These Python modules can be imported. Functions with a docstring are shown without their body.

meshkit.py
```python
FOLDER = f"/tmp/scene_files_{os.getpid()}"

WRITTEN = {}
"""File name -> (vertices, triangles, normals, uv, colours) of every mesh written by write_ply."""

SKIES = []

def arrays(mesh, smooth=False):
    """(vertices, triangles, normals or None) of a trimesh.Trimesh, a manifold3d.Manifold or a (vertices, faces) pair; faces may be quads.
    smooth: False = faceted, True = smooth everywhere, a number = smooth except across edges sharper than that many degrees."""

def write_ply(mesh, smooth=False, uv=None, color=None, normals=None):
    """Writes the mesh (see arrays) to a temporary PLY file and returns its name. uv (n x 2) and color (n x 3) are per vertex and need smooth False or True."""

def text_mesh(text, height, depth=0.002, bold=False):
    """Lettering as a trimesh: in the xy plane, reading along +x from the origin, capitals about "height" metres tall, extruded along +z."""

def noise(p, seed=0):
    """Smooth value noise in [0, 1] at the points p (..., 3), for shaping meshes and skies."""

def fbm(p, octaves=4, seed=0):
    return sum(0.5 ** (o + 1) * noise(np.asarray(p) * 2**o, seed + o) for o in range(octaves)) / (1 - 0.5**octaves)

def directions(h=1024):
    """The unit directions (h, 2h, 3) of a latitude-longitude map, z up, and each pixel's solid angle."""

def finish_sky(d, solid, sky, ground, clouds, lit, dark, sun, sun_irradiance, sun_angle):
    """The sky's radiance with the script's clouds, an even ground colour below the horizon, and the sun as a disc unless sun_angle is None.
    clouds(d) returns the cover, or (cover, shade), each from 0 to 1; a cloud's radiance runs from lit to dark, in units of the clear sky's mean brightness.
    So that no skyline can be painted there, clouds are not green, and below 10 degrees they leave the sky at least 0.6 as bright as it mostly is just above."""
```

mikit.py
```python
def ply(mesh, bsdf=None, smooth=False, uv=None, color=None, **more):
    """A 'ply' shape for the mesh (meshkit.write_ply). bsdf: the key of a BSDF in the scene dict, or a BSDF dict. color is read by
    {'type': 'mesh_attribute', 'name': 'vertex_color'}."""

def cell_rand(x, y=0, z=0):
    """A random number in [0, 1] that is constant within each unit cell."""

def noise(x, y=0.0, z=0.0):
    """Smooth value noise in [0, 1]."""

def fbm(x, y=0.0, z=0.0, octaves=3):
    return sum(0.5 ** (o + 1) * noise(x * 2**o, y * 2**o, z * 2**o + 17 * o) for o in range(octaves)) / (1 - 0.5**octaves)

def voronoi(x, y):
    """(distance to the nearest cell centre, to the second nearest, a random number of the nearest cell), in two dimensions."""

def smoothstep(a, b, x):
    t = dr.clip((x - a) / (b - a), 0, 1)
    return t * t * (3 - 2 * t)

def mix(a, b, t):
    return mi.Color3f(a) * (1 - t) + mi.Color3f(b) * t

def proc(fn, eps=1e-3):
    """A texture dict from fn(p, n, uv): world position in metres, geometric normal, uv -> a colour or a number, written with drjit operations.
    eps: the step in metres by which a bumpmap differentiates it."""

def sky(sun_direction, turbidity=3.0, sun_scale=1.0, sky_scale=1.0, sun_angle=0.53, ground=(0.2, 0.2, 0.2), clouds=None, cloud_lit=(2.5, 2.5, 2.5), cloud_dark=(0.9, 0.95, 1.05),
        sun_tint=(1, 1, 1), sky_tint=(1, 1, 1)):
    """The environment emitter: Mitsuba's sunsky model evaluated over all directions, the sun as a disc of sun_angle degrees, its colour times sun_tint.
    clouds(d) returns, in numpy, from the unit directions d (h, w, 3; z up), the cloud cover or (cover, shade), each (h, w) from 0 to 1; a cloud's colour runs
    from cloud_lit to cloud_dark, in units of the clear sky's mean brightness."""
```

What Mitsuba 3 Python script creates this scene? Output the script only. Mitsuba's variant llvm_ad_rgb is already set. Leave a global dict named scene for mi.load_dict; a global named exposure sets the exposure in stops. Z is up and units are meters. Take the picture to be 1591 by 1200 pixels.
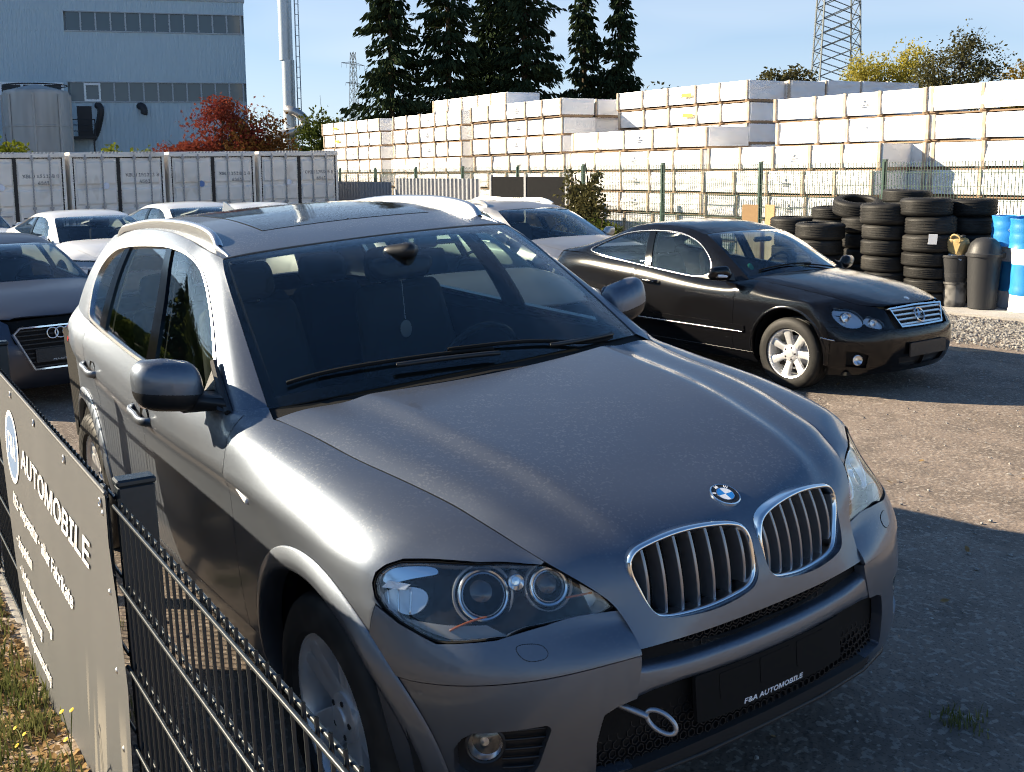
import math, numpy as np, trimesh, mitsuba as mi, drjit as dr, mikit, meshkit
import manifold3d as m3
import shapely, shapely.ops
from shapely.geometry import Polygon, LineString, Point, box as sbox
from scipy.interpolate import Akima1DInterpolator, RectBivariateSpline, CubicSpline, RBFInterpolator, splprep, splev
from scipy.ndimage import gaussian_filter1d
from scipy.spatial import cKDTree
T = mi.ScalarTransform4f
scene, labels = {}, {}

# ---------------------------------------------------------------- camera, light, exposure
CAM = np.array([2.5892, -2.0308, 1.8509])
FWD = np.array([-0.85263, 0.50352, -0.13962])
UPV = np.array([-0.11275, 0.08362, 0.99010])
scene['camera'] = dict(type='perspective', fov=52.87, fov_axis='x', near_clip=0.05, far_clip=6000.0,
    principal_point_offset_x=0.0672, principal_point_offset_y=0.0952,
    to_world=T().look_at(origin=CAM.tolist(), target=(CAM + FWD).tolist(), up=UPV.tolist()))
SUN = np.array([-1.10, -1.04, 0.68])
def cloud_cover(d):
    n = meshkit.fbm((d * np.array([2.2, 2.2, 7.0])).reshape(-1, 3), 4, seed=3).reshape(d.shape[:2])
    n = (n - n.min()) / (n.max() - n.min())
    haze = 0.6 * np.clip(1 - np.abs(d[..., 2]) * 3.2, 0, 1) ** 2
    return np.clip(haze + np.clip((n - 0.5) * 1.0, 0, 0.16) * np.clip(1.25 - d[..., 2] * 1.3, 0, 1), 0, 0.75)
scene['sky'] = mikit.sky(SUN.tolist(), turbidity=2.6, sky_scale=.84, sun_scale=2.0, sky_tint=(.80, 1.0, 1.22), clouds=cloud_cover, cloud_lit=(3.2, 3.3, 3.45), sun_tint=(.90, 1.0, 1.19))
exposure = 2.45
# ---------------------------------------------------------------- helpers
counts = {}
def key_for(base):
    k = base if base not in counts else '%s_%03d' % (base, counts[base])
    counts[base] = counts.get(base, 0) + 1
    return k
def tag(k, label=None, cat=None, group=None, kind=None):
    d = labels.setdefault(k, {})
    for a, b in (('label', label), ('category', cat), ('group', group), ('kind', kind)):
        if b: d[a] = b
    return k
def thing(name, label, cat, group=None):
    return tag(key_for(name), label, cat, group)
def put(key, mesh, mat, smooth=False, M=None, **kw):
    key = key_for(key)
    d = mikit.ply(mesh, mat, smooth=smooth, **kw)
    if M is not None: d['to_world'] = M
    scene[key] = d
    return key
def again(key, src, M):
    key = key_for(key)
    scene[key] = {**scene[src], 'to_world': M}
    return key
cat_ = lambda ms: trimesh.util.concatenate([m for m in ms if m is not None])
def TM(v, f): return trimesh.Trimesh(np.asarray(v, float), np.asarray(f, int), process=False)
def cube(x0, x1, y0, y1, z0, z1, bev=0.0):
    """A box; bev > 0 cuts its edges."""
    if bev <= 0:
        m = trimesh.creation.box((x1 - x0, y1 - y0, z1 - z0))
        m.apply_translation(((x0 + x1) / 2, (y0 + y1) / 2, (z0 + z1) / 2))
        return m
    b = min(bev, (x1 - x0) / 2.2, (y1 - y0) / 2.2, (z1 - z0) / 2.2)
    p = []
    for x, sx in ((x0, 1), (x1, -1)):
        for y, sy in ((y0, 1), (y1, -1)):
            for z, sz in ((z0, 1), (z1, -1)):
                p += [(x + sx * b, y + sy * b, z), (x + sx * b, y, z + sz * b), (x, y + sy * b, z + sz * b)]
    return trimesh.convex.convex_hull(np.array(p))
def hull(pts): return trimesh.convex.convex_hull(np.array(pts, float))
def moved(m, M):
    m = m.copy(); m.apply_transform(np.asarray(M)); return m
def frame(o, x, y, z):
    A = np.eye(4); A[:3, 0], A[:3, 1], A[:3, 2], A[:3, 3] = x, y, z, o; return A
def rot(ax, deg):
    return trimesh.transformations.rotation_matrix(math.radians(deg), ax)
def trans(x, y, z): return trimesh.transformations.translation_matrix((x, y, z))
def mirror_y(m):
    v = np.array(m.vertices); v[:, 1] *= -1
    return TM(v, np.array(m.faces)[:, ::-1])
def tube(pts, rad, sides=8, closed=False, caps=True):
    """A tube along a polyline; rad a number, one per point, or a closed 2D section (k,2)."""
    p = np.asarray(pts, float); n = len(p)
    if closed: t = np.roll(p, -1, 0) - np.roll(p, 1, 0)
    else: t = np.gradient(p, axis=0)
    t /= np.linalg.norm(t, axis=1, keepdims=True) + 1e-12
    a = np.array([0, 0, 1.0]) if abs(t[0, 2]) < 0.9 else np.array([1.0, 0, 0])
    A = np.zeros_like(p)
    for i in range(n):
        a = a - t[i] * (a @ t[i]); a /= np.linalg.norm(a) + 1e-12; A[i] = a
    B = np.cross(t, A)
    rad = np.asarray(rad, float)
    if rad.ndim == 2: sec = np.broadcast_to(rad, (n,) + rad.shape); sides = rad.shape[0]
    else:
        g = np.arange(sides) * 2 * np.pi / sides
        sec = np.broadcast_to(rad, (n,))[:, None, None] * np.stack([np.cos(g), np.sin(g)], 1)[None]
    v = (p[:, None] + sec[..., :1] * A[:, None] + sec[..., 1:] * B[:, None]).reshape(-1, 3)
    f = []
    m = n if closed else n - 1
    i, j = np.meshgrid(np.arange(m), np.arange(sides), indexing='ij')
    q = np.stack([i * sides + j, i * sides + (j + 1) % sides, ((i + 1) % n) * sides + (j + 1) % sides, ((i + 1) % n) * sides + j], -1).reshape(-1, 4)
    f = np.vstack([q[:, [0, 1, 2]], q[:, [0, 2, 3]]])
    if caps and not closed:
        c = [(0, k + 1, k) for k in range(1, sides - 1)] + [((n - 1) * sides, (n - 1) * sides + k, (n - 1) * sides + k + 1) for k in range(1, sides - 1)]
        f = np.vstack([f, c])
    return TM(v, f)
def lathe(prof, n=32, axis='z'):
    """Revolves (r, h) points; axis z or y."""
    p = np.asarray(prof, float); g = np.arange(n) * 2 * np.pi / n
    v = np.stack([p[:, None, 0] * np.cos(g), p[:, None, 0] * np.sin(g), np.broadcast_to(p[:, None, 1], (len(p), n))], -1).reshape(-1, 3)
    i, j = np.meshgrid(np.arange(len(p) - 1), np.arange(n), indexing='ij')
    q = np.stack([i * n + j, i * n + (j + 1) % n, (i + 1) * n + (j + 1) % n, (i + 1) * n + j], -1).reshape(-1, 4)
    m = TM(v, np.vstack([q[:, [0, 1, 2]], q[:, [0, 2, 3]]]))
    if axis == 'y': m.apply_transform(rot((1, 0, 0), -90))
    return m
def spl(pts, n=60, closed=False, k=3):
    """Smooth curve through points."""
    p = np.asarray(pts, float)
    if closed: p = np.vstack([p, p[:1]])
    tck, _ = splprep(p.T, s=0, k=min(k, len(p) - 1), per=closed)
    return np.array(splev(np.linspace(0, 1, n, endpoint=not closed), tck)).T
def prism(poly, h0, h1):
    """Shapely polygon in xy extruded from z=h0 to h1."""
    gs = poly.geoms if hasattr(poly, 'geoms') else [poly]
    out = []
    for g in gs:
        m = trimesh.creation.extrude_polygon(g, h1 - h0, engine='earcut'); m.apply_translation((0, 0, h0)); out.append(m)
    return cat_(out)
def rounded(w, h, r, n=6):
    return sbox(-w / 2 + r, -h / 2 + r, w / 2 - r, h / 2 - r).buffer(r, quad_segs=n)
def sheet(G, flip=False, uvs=False):
    """Grid of points (a, b, 3) as a mesh."""
    a, b = G.shape[:2]
    i, j = np.meshgrid(np.arange(a - 1), np.arange(b - 1), indexing='ij')
    q = np.stack([i * b + j, (i + 1) * b + j, (i + 1) * b + j + 1, i * b + j + 1], -1).reshape(-1, 4)
    if flip: q = q[:, ::-1]
    return TM(G.reshape(-1, 3), np.vstack([q[:, [0, 1, 2]], q[:, [0, 2, 3]]]))
def blob(parts, length=0.02, it=8):
    """Union of hulls of spheres, refined and smoothed: parts = [[(x,y,z,r),...],...]"""
    M = None
    for ch in parts:
        ms = [m3.Manifold.sphere(r, 16).translate((x, y, z)) for x, y, z, r in ch]
        h = m3.Manifold.batch_hull(ms)
        M = h if M is None else M + h
    M = M.refine_to_length(length)
    mm = M.to_mesh(); m = trimesh.Trimesh(mm.vert_properties[:, :3], mm.tri_verts)
    if it: trimesh.smoothing.filter_taubin(m, iterations=it)
    return m

def chaikin(p, n=3):
    p = np.asarray(p, float)
    for _ in range(n): q = np.roll(p, -1, 0); p = np.stack([.75 * p + .25 * q, .25 * p + .75 * q], 1).reshape(-1, p.shape[1])
    return p
class Patch:
    """A smooth surface through a net of points (rows, columns, 3), addressed in metres (t along the columns, s along the rows)."""
    def __init__(self, net, NT=360, NS=140, sm=0.0, sms=0.0, tref=None, sref=None):
        net = np.asarray(net, float); K, N = net.shape[:2]
        rt = net[K // 2 if tref is None else tref]; Tn = np.r_[0, np.cumsum(np.linalg.norm(np.diff(rt, axis=0), axis=1))]
        cs = net[:, N // 2 if sref is None else sref]; Sn = np.r_[0, np.cumsum(np.linalg.norm(np.diff(cs, axis=0), axis=1))]
        self.T, self.S = Tn[-1], Sn[-1]
        t = np.linspace(0, Tn[-1], NT); s = np.linspace(0, Sn[-1], NS)
        mk = lambda x, y, z, ax: Akima1DInterpolator(x, y, axis=ax, method='makima')(z) if len(x) > 2 else CubicSpline(x, y, axis=ax)(z)
        D = mk(Tn, net, t, 1)
        if sm > 0:
            D2 = gaussian_filter1d(D, sm / (Tn[-1] / NT), axis=1, mode='nearest'); w = np.clip(np.minimum(t, Tn[-1] - t) / (2.5 * sm), 0, 1)[None, :, None]; D = D + (D2 - D) * w
        D = mk(Sn, D, s, 0)
        if sms > 0:
            D2 = gaussian_filter1d(D, sms / (Sn[-1] / NS), axis=0, mode='nearest'); w = np.clip(np.minimum(s, Sn[-1] - s) / (2.5 * sms), 0, 1)[:, None, None]; D = D + (D2 - D) * w
        self.t, self.s, self.D = t, s, D
        self.sp = [RectBivariateSpline(s, t, D[..., k], kx=3, ky=3) for k in range(3)]
        self.tree = {}
    def ev(self, t, s): return np.stack([p.ev(s, t) for p in self.sp], -1)
    def nrm(self, t, s):
        a = np.stack([p.ev(s, t, dy=1) for p in self.sp], -1); b = np.stack([p.ev(s, t, dx=1) for p in self.sp], -1)
        n = np.cross(a, b); return n / (np.linalg.norm(n, axis=-1, keepdims=True) + 1e-12)
    def find(self, P, ax=(0, 1, 2), sub=None):
        """(t, s) of the surface points nearest to P, measured in the axes ax, among nodes where sub(D) holds."""
        P = np.atleast_2d(np.asarray(P, float)); kk = (ax, id(sub))
        if kk not in self.tree:
            D = self.D.reshape(-1, 3); ok = np.ones(len(D), bool) if sub is None else sub(D)
            ii = np.flatnonzero(ok); self.tree[kk] = (cKDTree(D[ii][:, ax]), ii)
        tr, ii = self.tree[kk]
        _, j = tr.query(P[:, ax] if P.shape[1] == 3 else P)
        j = ii[j]; s = self.s[j // len(self.t)].copy(); t = self.t[j % len(self.t)].copy()
        Q = P[:, ax] if P.shape[1] == 3 else P
        for _ in range(4):
            e = self.ev(t, s)[:, ax] - Q
            a = np.stack([p.ev(s, t, dy=1) for p in self.sp], -1)[:, ax]; b = np.stack([p.ev(s, t, dx=1) for p in self.sp], -1)[:, ax]
            A = (a * a).sum(1) + 1e-6; B = (a * b).sum(1); C = (b * b).sum(1) + 1e-6; u = -(a * e).sum(1); v = -(b * e).sum(1); det = A * C - B * B + 1e-12
            t = np.clip(t + np.clip((u * C - v * B) / det, -.03, .03), 0, self.T); s = np.clip(s + np.clip((A * v - B * u) / det, -.03, .03), 0, self.S)
        return np.stack([t, s], 1)
    def poly(self, P, ax=(0, 1, 2), sub=None): return Polygon(self.find(P, ax, sub)).buffer(0)

def clip_grid(poly, du, dv):
    """Triangulates a polygon as grid cells clipped to it: (points (n,2), triangles)."""
    x0, y0, x1, y1 = poly.bounds
    gx = np.arange(math.floor(x0 / du), math.ceil(x1 / du) + 1) * du; gy = np.arange(math.floor(y0 / dv), math.ceil(y1 / dv) + 1) * dv
    X, Y = np.meshgrid(gx[:-1], gy[:-1], indexing='ij'); X, Y = X.ravel(), Y.ravel()
    B = shapely.box(X, Y, X + du, Y + dv); shapely.prepare(poly)
    ins = shapely.contains_properly(poly, B); hit = shapely.intersects(poly, B) & ~ins
    P, F = [], []
    for x, y in zip(X[ins], Y[ins]):
        k = len(P); P += [(x, y), (x + du, y), (x + du, y + dv), (x, y + dv)]; F += [(k, k + 1, k + 2), (k, k + 2, k + 3)]
    for g in shapely.intersection(B[hit], poly):
        for q in (g.geoms if hasattr(g, 'geoms') else [g]):
            if q.geom_type != 'Polygon' or q.area < 1e-9: continue
            v, f = trimesh.creation.triangulate_polygon(q, engine='earcut')
            k = len(P); P += [tuple(a) for a in v[:, :2]]
            for a in f:
                A = v[a, :2]; c = (A[1, 0] - A[0, 0]) * (A[2, 1] - A[0, 1]) - (A[2, 0] - A[0, 0]) * (A[1, 1] - A[0, 1])
                F.append(tuple(a + k) if c > 0 else (a[0] + k, a[2] + k, a[1] + k))
    P = np.array(P); key = np.round(P * 2e5).astype(np.int64)
    _, idx, inv = np.unique(key, axis=0, return_index=True, return_inverse=True)
    F = inv.ravel()[np.array(F)]; F = F[(F[:, 0] != F[:, 1]) & (F[:, 1] != F[:, 2]) & (F[:, 0] != F[:, 2])]
    return P[idx], F
def panel(patch, poly, du=0.03, gap=0.0018, thick=0.012, out=(0, 0, 0), lift=0.0, lip=0.0, flip=None):
    """A sheet-metal panel: the polygon of the patch, its edges turned inwards; 'lift' sets it proud."""
    poly = poly.buffer(-gap, join_style='mitre') if gap else poly
    if hasattr(poly, 'geoms'): poly = max(poly.geoms, key=lambda g: g.area)
    poly = poly.simplify(0.0004)
    P, F = clip_grid(poly, du, du)
    v = patch.ev(P[:, 0], P[:, 1]); n = patch.nrm(P[:, 0], P[:, 1])
    if flip is None: flip = np.sum((v.mean(0) - np.asarray(out)) * n.mean(0)) < 0
    if flip: n = -n; F = F[:, ::-1]
    v = v + n * lift
    V, FF = [v], [F]
    if thick:
        E = np.vstack([F[:, [0, 1]], F[:, [1, 2]], F[:, [2, 0]]]); Es = np.sort(E, 1)
        _, inv, cnt = np.unique(Es, axis=0, return_inverse=True, return_counts=True); E = E[cnt[inv.ravel()] == 1]
        k = len(v); m = len(E)
        V += [v[E[:, 0]], v[E[:, 1]], v[E[:, 0]] - n[E[:, 0]] * thick, v[E[:, 1]] - n[E[:, 1]] * thick]
        a = np.arange(m) + k
        FF += [np.stack([a + m, a, a + 2 * m], 1), np.stack([a + m, a + 2 * m, a + 3 * m], 1)]
    return TM(np.vstack(V), np.vstack(FF))
def offset_curve(patch, ts, lift): return patch.ev(ts[:, 0], ts[:, 1]) + lift * patch.nrm(ts[:, 0], ts[:, 1])
# ---------------------------------------------------------------- materials
def mat(key, d): scene[key] = d; return key
def two(d): return {'type': 'twosided', 'bsdf': d}
def rgb(*c): return {'type': 'rgb', 'value': list(c)}
def prin(key, col, rough=0.5, metal=0.0, spec=0.5, **kw):
    c = col if isinstance(col, dict) else rgb(*col)
    r = rough
    return mat(key, two({'type': 'principled', 'base_color': c, 'roughness': r, 'metallic': metal, 'specular': spec, **kw}))
P3 = mikit.proc; nz = mikit.noise; fb = mikit.fbm; sst = mikit.smoothstep; mixc = mikit.mix
def dusty(base, dust, amt, speck=.1):
    def fn(p, n, uv):
        up = sst(0.35, 0.95, dr.abs(n.z))
        a = fb(p.x * 3, p.y * 3, p.z * 3, 4) * 0.8 + 0.2 * nz(p.x * 160, p.y * 160, p.z * 160)
        sp = sst(0.58, 0.80, nz(p.x * 190, p.y * 190, p.z * 190)) * (.35 + sst(0.40, 0.62, fb(p.x * 5, p.y * 5, p.z * 5, 3)))
        return mixc(base, dust, dr.clip(up * (amt * a + speck * sp), 0, 1))
    return fn
def drough(r0, r1):
    def fn(p, n, uv):
        up = sst(0.35, 0.95, dr.abs(n.z))
        return r0 + (r1 - r0) * up * fb(p.x * 4, p.y * 4, p.z * 4, 3)
    return fn
def coated(key, base, rough, coat, metal=1.0, alpha=.02, dark=(.012, .012, .014)):
    """Metal flake under a smooth lacquer."""
    c = base if isinstance(base, dict) else rgb(*base)
    return mat(key, two({'type': 'blendbsdf', 'weight': coat, 'a': {'type': 'principled', 'base_color': c, 'roughness': rough, 'metallic': metal, 'specular': .5}, 'b': {'type': 'roughplastic', 'distribution': 'ggx', 'alpha': alpha, 'int_ior': 1.55, 'diffuse_reflectance': rgb(*dark)}}))
coated('grey_paint', P3(dusty((.37, .43, .53), (.74, .77, .82), .08, .34)), P3(drough(.48, .53)), .62, alpha=.012)
mat('black_paint', two({'type': 'roughplastic', 'distribution': 'ggx', 'alpha': .018, 'int_ior': 1.46, 'diffuse_reflectance': P3(dusty((.005, .005, .006), (.05, .05, .05), .015, .04))}))
coated('silver_paint', (.74, .74, .74), .5, .3)
mat('white_paint', two({'type': 'roughplastic', 'distribution': 'ggx', 'alpha': .03, 'int_ior': 1.5, 'diffuse_reflectance': rgb(.72, .73, .74)}))
coated('blue_grey_paint', (.13, .15, .20), .5, .45, alpha=.03)
prin('chrome', (.86, .87, .88), .06, metal=1.0)
prin('satin_alu', (.80, .80, .79), .30, metal=.95)
prin('rim_silver', (.80, .80, .80), .34, metal=.6, clearcoat=.6)
mat('gloss_black', two({'type': 'roughplastic', 'alpha': .02, 'int_ior': 1.45, 'diffuse_reflectance': rgb(.004, .004, .005)}))
prin('rim_grey', (.60, .60, .61), .34, metal=.6, clearcoat=.6)
prin('black_plastic', (.012, .012, .013), .42)
prin('matt_black', (.008, .008, .008), .75, spec=.2)
prin('dark_trim', (.02, .02, .021), .55)
prin('interior_dark', (.014, .0135, .013), .8, spec=.2)
prin('interior_grey', (.05, .05, .05), .7, spec=.3)
def rubber_fn(p, n, uv):
    a = fb(p.x * 9, p.y * 9, p.z * 9, 3); b = nz(p.x * 1.7, p.y * 1.7, p.z * 4.3)
    return mixc((.010, .010, .010), (.038, .036, .033), dr.clip(sst(.45, .8, a) * .5 + sst(.5, .9, b) * .45, 0, 1))
prin('rubber', P3(rubber_fn), .62, spec=.35)
mat('glass_clear', {'type': 'thindielectric', 'int_ior': 1.42, 'specular_transmittance': rgb(.60, .67, .65)})
mat('glass_tint', {'type': 'thindielectric', 'specular_transmittance': rgb(.50, .56, .54)})
mat('glass_dark', {'type': 'thindielectric', 'specular_transmittance': rgb(.22, .24, .24)})
mat('lens_clear', {'type': 'thindielectric', 'specular_transmittance': rgb(.93, .95, .96)})
prin('lamp_mirror', (.80, .82, .85), .12, metal=1.0)
prin('lamp_grey', (.42, .42, .42), .28, metal=.6)
prin('lamp_pale', (.62, .66, .70), .22, metal=.6)
prin('lamp_glass', (.03, .035, .045), .03, spec=.8, clearcoat=1.0)
prin('amber', (.40, .10, .02), .3)
prin('red_lens', (.45, .012, .012), .15, clearcoat=1.0)
prin('badge_blue', (.02, .22, .62), .25, clearcoat=1.0)
prin('badge_white', (.85, .86, .88), .25, clearcoat=1.0)
prin('letter_white', (.80, .80, .80), .5)
prin('letter_grey', (.45, .46, .48), .5)
# ---------------------------------------------------------------- ground, verge, kerb
rng = np.random.default_rng(7)
GP = np.array([(.10, -.82, -.048), (.10, .82, .053), (-2.9, -.82, -.132), (-2.9, .82, -.031), (-3.6, 5.2, -.125), (-3.6, 6.6, -.118), (-6.3, 5.0, -.128), (-6.3, 6.6, -.125), (-7.6, -1.3, -.20), (-7.6, .3, -.20), (-10.5, 0, -.20), (-12, 1.5, -.19), (-14, 3, -.14), (-8.0, 6.2, -.13), (-11, 6, -.14), (-3.6, 3.3, -.13), (-6, 3.2, -.14), (-5.5, 10.8, -.17), (-8, 11, -.17), (-2, 9, -.15), (-25, 2, -.2), (-25, 12, -.2), (0, -1.45, -.03), (2, -1.4, .0), (-2.5, -1.45, -.10), (1.2, 0, .02), (2.5, 1, .0), (2, 4, -.05), (-1, 3, -.06), (4, -1, .02), (-1, 6, -.12), (6, 6, -.08), (-16, -1.4, -.2), (3, 12, -.12)])
rbf = RBFInterpolator(GP[:, :2], GP[:, 2], smoothing=.02, kernel='thin_plate_spline')
def ground_z(x, y):
    p = np.stack([np.asarray(x, float), np.asarray(y, float)], -1); sh = p.shape[:-1]; q = p.reshape(-1, 2)
    qc = np.clip(q, (-24, -1.5), (4, 12)); d = np.linalg.norm(q - qc, axis=1)
    z = np.clip(rbf(qc), -.24, .08); w = np.exp(-d / 8)
    return (z * w + (-.2) * (1 - w)).reshape(sh)
def axis_pts(lo, hi, st, far):
    a = np.arange(lo, hi + st / 2, st); g = [st]; out = []
    while sum(g) < far: g.append(g[-1] * 1.25)
    c = np.cumsum(g); return np.r_[(lo - c)[::-1], a, hi + c]
ax_ = axis_pts(-14, 4, .10, 4000); ay_ = np.r_[np.arange(-1.49, 12, .10), 12 + np.cumsum(.1 * 1.25 ** np.arange(1, 42))]
ay_ = np.r_[-1.49 - np.cumsum(.3 * 1.35 ** np.arange(0, 29))[::-1], ay_]
GX, GY = np.meshgrid(ax_, ay_, indexing='ij'); GZ = ground_z(GX, GY)
nf = meshkit.fbm(np.stack([GX.ravel() * 1.3, GY.ravel() * 1.3, 0 * GX.ravel()], 1), 3, seed=2).reshape(GX.shape); nf2 = meshkit.fbm(np.stack([GX.ravel() * 6, GY.ravel() * 6, 0 * GX.ravel()], 1), 2, seed=5).reshape(GX.shape)
near = (np.abs(GX + 5) < 9.5) & (GY > -1.5) & (GY < 12.3)
GZ = GZ + np.where(near, .014 * (nf - .5) + .005 * (nf2 - .5), 0) - np.where((GY < -1.45), np.clip((-1.45 - GY) * .8, 0, .25), 0)
def ground_col(p, n, uv):
    a = fb(p.x * .55, p.y * .55, 0, 4); b = fb(p.x * 5, p.y * 5, 3, 3); g = nz(p.x * 62, p.y * 62, 1); h = nz(p.x * 150, p.y * 150, 5)
    base = mixc((.150, .121, .101), (.205, .166, .138), sst(.3, .7, a))
    base = mixc(base, (.115, .095, .08), sst(.52, .72, b) * .55)
    tr = fb(p.x * .28 + p.y * .05, p.y * 2.4, 9, 3); base = mixc(base, (.12, .10, .085), sst(.50, .68, tr) * .38)
    sp = sst(.62, .70, fb(p.x * 1.6, p.y * 1.6, 4, 3)); base = mixc(base, (.10, .085, .075), sp * .4)
    st = sst(.66, .80, g); base = mixc(base, (.34, .30, .26), st * .55)
    dk = sst(.68, .80, h); base = mixc(base, (.075, .065, .055), dk * .5)
    v = sst(-14, -20, p.x)
    return mixc(base, (.15, .135, .12), v)
def ground_h(p, n, uv): return nz(p.x * 45, p.y * 45, 2) * .0032 + nz(p.x * 100, p.y * 100, 4) * .0018 + fb(p.x * 7, p.y * 7, 1, 2) * .005
mat('ground_mat', two({'type': 'bumpmap', 'arbitrary': P3(ground_h, .004), 'scale': 1.0, 'bsdf': {'type': 'principled', 'base_color': P3(ground_col), 'roughness': .92, 'specular': .25}}))
put('yard_ground', sheet(np.stack([GX, GY, GZ], -1)), 'ground_mat', True); tag('yard_ground', 'brown gritty yard of packed gravel and earth', kind='structure')
# verge and pavement outside the fence
def verge_z(x, y): return np.interp(x, [-6, -1.6, -1.38, -.81, -.43, 0, 1, 2.6, 9], [.0, .012, .02, .078, .135, .17, .19, .20, .20]) + .03 * np.clip(-1.6 - y, 0, 1)
vx, vy = np.meshgrid(np.r_[-60, -40, -25, np.arange(-14, 4, .05), 6, 10, 30], np.r_[-60., -20, -9, -6, -4.2, np.arange(-3.4, -1.499, .05)], indexing='ij')
vz = verge_z(vx, vy) + np.where((vy > -3.5) & (np.abs(vx + 4) < 9), .05 * (meshkit.fbm(np.stack([vx.ravel() * 4, vy.ravel() * 4, 0 * vx.ravel()], 1), 3, seed=9).reshape(vx.shape) - .5), 0)
def verge_col(p, n, uv):
    a = fb(p.x * 3, p.y * 3, 0, 3); b = nz(p.x * 40, p.y * 40, 1); c = nz(p.x * 120, p.y * 120, 1)
    s = mixc((.20, .15, .11), (.30, .235, .175), a); s = mixc(s, (.09, .075, .05), sst(.6, .8, b) * .6); s = mixc(s, (.42, .36, .30), sst(.72, .85, c) * .6)
    road = sst(-4.1, -4.4, p.y); return mixc(s, (.20, .20, .20), road)
mat('verge_mat', two({'type': 'bumpmap', 'arbitrary': P3(lambda p, n, uv: nz(p.x * 55, p.y * 55, 2) * .008 + nz(p.x * 140, p.y * 140, 2) * .003, .003), 'scale': 1.0, 'bsdf': {'type': 'principled', 'base_color': P3(verge_col), 'roughness': .95, 'specular': .2}}))
put('verge', sheet(np.stack([vx, vy, vz], -1)), 'verge_mat', True); tag('verge', 'weedy earth verge outside the fence', kind='structure')
kx = np.arange(-14, 6, .25); kt = verge_z(kx, -1.5) + .008
kb = np.stack([np.stack([kx, 0 * kx + y, z], 1) for y, z in ((-1.515, kt - .5), (-1.515, kt - .004), (-1.508, kt), (-1.455, kt), (-1.45, kt - .006), (-1.45, kt - .5))])
def conc_col(p, n, uv): return mixc((.30, .285, .265), (.42, .40, .37), fb(p.x * 6, p.y * 6, p.z * 6, 4)) * (.8 + .3 * nz(p.x * 80, p.y * 80, p.z * 80))
prin('concrete', P3(conc_col), .9, spec=.2)
put('kerb', sheet(kb), 'concrete', 40); tag('kerb', 'concrete edging under the front fence', kind='structure')
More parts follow.
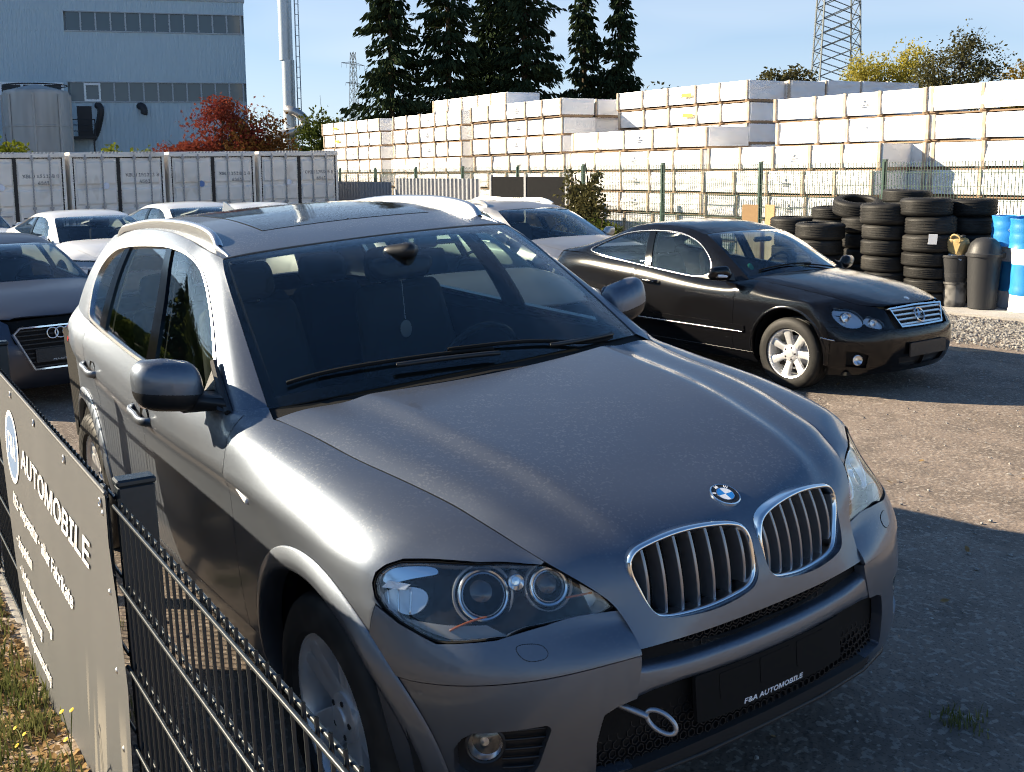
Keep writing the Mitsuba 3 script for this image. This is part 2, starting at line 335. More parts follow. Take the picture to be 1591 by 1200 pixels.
# concrete strip where the bins stand
sx = np.arange(-10, -2.0, .5); zk = ground_z(sx, 0 * sx + 11.2)
sl = np.stack([np.stack([sx, y + .0 * sx + .16 * (sx + 5.1), zk + h], 1) for y, h in ((10.62, -.1), (10.62, .035), (10.65, .045), (12.0, .05), (12.0, -.1))])
put('path', sheet(sl, flip=True), 'concrete', 40); tag('path', 'pale concrete strip under the bins and drums', kind='structure')
# loose stones: a gravel heap edge by the strip, and scattered grit
ico = trimesh.creation.icosphere(subdivisions=1)
def stones(xy, r, seed, lift=.3):
    g = np.random.default_rng(seed); V, F = [], []
    base = np.array(ico.vertices); n = len(base)
    k = len(xy); sc = r[:, None] * g.uniform(.6, 1.25, (k, 3)) * np.array([1, 1, .75])
    jit = 1 + g.uniform(-.28, .28, (k, n, 1))
    v = base[None] * jit * sc[:, None]; a = g.uniform(0, 6.28, k); c, s = np.cos(a)[:, None], np.sin(a)[:, None]
    x = v[..., 0] * c - v[..., 1] * s; y = v[..., 0] * s + v[..., 1] * c
    z0 = ground_z(xy[:, 0], xy[:, 1]) + r * lift
    V = np.stack([x + xy[:, :1], y + xy[:, 1:], v[..., 2] + z0[:, None]], -1).reshape(-1, 3)
    F = (np.array(ico.faces)[None] + (np.arange(k) * n)[:, None, None]).reshape(-1, 3)
    return TM(V, F)
def stone_col(p, n, uv): return mixc((.16, .15, .14), (.42, .40, .37), nz(p.x * 28, p.y * 28, 3)) * (.7 + .5 * nz(p.x * 9, p.y * 9, 8))
prin('stone_mat', P3(stone_col), .9, spec=.2)
g = np.random.default_rng(11)
n = 10500; gx = g.uniform(-6.6, -1.4, n); t = g.beta(1.6, 1.4, n); yy0 = 8.4 + .10 * (gx + 4) ; gy = yy0 + t * (10.55 + .16 * (gx + 5.1) - yy0)
put('gravel', stones(np.stack([gx, gy], 1), g.uniform(.006, .018, n) , 12, .5), 'stone_mat', False); tag('gravel', 'grey loose gravel in front of the bins and drums', 'gravel', kind='stuff')
n = 5200; gx = g.uniform(-7, 3.2, n); gy = -1.4 + 11 * g.random(n) ** 1.25
put('grit', stones(np.stack([gx, gy], 1), .0022 + .009 * g.random(n) ** 4, 13, .25), 'stone_mat', False); tag('grit', 'small stones scattered over the yard', 'grit', kind='stuff')
# blades of grass and leaves
def blades(xy, z, h, seed, w=.004, lean=.5):
    g = np.random.default_rng(seed); k = len(xy); a = g.uniform(0, 6.28, k); l = g.uniform(.1, lean, k) * h
    d = np.stack([np.cos(a), np.sin(a)], 1); s = np.stack([-d[:, 1], d[:, 0]], 1) * w
    b = np.c_[xy, z]; m = np.c_[xy + d * l[:, None] * .35, z + h * .6]; t = np.c_[xy + d * l[:, None], z + h]
    s3 = np.c_[s, 0 * a]
    V = np.stack([b - s3, b + s3, m + s3 * .7, m - s3 * .7, t], 1).reshape(-1, 3); o = (np.arange(k) * 5)[:, None, None]
    return TM(V, (np.array([[0, 1, 2], [0, 2, 3], [3, 2, 4]])[None] + o).reshape(-1, 3))
def leaf_mat(key, a, b, f=2.5, tr=.25):
    def fn(p, n, uv): return mixc(a, b, dr.clip(.55 * nz(p.x * f, p.y * f, p.z * f) + .6 * nz(p.x * f * 7, p.y * f * 7, p.z * f * 7) - .1, 0, 1))
    return mat(key, {'type': 'principledthin', 'base_color': P3(fn), 'roughness': .7, 'diff_trans': 2 * tr, 'eta': 1.35})
leaf_mat('grass_leaf', (.07, .10, .025), (.22, .21, .09), 6)
leaf_mat('dry_leaf', (.22, .13, .06), (.42, .30, .15), 9)
g = np.random.default_rng(21)
def clump_pts(cs, n, sd): 
    c = np.array(cs); i = g.integers(0, len(c), n); return c[i, :2] + g.normal(0, 1, (n, 2)) * c[i, 2:3] * sd
cs = [(g.uniform(-3.6, .1), -1.56 - abs(g.normal(0, .16)), g.uniform(.03, .09)) for _ in range(46)]
xy = clump_pts(cs, 3600, 1.0); xy = xy[xy[:, 1] < -1.525]
put('grass', blades(xy, verge_z(xy[:, 0], xy[:, 1]) - .005, g.uniform(.02, .085, len(xy)), 22), 'grass_leaf', False); tag('grass', 'tufts of grass and weeds along the foot of the banner', 'grass', kind='stuff')
xy = np.vstack([clump_pts([(.75, .98, .04)], 90, 1.0), clump_pts([(g.uniform(-3, 1), g.uniform(-1.4, -1.0), .06) for _ in range(14)], 900, 1.0)])
put('grass', blades(xy, ground_z(xy[:, 0], xy[:, 1]) - .004, g.uniform(.015, .05, len(xy)), 23, .003), 'grass_leaf', False); tag('grass_001', 'sparse grass growing through the yard', 'grass', kind='stuff')
def flat_leaves(xy, z, r, seed):
    g = np.random.default_rng(seed); k = len(xy); q = np.array([(-1, 0, 0), (-.3, .55, .12), (.5, .45, .08), (1, 0, .15), (.5, -.45, .1), (-.3, -.55, .1)])
    a = g.uniform(0, 6.28, k); c, s = np.cos(a)[:, None], np.sin(a)[:, None]; p = q[None] * r[:, None, None]; tl = g.normal(0, .35, (k, 2))
    x = p[..., 0] * c - p[..., 1] * s; y = p[..., 0] * s + p[..., 1] * c; zz = p[..., 2] + x * tl[:, :1] + y * tl[:, 1:]
    V = np.stack([x + xy[:, :1], y + xy[:, 1:], zz + z[:, None] + .006 + r[:, None] * .3], -1).reshape(-1, 3); o = (np.arange(k) * 6)[:, None, None]
    return TM(V, (np.array([[0, 2, 1], [0, 3, 2], [0, 4, 3], [0, 5, 4]])[None] + o).reshape(-1, 3))
n = 2600; xy = np.stack([g.uniform(-3.4, .4, n), -1.53 - abs(g.normal(0, .25, n))], 1)
put('leaf_litter', flat_leaves(xy, verge_z(xy[:, 0], xy[:, 1]), g.uniform(.006, .02, n), 24), 'dry_leaf', False); tag('leaf_litter', 'dry fallen leaves on the verge', 'leaves', kind='stuff')
n = 140; xy = np.stack([g.uniform(-5, 2.5, n), g.uniform(-1.4, 6, n)], 1)
put('leaf_litter', flat_leaves(xy, ground_z(xy[:, 0], xy[:, 1]), g.uniform(.008, .02, n), 25), 'dry_leaf', False); tag('leaf_litter_001', 'few dry leaves blown over the yard', 'leaves', kind='stuff')
prin('petal', (.75, .52, .02), .6); prin('stem', (.16, .17, .06), .8)
for i, (x, y, hs) in enumerate([(-.20, -1.585, (.22, .19, .235)), (-.62, -1.66, (.035, .03, .025))]):
    k = thing('flower', ['tall weed with three yellow flower heads beside the banner foot', 'low weed with small yellow flowers on the verge below the banner'][i], 'flower'); z = float(verge_z(x, y))
    for j, h in enumerate(hs):
        tip = (x + (-.055, .045, -.02)[j], y - (.01, .02, -.01)[j], z + h)
        s = put(k + '__stem', tube(spl([(x, y, z - .01), (x + (tip[0] - x) * .3, y, z + h * .6), tip], 10, k=2), .0016, 5), 'stem', True)
        hd = lathe([(.0001, .003), (.003, .004), (.0075, .002), (.006, 0), (.0001, -.001)], 10); put(k + '__flower_head', moved(hd, trans(*tip) @ rot((1, 0, .3), 35)), 'petal', False)
# ---------------------------------------------------------------- factory hall behind the containers
FE = np.array([-68.4, 23.98, 0]); fe = np.array([.2496, .9684, 0]); fn_ = np.array([.9684, -.2496, 0])
FM = frame(FE, -fe, [0, 0, 1], fn_)        # u to the left along the wall, v up, w out of the wall
MF = T(FM.tolist())
def clad_col(p, n, uv): return mixc((.33, .45, .53), (.39, .51, .58), fb(p.x * .35, p.y * .35, p.z * .12, 3))
prin('cladding', P3(clad_col), .45, metal=.15)
prin('hall_glass', (.05, .085, .11), .12, spec=.7); prin('hall_frame', (.34, .39, .43), .5); prin('hall_white', (.72, .76, .78), .5); prin('hall_dark', (.02, .022, .026), .6)
hall = thing('factory_hall', 'blue-grey corrugated factory hall with two bands of windows behind the containers', 'building')
def ribbed(u0, u1, v0, v1):
    us = []; ws = []
    for k in range(int((u1 - u0) / .3)):
        b = u0 + k * .3; us += [b, b + .18, b + .20, b + .28]; ws += [0, 0, .035, .035]
    us.append(u1); ws.append(0); us, ws = np.array(us), np.array(ws)
    return sheet(np.stack([np.stack([us, 0 * us + v0, ws], 1), np.stack([us, 0 * us + v1, ws], 1)]))
for (u0, u1, v0, v1) in ((0, 70, 12.6, 13.45), (11.9, 70, 11.28, 12.6), (0, 70, 7.95, 11.28), (11.9, 70, 6.6, 7.95), (0, 70, -.3, 6.6)):
    put(hall + '__wall', ribbed(u0, u1, v0, v1), 'cladding', False, MF)
put(hall + '__wall', cat_([cube(-.02, 0, -.3, 13.45, -40, .03), cube(0, 70, -.3, 13.3, -40, -.4)]), 'cladding', False, MF)
put(hall + '__roof_edge', cube(-.1, 70, 13.45, 13.62, -40, .08), 'hall_frame', False, MF)
for v0, v1 in ((11.33, 12.55), (6.65, 7.90)):
    wk = put(hall + '__window_band', cat_([cube(.0, 11.9, v0 - .07, v0, -.2, .09), cube(0, 11.9, v1, v1 + .06, -.2, .06)]), 'hall_frame', False, MF)
    for i in range(12):
        u0 = .2 + i * .967
        p = put(wk + '__pane', cube(u0 + .05, u0 + .92, v0, v1, -.12, -.08), 'hall_glass', False, MF)
        put(wk + '__mullion', cube(u0 - .05, u0 + .05, v0, v1, -.12, .02), 'hall_frame', False, MF)
wf = put(hall + '__white_window', cat_([cube(9.80, 9.92, 6.65, 7.85, -.1, .07), cube(10.74, 10.86, 6.65, 7.85, -.1, .07), cube(9.92, 10.74, 6.65, 6.78, -.1, .07), cube(9.92, 10.74, 7.72, 7.85, -.1, .07)]), 'hall_white', False, MF)
tag(wf, 'white framed opening window in the lower band')
put(hall + '__door', cube(10.45, 11.40, 4.30, 6.32, -.05, .06), 'hall_dark', False, MF)
wl = put(hall + '__wide_window', cat_([cube(12.15, 16.2, 7.72, 7.86, 0, .1), cube(12.15, 16.2, 6.7, 6.8, 0, .1)] + [cube(a, a + .16, 6.8, 7.72, 0, .1) for a in (12.15, 13.4, 14.7, 16.04)]), 'hall_white', False, MF)
put(wl + '__pane', cube(12.3, 16.04, 6.8, 7.72, .04, .06), 'hall_dark', False, MF)
pl_ = put(hall + '__platform', cube(10.2, 13.2, 4.10, 4.26, .04, 1.5), 'hall_dark', False, MF)
for v in (4.6, 5.0, 5.36): put(pl_ + '__rail', tube([(10.2, v, 1.45), (13.2, v, 1.45)], .03, 5), 'hall_dark', False, MF)
for u in (10.25, 11.2, 12.2, 13.15): put(pl_ + '__rail_post', tube([(u, 4.2, 1.45), (u, 5.36, 1.45)], .035, 5), 'hall_dark', False, MF)
for u in (10.3, 13.1): put(pl_ + '__platform_leg', cube(u, u + .1, -.3, 4.1, 1.3, 1.4), 'hall_dark', False, MF)
put(hall + '__vent_pipe', tube(spl([(9.85, 2.6, .35), (9.85, 6.0, .35), (9.9, 6.3, .30), (10.1, 6.35, .1)], 20), .22, 10), 'hall_dark', True, MF)
put(hall + '__vent_pipe', tube(spl([(7.05, 5.75, .5), (7.05, 6.15, .45), (7.15, 6.3, .3), (7.3, 6.3, .0)], 16), .24, 10), 'hall_dark', True, MF)
def silo_col(p, n, uv): return mixc((.36, .36, .35), (.50, .50, .485), fb(p.x * 1.2, p.y * 1.2, p.z * .25, 4)) * (.8 + .25 * nz(p.x * 5, p.y * 5, p.z * .4))
prin('silo_mat', P3(silo_col), .5, metal=.35)
silo = thing('silo', 'grey round steel silo standing against the factory hall', 'silo'); SM = T((FM @ trans(13.55, 0, 4.6)).tolist())
sm = lathe([(2.0, -.3), (2.0, 2.3), (2.03, 2.32), (2.03, 2.42), (2.0, 2.44), (2.0, 4.7), (2.03, 4.72), (2.03, 4.82), (2.0, 4.84), (2.0, 6.75), (1.9, 6.95), (.3, 7.35), (.0001, 7.4)], 40, 'y'); sm.apply_transform(rot((1, 0, 0), 0))
v = np.array(sm.vertices); 
put(silo + '__tank', sm if v[:, 1].max() > 5 else TM(v * [1, -1, 1], sm.faces), 'silo_mat', 40, SM)
for a in range(0, 360, 45):
    ca, sa = 2.04 * math.cos(math.radians(a)), 2.04 * math.sin(math.radians(a)); put(silo + '__rib', cube(ca - .05, ca + .05, -.3, 6.7, sa - .05, sa + .05), 'silo_mat', False, SM)
put(silo + '__top_rail', tube([(1.9 * math.cos(a), 7.3, 1.9 * math.sin(a)) for a in np.linspace(0, 2 * np.pi, 24)[:-1]], .04, 5, closed=True), 'hall_dark', False, SM)
# chimney with its ladder and duct
ch = thing('chimney', 'tall pale steel chimney rising beside the hall with a bent duct at its foot', 'chimney')
CX, CY_ = -55.25, 21.8
prin('chimney_mat', (.50, .56, .60), .35, metal=.3)
put(ch + '__shaft', tube([(CX, CY_, -.3), (CX, CY_, 8.2)], .37, 24), 'chimney_mat', 30)
put(ch + '__shaft', tube([(CX - .06, CY_ - .07, 8.2), (CX - .06, CY_ - .07, 22)], .40, 24), 'chimney_mat', 30)
put(ch + '__ladder', cat_([tube([(CX + .25, CY_ + .42, -.3), (CX + .25, CY_ + .42, 20)], .035, 6), tube([(CX + .3, CY_ + .62, -.3), (CX + .3, CY_ + .62, 20)], .03, 6)] + [tube([(CX + .25, CY_ + .42, z), (CX + .3, CY_ + .62, z)], .02, 4) for z in np.arange(0, 20, .6)]), 'hall_frame', False)
prin('duct_mat', (.48, .46, .44), .35, metal=.6)
er = np.array([.51, .86, 0]); ef = np.array([.85, -.50, 0]) * .55
put(ch + '__duct', tube(spl([np.array([CX, CY_, 0]) + er * a + ef * b + [0, 0, z] for a, b, z in ((-.1, .4, 5.35), (.35, 1, 5.2), (.95, 1, 4.68), (1.0, 1, 4.45), (.7, 1, 4.2), (-.1, 1, 3.95), (-.7, .8, 3.85))], 40), .26, 14), 'duct_mat', 30)
# lattice pylons
prin('pylon_mat', (.13, .15, .155), .6, metal=.3)
def pylon(name, label, x, y, z0, w0, w1, H, r, step, yaw, arms=()):
    k = thing(name, label, 'pylon'); M = moved_m2(x, y, z0, yaw)
    lg = lambda sx, sy, z: (sx * (w0 + (w1 - w0) * z / H) / 2, sy * (w0 + (w1 - w0) * z / H) / 2, z)
    for sx in (-1, 1):
        for sy in (-1, 1): put(k + '__leg', moved(tube([lg(sx, sy, 0), lg(sx, sy, H)], r, 4), M), 'pylon_mat')
    zs = np.arange(0, H, step)
    for a, b in (((-1, -1), (1, -1)), ((1, -1), (1, 1)), ((1, 1), (-1, 1)), ((-1, 1), (-1, -1))):
        br = []
        for z in zs: z2 = min(z + step, H); br += [tube([lg(*a, z), lg(*b, z2)], r * .55, 4, caps=False), tube([lg(*b, z), lg(*a, z2)], r * .55, 4, caps=False)]
        tag(put(k + '__bracing', moved(cat_(br), M), 'pylon_mat'), kind='stuff')
    for z, L in arms:
        put(k + '__cross_arm', moved(cat_([tube([(0, -L, z), (0, 0, z + L * .12), (0, L, z)], r * .8, 4), tube([(0, -L, z), (0, L, z)], r * .8, 4)] + [tube([(0, q, z), (0, q, z - L * .22)], r * .5, 4) for q in (-L, -L * .55, L * .55, L)]), M), 'pylon_mat')
def moved_m2(x, y, z, yaw): return trans(x, y, z) @ rot((0, 0, 1), yaw)
pylon('pylon', 'tall grey lattice pylon standing behind the white stacks on the right', -100.6, 126.2, -.3, 6.6, 3.6, 44, .13, 2.05, 52)
pylon('pylon', 'small distant lattice pylon with a cross arm left of the conifers', -552, 267, -1, 6, 2.2, 70, .20, 5, 30, ((63, 12), (52, 8)))
# ---------------------------------------------------------------- trees
leaf_mat('needle', (.014, .024, .013), (.042, .060, .028), .8, .08)
prin('bark', (.07, .055, .04), .9, spec=.1)
leaf_mat('leaf_red', (.16, .026, .026), (.24, .075, .035), .7, .30); leaf_mat('leaf_rust', (.12, .05, .02), (.22, .13, .035), .7); leaf_mat('leaf_green', (.035, .06, .014), (.11, .12, .028), .6)
leaf_mat('leaf_yellow', (.26, .24, .04), (.50, .42, .09), .35, .4); leaf_mat('leaf_olive', (.06, .065, .03), (.13, .115, .05), .4); leaf_mat('leaf_orange', (.10, .085, .02), (.22, .14, .03), .4); leaf_mat('leaf_bright', (.10, .14, .015), (.26, .27, .03), .9)
def cards(P, D, L, W, g):
    """Leaf clumps: one bent quad each at P along D."""
    k = len(P); D = D / (np.linalg.norm(D, axis=1, keepdims=True) + 1e-9); u = np.cross(D, g.normal(0, 1, (k, 3))); u /= np.linalg.norm(u, axis=1, keepdims=True) + 1e-9
    a, b = (L / 2)[:, None] * D, (W / 2)[:, None] * u; n = np.cross(D, u) * (W * .25)[:, None]
    V = np.stack([P - a, P + b * .9 - a * .1 + n, P + a, P - b * .9 + a * .1 + n], 1).reshape(-1, 3); o = (np.arange(k) * 4)[:, None, None]
    return TM(V, (np.array([[0, 1, 2], [0, 2, 3]])[None] + o).reshape(-1, 3))
def conifer(label, x, y, H, R, seed, lean=0.0, dense=1.0, group=None):
    g = np.random.default_rng(seed); k = thing('conifer', label, 'tree', group)
    nb = int(330 * dense); zf = .05 + .94 * g.random(nb) ** .85; az = g.uniform(0, 2 * np.pi, nb)
    zone = .75 + .35 * np.sin(zf * 23 + g.uniform(0, 6)) ** 2
    Lb = R * (1 - zf) ** .75 * g.uniform(.55, 1.12, nb) * zone + .25
    PP, DD, LL = [], [], []
    for z, a, l in zip(zf * H, az, Lb):
        m = max(5, int(l * 15)); t = g.random(m) ** .7; d = np.array([math.cos(a), math.sin(a)])
        r = t * l; zz = z - .28 * r + .16 * r * r / max(l, .5)
        side = g.normal(0, 1, m) * (.10 + .17 * l * t * (1.15 - t)); dn = -np.abs(g.normal(0, .16, m)) * (.4 + .6 * t)
        PP.append(np.stack([d[0] * r - d[1] * side, d[1] * r + d[0] * side, zz + dn], 1))
        DD.append(np.stack([d[0] * .7 - d[1] * side * .9, d[1] * .7 + d[0] * side * .9, -.45 - .5 * g.random(m)], 1) + g.normal(0, .25, (m, 3))); LL.append(.26 + .30 * g.random(m))
    P, D, L = np.vstack(PP), np.vstack(DD), np.concatenate(LL)
    P[:, 0] += lean * P[:, 2]; P += [x, y, -.3]
    put(k + '__crown', cards(P, D, L, L * .42, g), 'needle'); put(k + '__trunk', tube([(x, y, -.3), (x + lean * H * .5, y, H * .5), (x + lean * H, y, H * .99)], [.24, .14, .02], 8), 'bark', True)
    br = [tube([(x, y, z - .3), (x + math.cos(a) * l * .8, y + math.sin(a) * l * .8, z - .3 - .15 * l)], [.035, .01], 4, caps=False) for z, a, l in list(zip(zf * H, az, Lb))[::4]]
    put(k + '__branches', cat_(br), 'bark'); tag(k + '__branches', kind='stuff')
    return k
CG = 'dark conifers behind the white stacks'
conifer('dark conifer at the left end of the conifer row with open ragged branches', -47.3, 24.4, 14.5, 3.3, 31, group=CG)
conifer('broad dark conifer second from the left in the conifer row', -46.3, 27.4, 16.5, 3.6, 32, dense=1.25, group=CG)
conifer('pointed dark conifer between two broader conifers', -48.5, 31.6, 14.0, 3.2, 33, dense=1.15, group=CG)
conifer('broadest dark conifer at the right end of the dense clump', -44.6, 31.2, 17.5, 3.5, 34, dense=1.3, group=CG)
conifer('slim dark conifer standing apart, left one of the pair', -45.8, 36.3, 14.0, 2.1, 35, group=CG)
conifer('slim dark conifer standing apart, right one of the pair', -44.2, 37.6, 13.4, 2.1, 36, group=CG)
def leafy(name, label, x, y, z0, blobs, mat_, n, size, seed, trunk=.18, group=None, cat='tree', limbs=True):
    """blobs: (dx, dy, dz, rx, ry, rz) ellipsoids of foliage."""
    g = np.random.default_rng(seed); k = thing(name, label, cat, group); B = np.array(blobs, float); w = (B[:, 3] * B[:, 4] * B[:, 5]) ** .7; i = g.choice(len(B), n, p=w / w.sum())
    d = g.normal(0, 1, (n, 3)); d /= np.linalg.norm(d, axis=1, keepdims=True); r = g.random(n) ** .45 * (1 + .16 * g.normal(0, 1, n))
    P = B[i, :3] + d * r[:, None] * B[i, 3:]
    keep = meshkit.fbm(P * 1.1 + seed, 3, seed=seed); P, d = P[keep > np.quantile(keep, .22)], d[keep > np.quantile(keep, .22)]
    L = size * g.uniform(.6, 1.4, len(P))
    put(k + '__crown', cards(P + [x, y, z0], g.normal(0, 1, (len(P), 3)) + d * .5, L, L * .7, g), mat_)
    if limbs:
        base = np.array([x, y, z0]); q = [tube([base, base + B[0, :3] * [.3, .3, .55]], [trunk, trunk * .7], 7)]
        for b in B: q.append(tube(spl([base + B[0, :3] * [.3, .3, .5], base + b[:3] * [.6, .6, .8], base + b[:3] + [0, 0, b[5] * .6]], 8, k=2), np.linspace(trunk * .5, .012, 8), 5))
        for _ in range(26):
            b = B[g.integers(len(B))]; e = b[:3] + g.normal(0, .5, 3) * b[3:]; q.append(tube([base + b[:3] * [.8, .8, .85], base + e], [.03, .008], 4, caps=False))
        put(k + '__trunk', cat_(q), 'bark', True)
    return k
leafy('red_bush', 'red and rust leaved bush in front of the hall, behind the containers', -38.8, 11.9, -.3, [(0, -.2, 3.3, 1.0, 1.2, 1.5), (.5, .9, 3.3, 1.0, 1.2, 1.5), (-.3, -1.3, 2.7, .9, 1.1, 1.3), (.2, -2.1, 2.2, .8, .9, 1.0), (0, .2, 4.5, .7, .9, .7)], 'leaf_red', 11000, .14, 41, cat='bush')
leafy('rust_bush', 'rust and green bush right of the red bush, beside the chimney', -38.2, 13.2, -.3, [(0, 0, 3.0, 1.1, 1.3, 1.6), (0, .8, 2.8, .9, 1.0, 1.5), (.4, -.7, 2.2, .9, 1.0, 1.2)], 'leaf_rust', 8000, .14, 42, cat='bush')
leafy('green_tree', 'round dark green tree right of the chimney', -52.5, 22.8, -.3, [(0, 0, 3.6, 1.7, 1.7, 1.9), (.3, .9, 3.0, 1.3, 1.3, 1.5), (-.2, -.8, 3.0, 1.3, 1.3, 1.6)], 'leaf_green', 9000, .20, 43)
leafy('olive_bush', 'olive green bush at the left end of the white stacks', -50, 25.4, -.3, [(0, 0, 3.0, 1.6, 1.6, 1.6), (.4, 1.4, 2.8, 1.5, 1.5, 1.5)], 'leaf_orange', 4000, .25, 44, cat='bush')
leafy('yellow_bush', 'yellow-green bush at the left edge in front of the silo', -40.5, 4.1, -.3, [(0, 0, 2.6, .8, .8, 1.0), (-.2, -.8, 2.8, .8, .8, 1.1)], 'leaf_bright', 2200, .20, 45, cat='bush')
leafy('yellow_bush', 'low yellow-green bush tops above the containers under the hall wall', -38.6, 7.9, -.3, [(0, -.4, 2.5, .5, .5, .6), (0, .9, 2.4, .5, .7, .6)], 'leaf_bright', 1300, .18, 46, cat='bush')
leafy('birch', 'yellow autumn tree right of the tall pylon', -50.3, 69.4, -.3, [(0, 0, 8.2, 2.2, 2.2, 2.2), (1.0, 1.6, 9.6, 1.7, 1.7, 1.7), (-.8, -1.6, 8.6, 1.7, 1.7, 2.0), (.9, 1.8, 7.6, 1.9, 1.9, 1.8), (-1, -2.4, 6.6, 1.6, 1.6, 1.2), (.5, .5, 6.4, 2.4, 2.4, 1.6)], 'leaf_yellow', 11000, .22, 47, trunk=.22)
leafy('grey_tree', 'sparse olive-grey tree right of the yellow tree', -41.3, 64.6, -.3, [(0, 0, 8.0, 2.1, 2.1, 2.2), (.9, 1.8, 8.2, 1.7, 1.7, 1.9), (-.7, -1.4, 7.6, 1.6, 1.6, 2.0), (.3, .6, 9.8, 1.3, 1.3, 1.4), (.5, 0, 6.2, 2.4, 2.4, 1.4)], 'leaf_olive', 8500, .20, 48, trunk=.24)
leafy('orange_tree', 'orange and green tree at the right edge above the stacks', -32.6, 59.2, -.3, [(0, 0, 6.2, 1.9, 1.9, 1.9), (.6, 1.3, 7.0, 1.6, 1.6, 1.6), (-.5, -1.0, 5.3, 1.4, 1.4, 1.3)], 'leaf_orange', 8000, .19, 49)
leafy('olive_bush', 'low olive tree between the conifers and the tall pylon', -43.6, 40.3, -.3, [(0, 0, 5.6, 1.5, 1.5, 1.1), (.3, 1.3, 5.4, 1.2, 1.2, 1.0), (-.3, -1.3, 5.3, 1.1, 1.1, .9)], 'leaf_olive', 2400, .24, 50)
leafy('olive_tree', 'thin brownish tree left of the tall pylon', -50.6, 58.6, -.3, [(-.3, -.9, 8.0, 1.3, 1.3, .9), (.2, .9, 8.2, 1.3, 1.3, .9), (-.5, -2.4, 7.2, 1.0, 1.0, .6)], 'leaf_olive', 2000, .26, 51)
leafy('yellow_shrub', 'yellow-green tree tops just above the stacks at the foot of the tall pylon', -47, 60.8, -.3, [(0, 0, 6.9, 1.0, 1.0, .8), (-1.2, -3.0, 6.9, 1.2, 1.2, .7)], 'leaf_yellow', 1300, .26, 52)
# the street side, seen only in the glass and paint
g = np.random.default_rng(61); n = 16000; hp = np.stack([g.uniform(-60, 8, n), -11.5 + g.normal(0, .45, n), .25 + 1.7 * g.random(n) ** .8], 1)
put('hedge', cards(hp, g.normal(0, 1, (n, 3)), g.uniform(.2, .45, n), g.uniform(.15, .3, n), g), 'leaf_green'); tag('hedge', 'long green hedge across the street', 'hedge', kind='stuff')
leafy('street_tree', 'leafy tree across the street', -30, -14.5, 0, [(0, 0, 4.4, 2.6, 2.6, 2.4), (1, 1, 5.8, 1.8, 1.8, 1.8), (-1, -.6, 5.4, 1.8, 1.8, 1.8)], 'leaf_green', 5000, .3, 62)
conifer('dark conifer across the street', -44, -17, 13, 3.0, 63)
conifer('second dark conifer across the street', -60, -24, 15, 3.6, 64)
# ---------------------------------------------------------------- white wrapped timber packs
def wrap_col(p, n, uv): return mixc(mixc((.72, .72, .73), (.82, .82, .825), fb(p.x * 2, p.y * 2, p.z * 2, 3)), (.50, .46, .40), sst(.66, .8, fb(p.x * 1.1, p.y * 1.1, p.z * 3, 4)) * .35)
mat('wrap_mat', two({'type': 'bumpmap', 'arbitrary': P3(lambda p, n, uv: fb(p.x * 4, p.y * 4, p.z * 10, 4) * .055, .02), 'scale': 1.0, 'bsdf': {'type': 'principled', 'base_color': P3(wrap_col), 'roughness': .42, 'specular': .4}}))
def wood_col(p, n, uv): return mixc((.46, .36, .27), (.62, .53, .42), nz(p.x * 3, p.y * 3, p.z * 12)) * (.75 + .4 * nz(p.x * 60, p.y * 60, p.z * 3))
prin('batten_mat', P3(wood_col), .85, spec=.2)
prin('bearer_mat', (.30, .21, .14), .9, spec=.1)
prin('label_yellow', (.75, .55, .03), .5); prin('print_grey', (.42, .42, .43), .6)
PROTO = {}
def pack_mesh(L, D, h, seed):
    """One pack: wrap from z=.08 to h, origin at the front right bottom corner, x to the left, y backwards."""
    g = np.random.default_rng(seed); nx, nzv, ny = 22, 6, 8
    def face(f, a, b, amp):
        u, v = np.meshgrid(np.linspace(0, 1, a), np.linspace(0, 1, b), indexing='ij'); P = f(u, v)
        e = np.minimum(np.minimum(u, 1 - u) * a, np.minimum(v, 1 - v) * b).clip(0, 1)
        d = amp * (meshkit.fbm(P.reshape(-1, 3) * [2.2, 2.2, 4.5] + seed * 3.7, 3, seed=seed).reshape(u.shape) - .35) * e
        return P, d
    z0 = .055; out = []
    P, d = face(lambda u, v: np.stack([-L * u, 0 * u, z0 + (h - z0) * v], -1), nx, nzv, .07); P[..., 1] -= d; out.append(sheet(P))
    P, d = face(lambda u, v: np.stack([0 * u, D * u, z0 + (h - z0) * v], -1), ny, nzv, .05); P[..., 0] += d; out.append(sheet(P, flip=True))
    P, d = face(lambda u, v: np.stack([-L * u, D * v, 0 * u + h], -1), nx, ny, .04); P[..., 2] += d - .004; out.append(sheet(P))
    P, d = face(lambda u, v: np.stack([0 * u - L, D * u, z0 + (h - z0) * v], -1), ny, nzv, .05); P[..., 0] -= d; out.append(sheet(P))
    return cat_(out)
NPK = [0]
GRP = 'white wrapped timber packs in high stacks behind the rear fence'
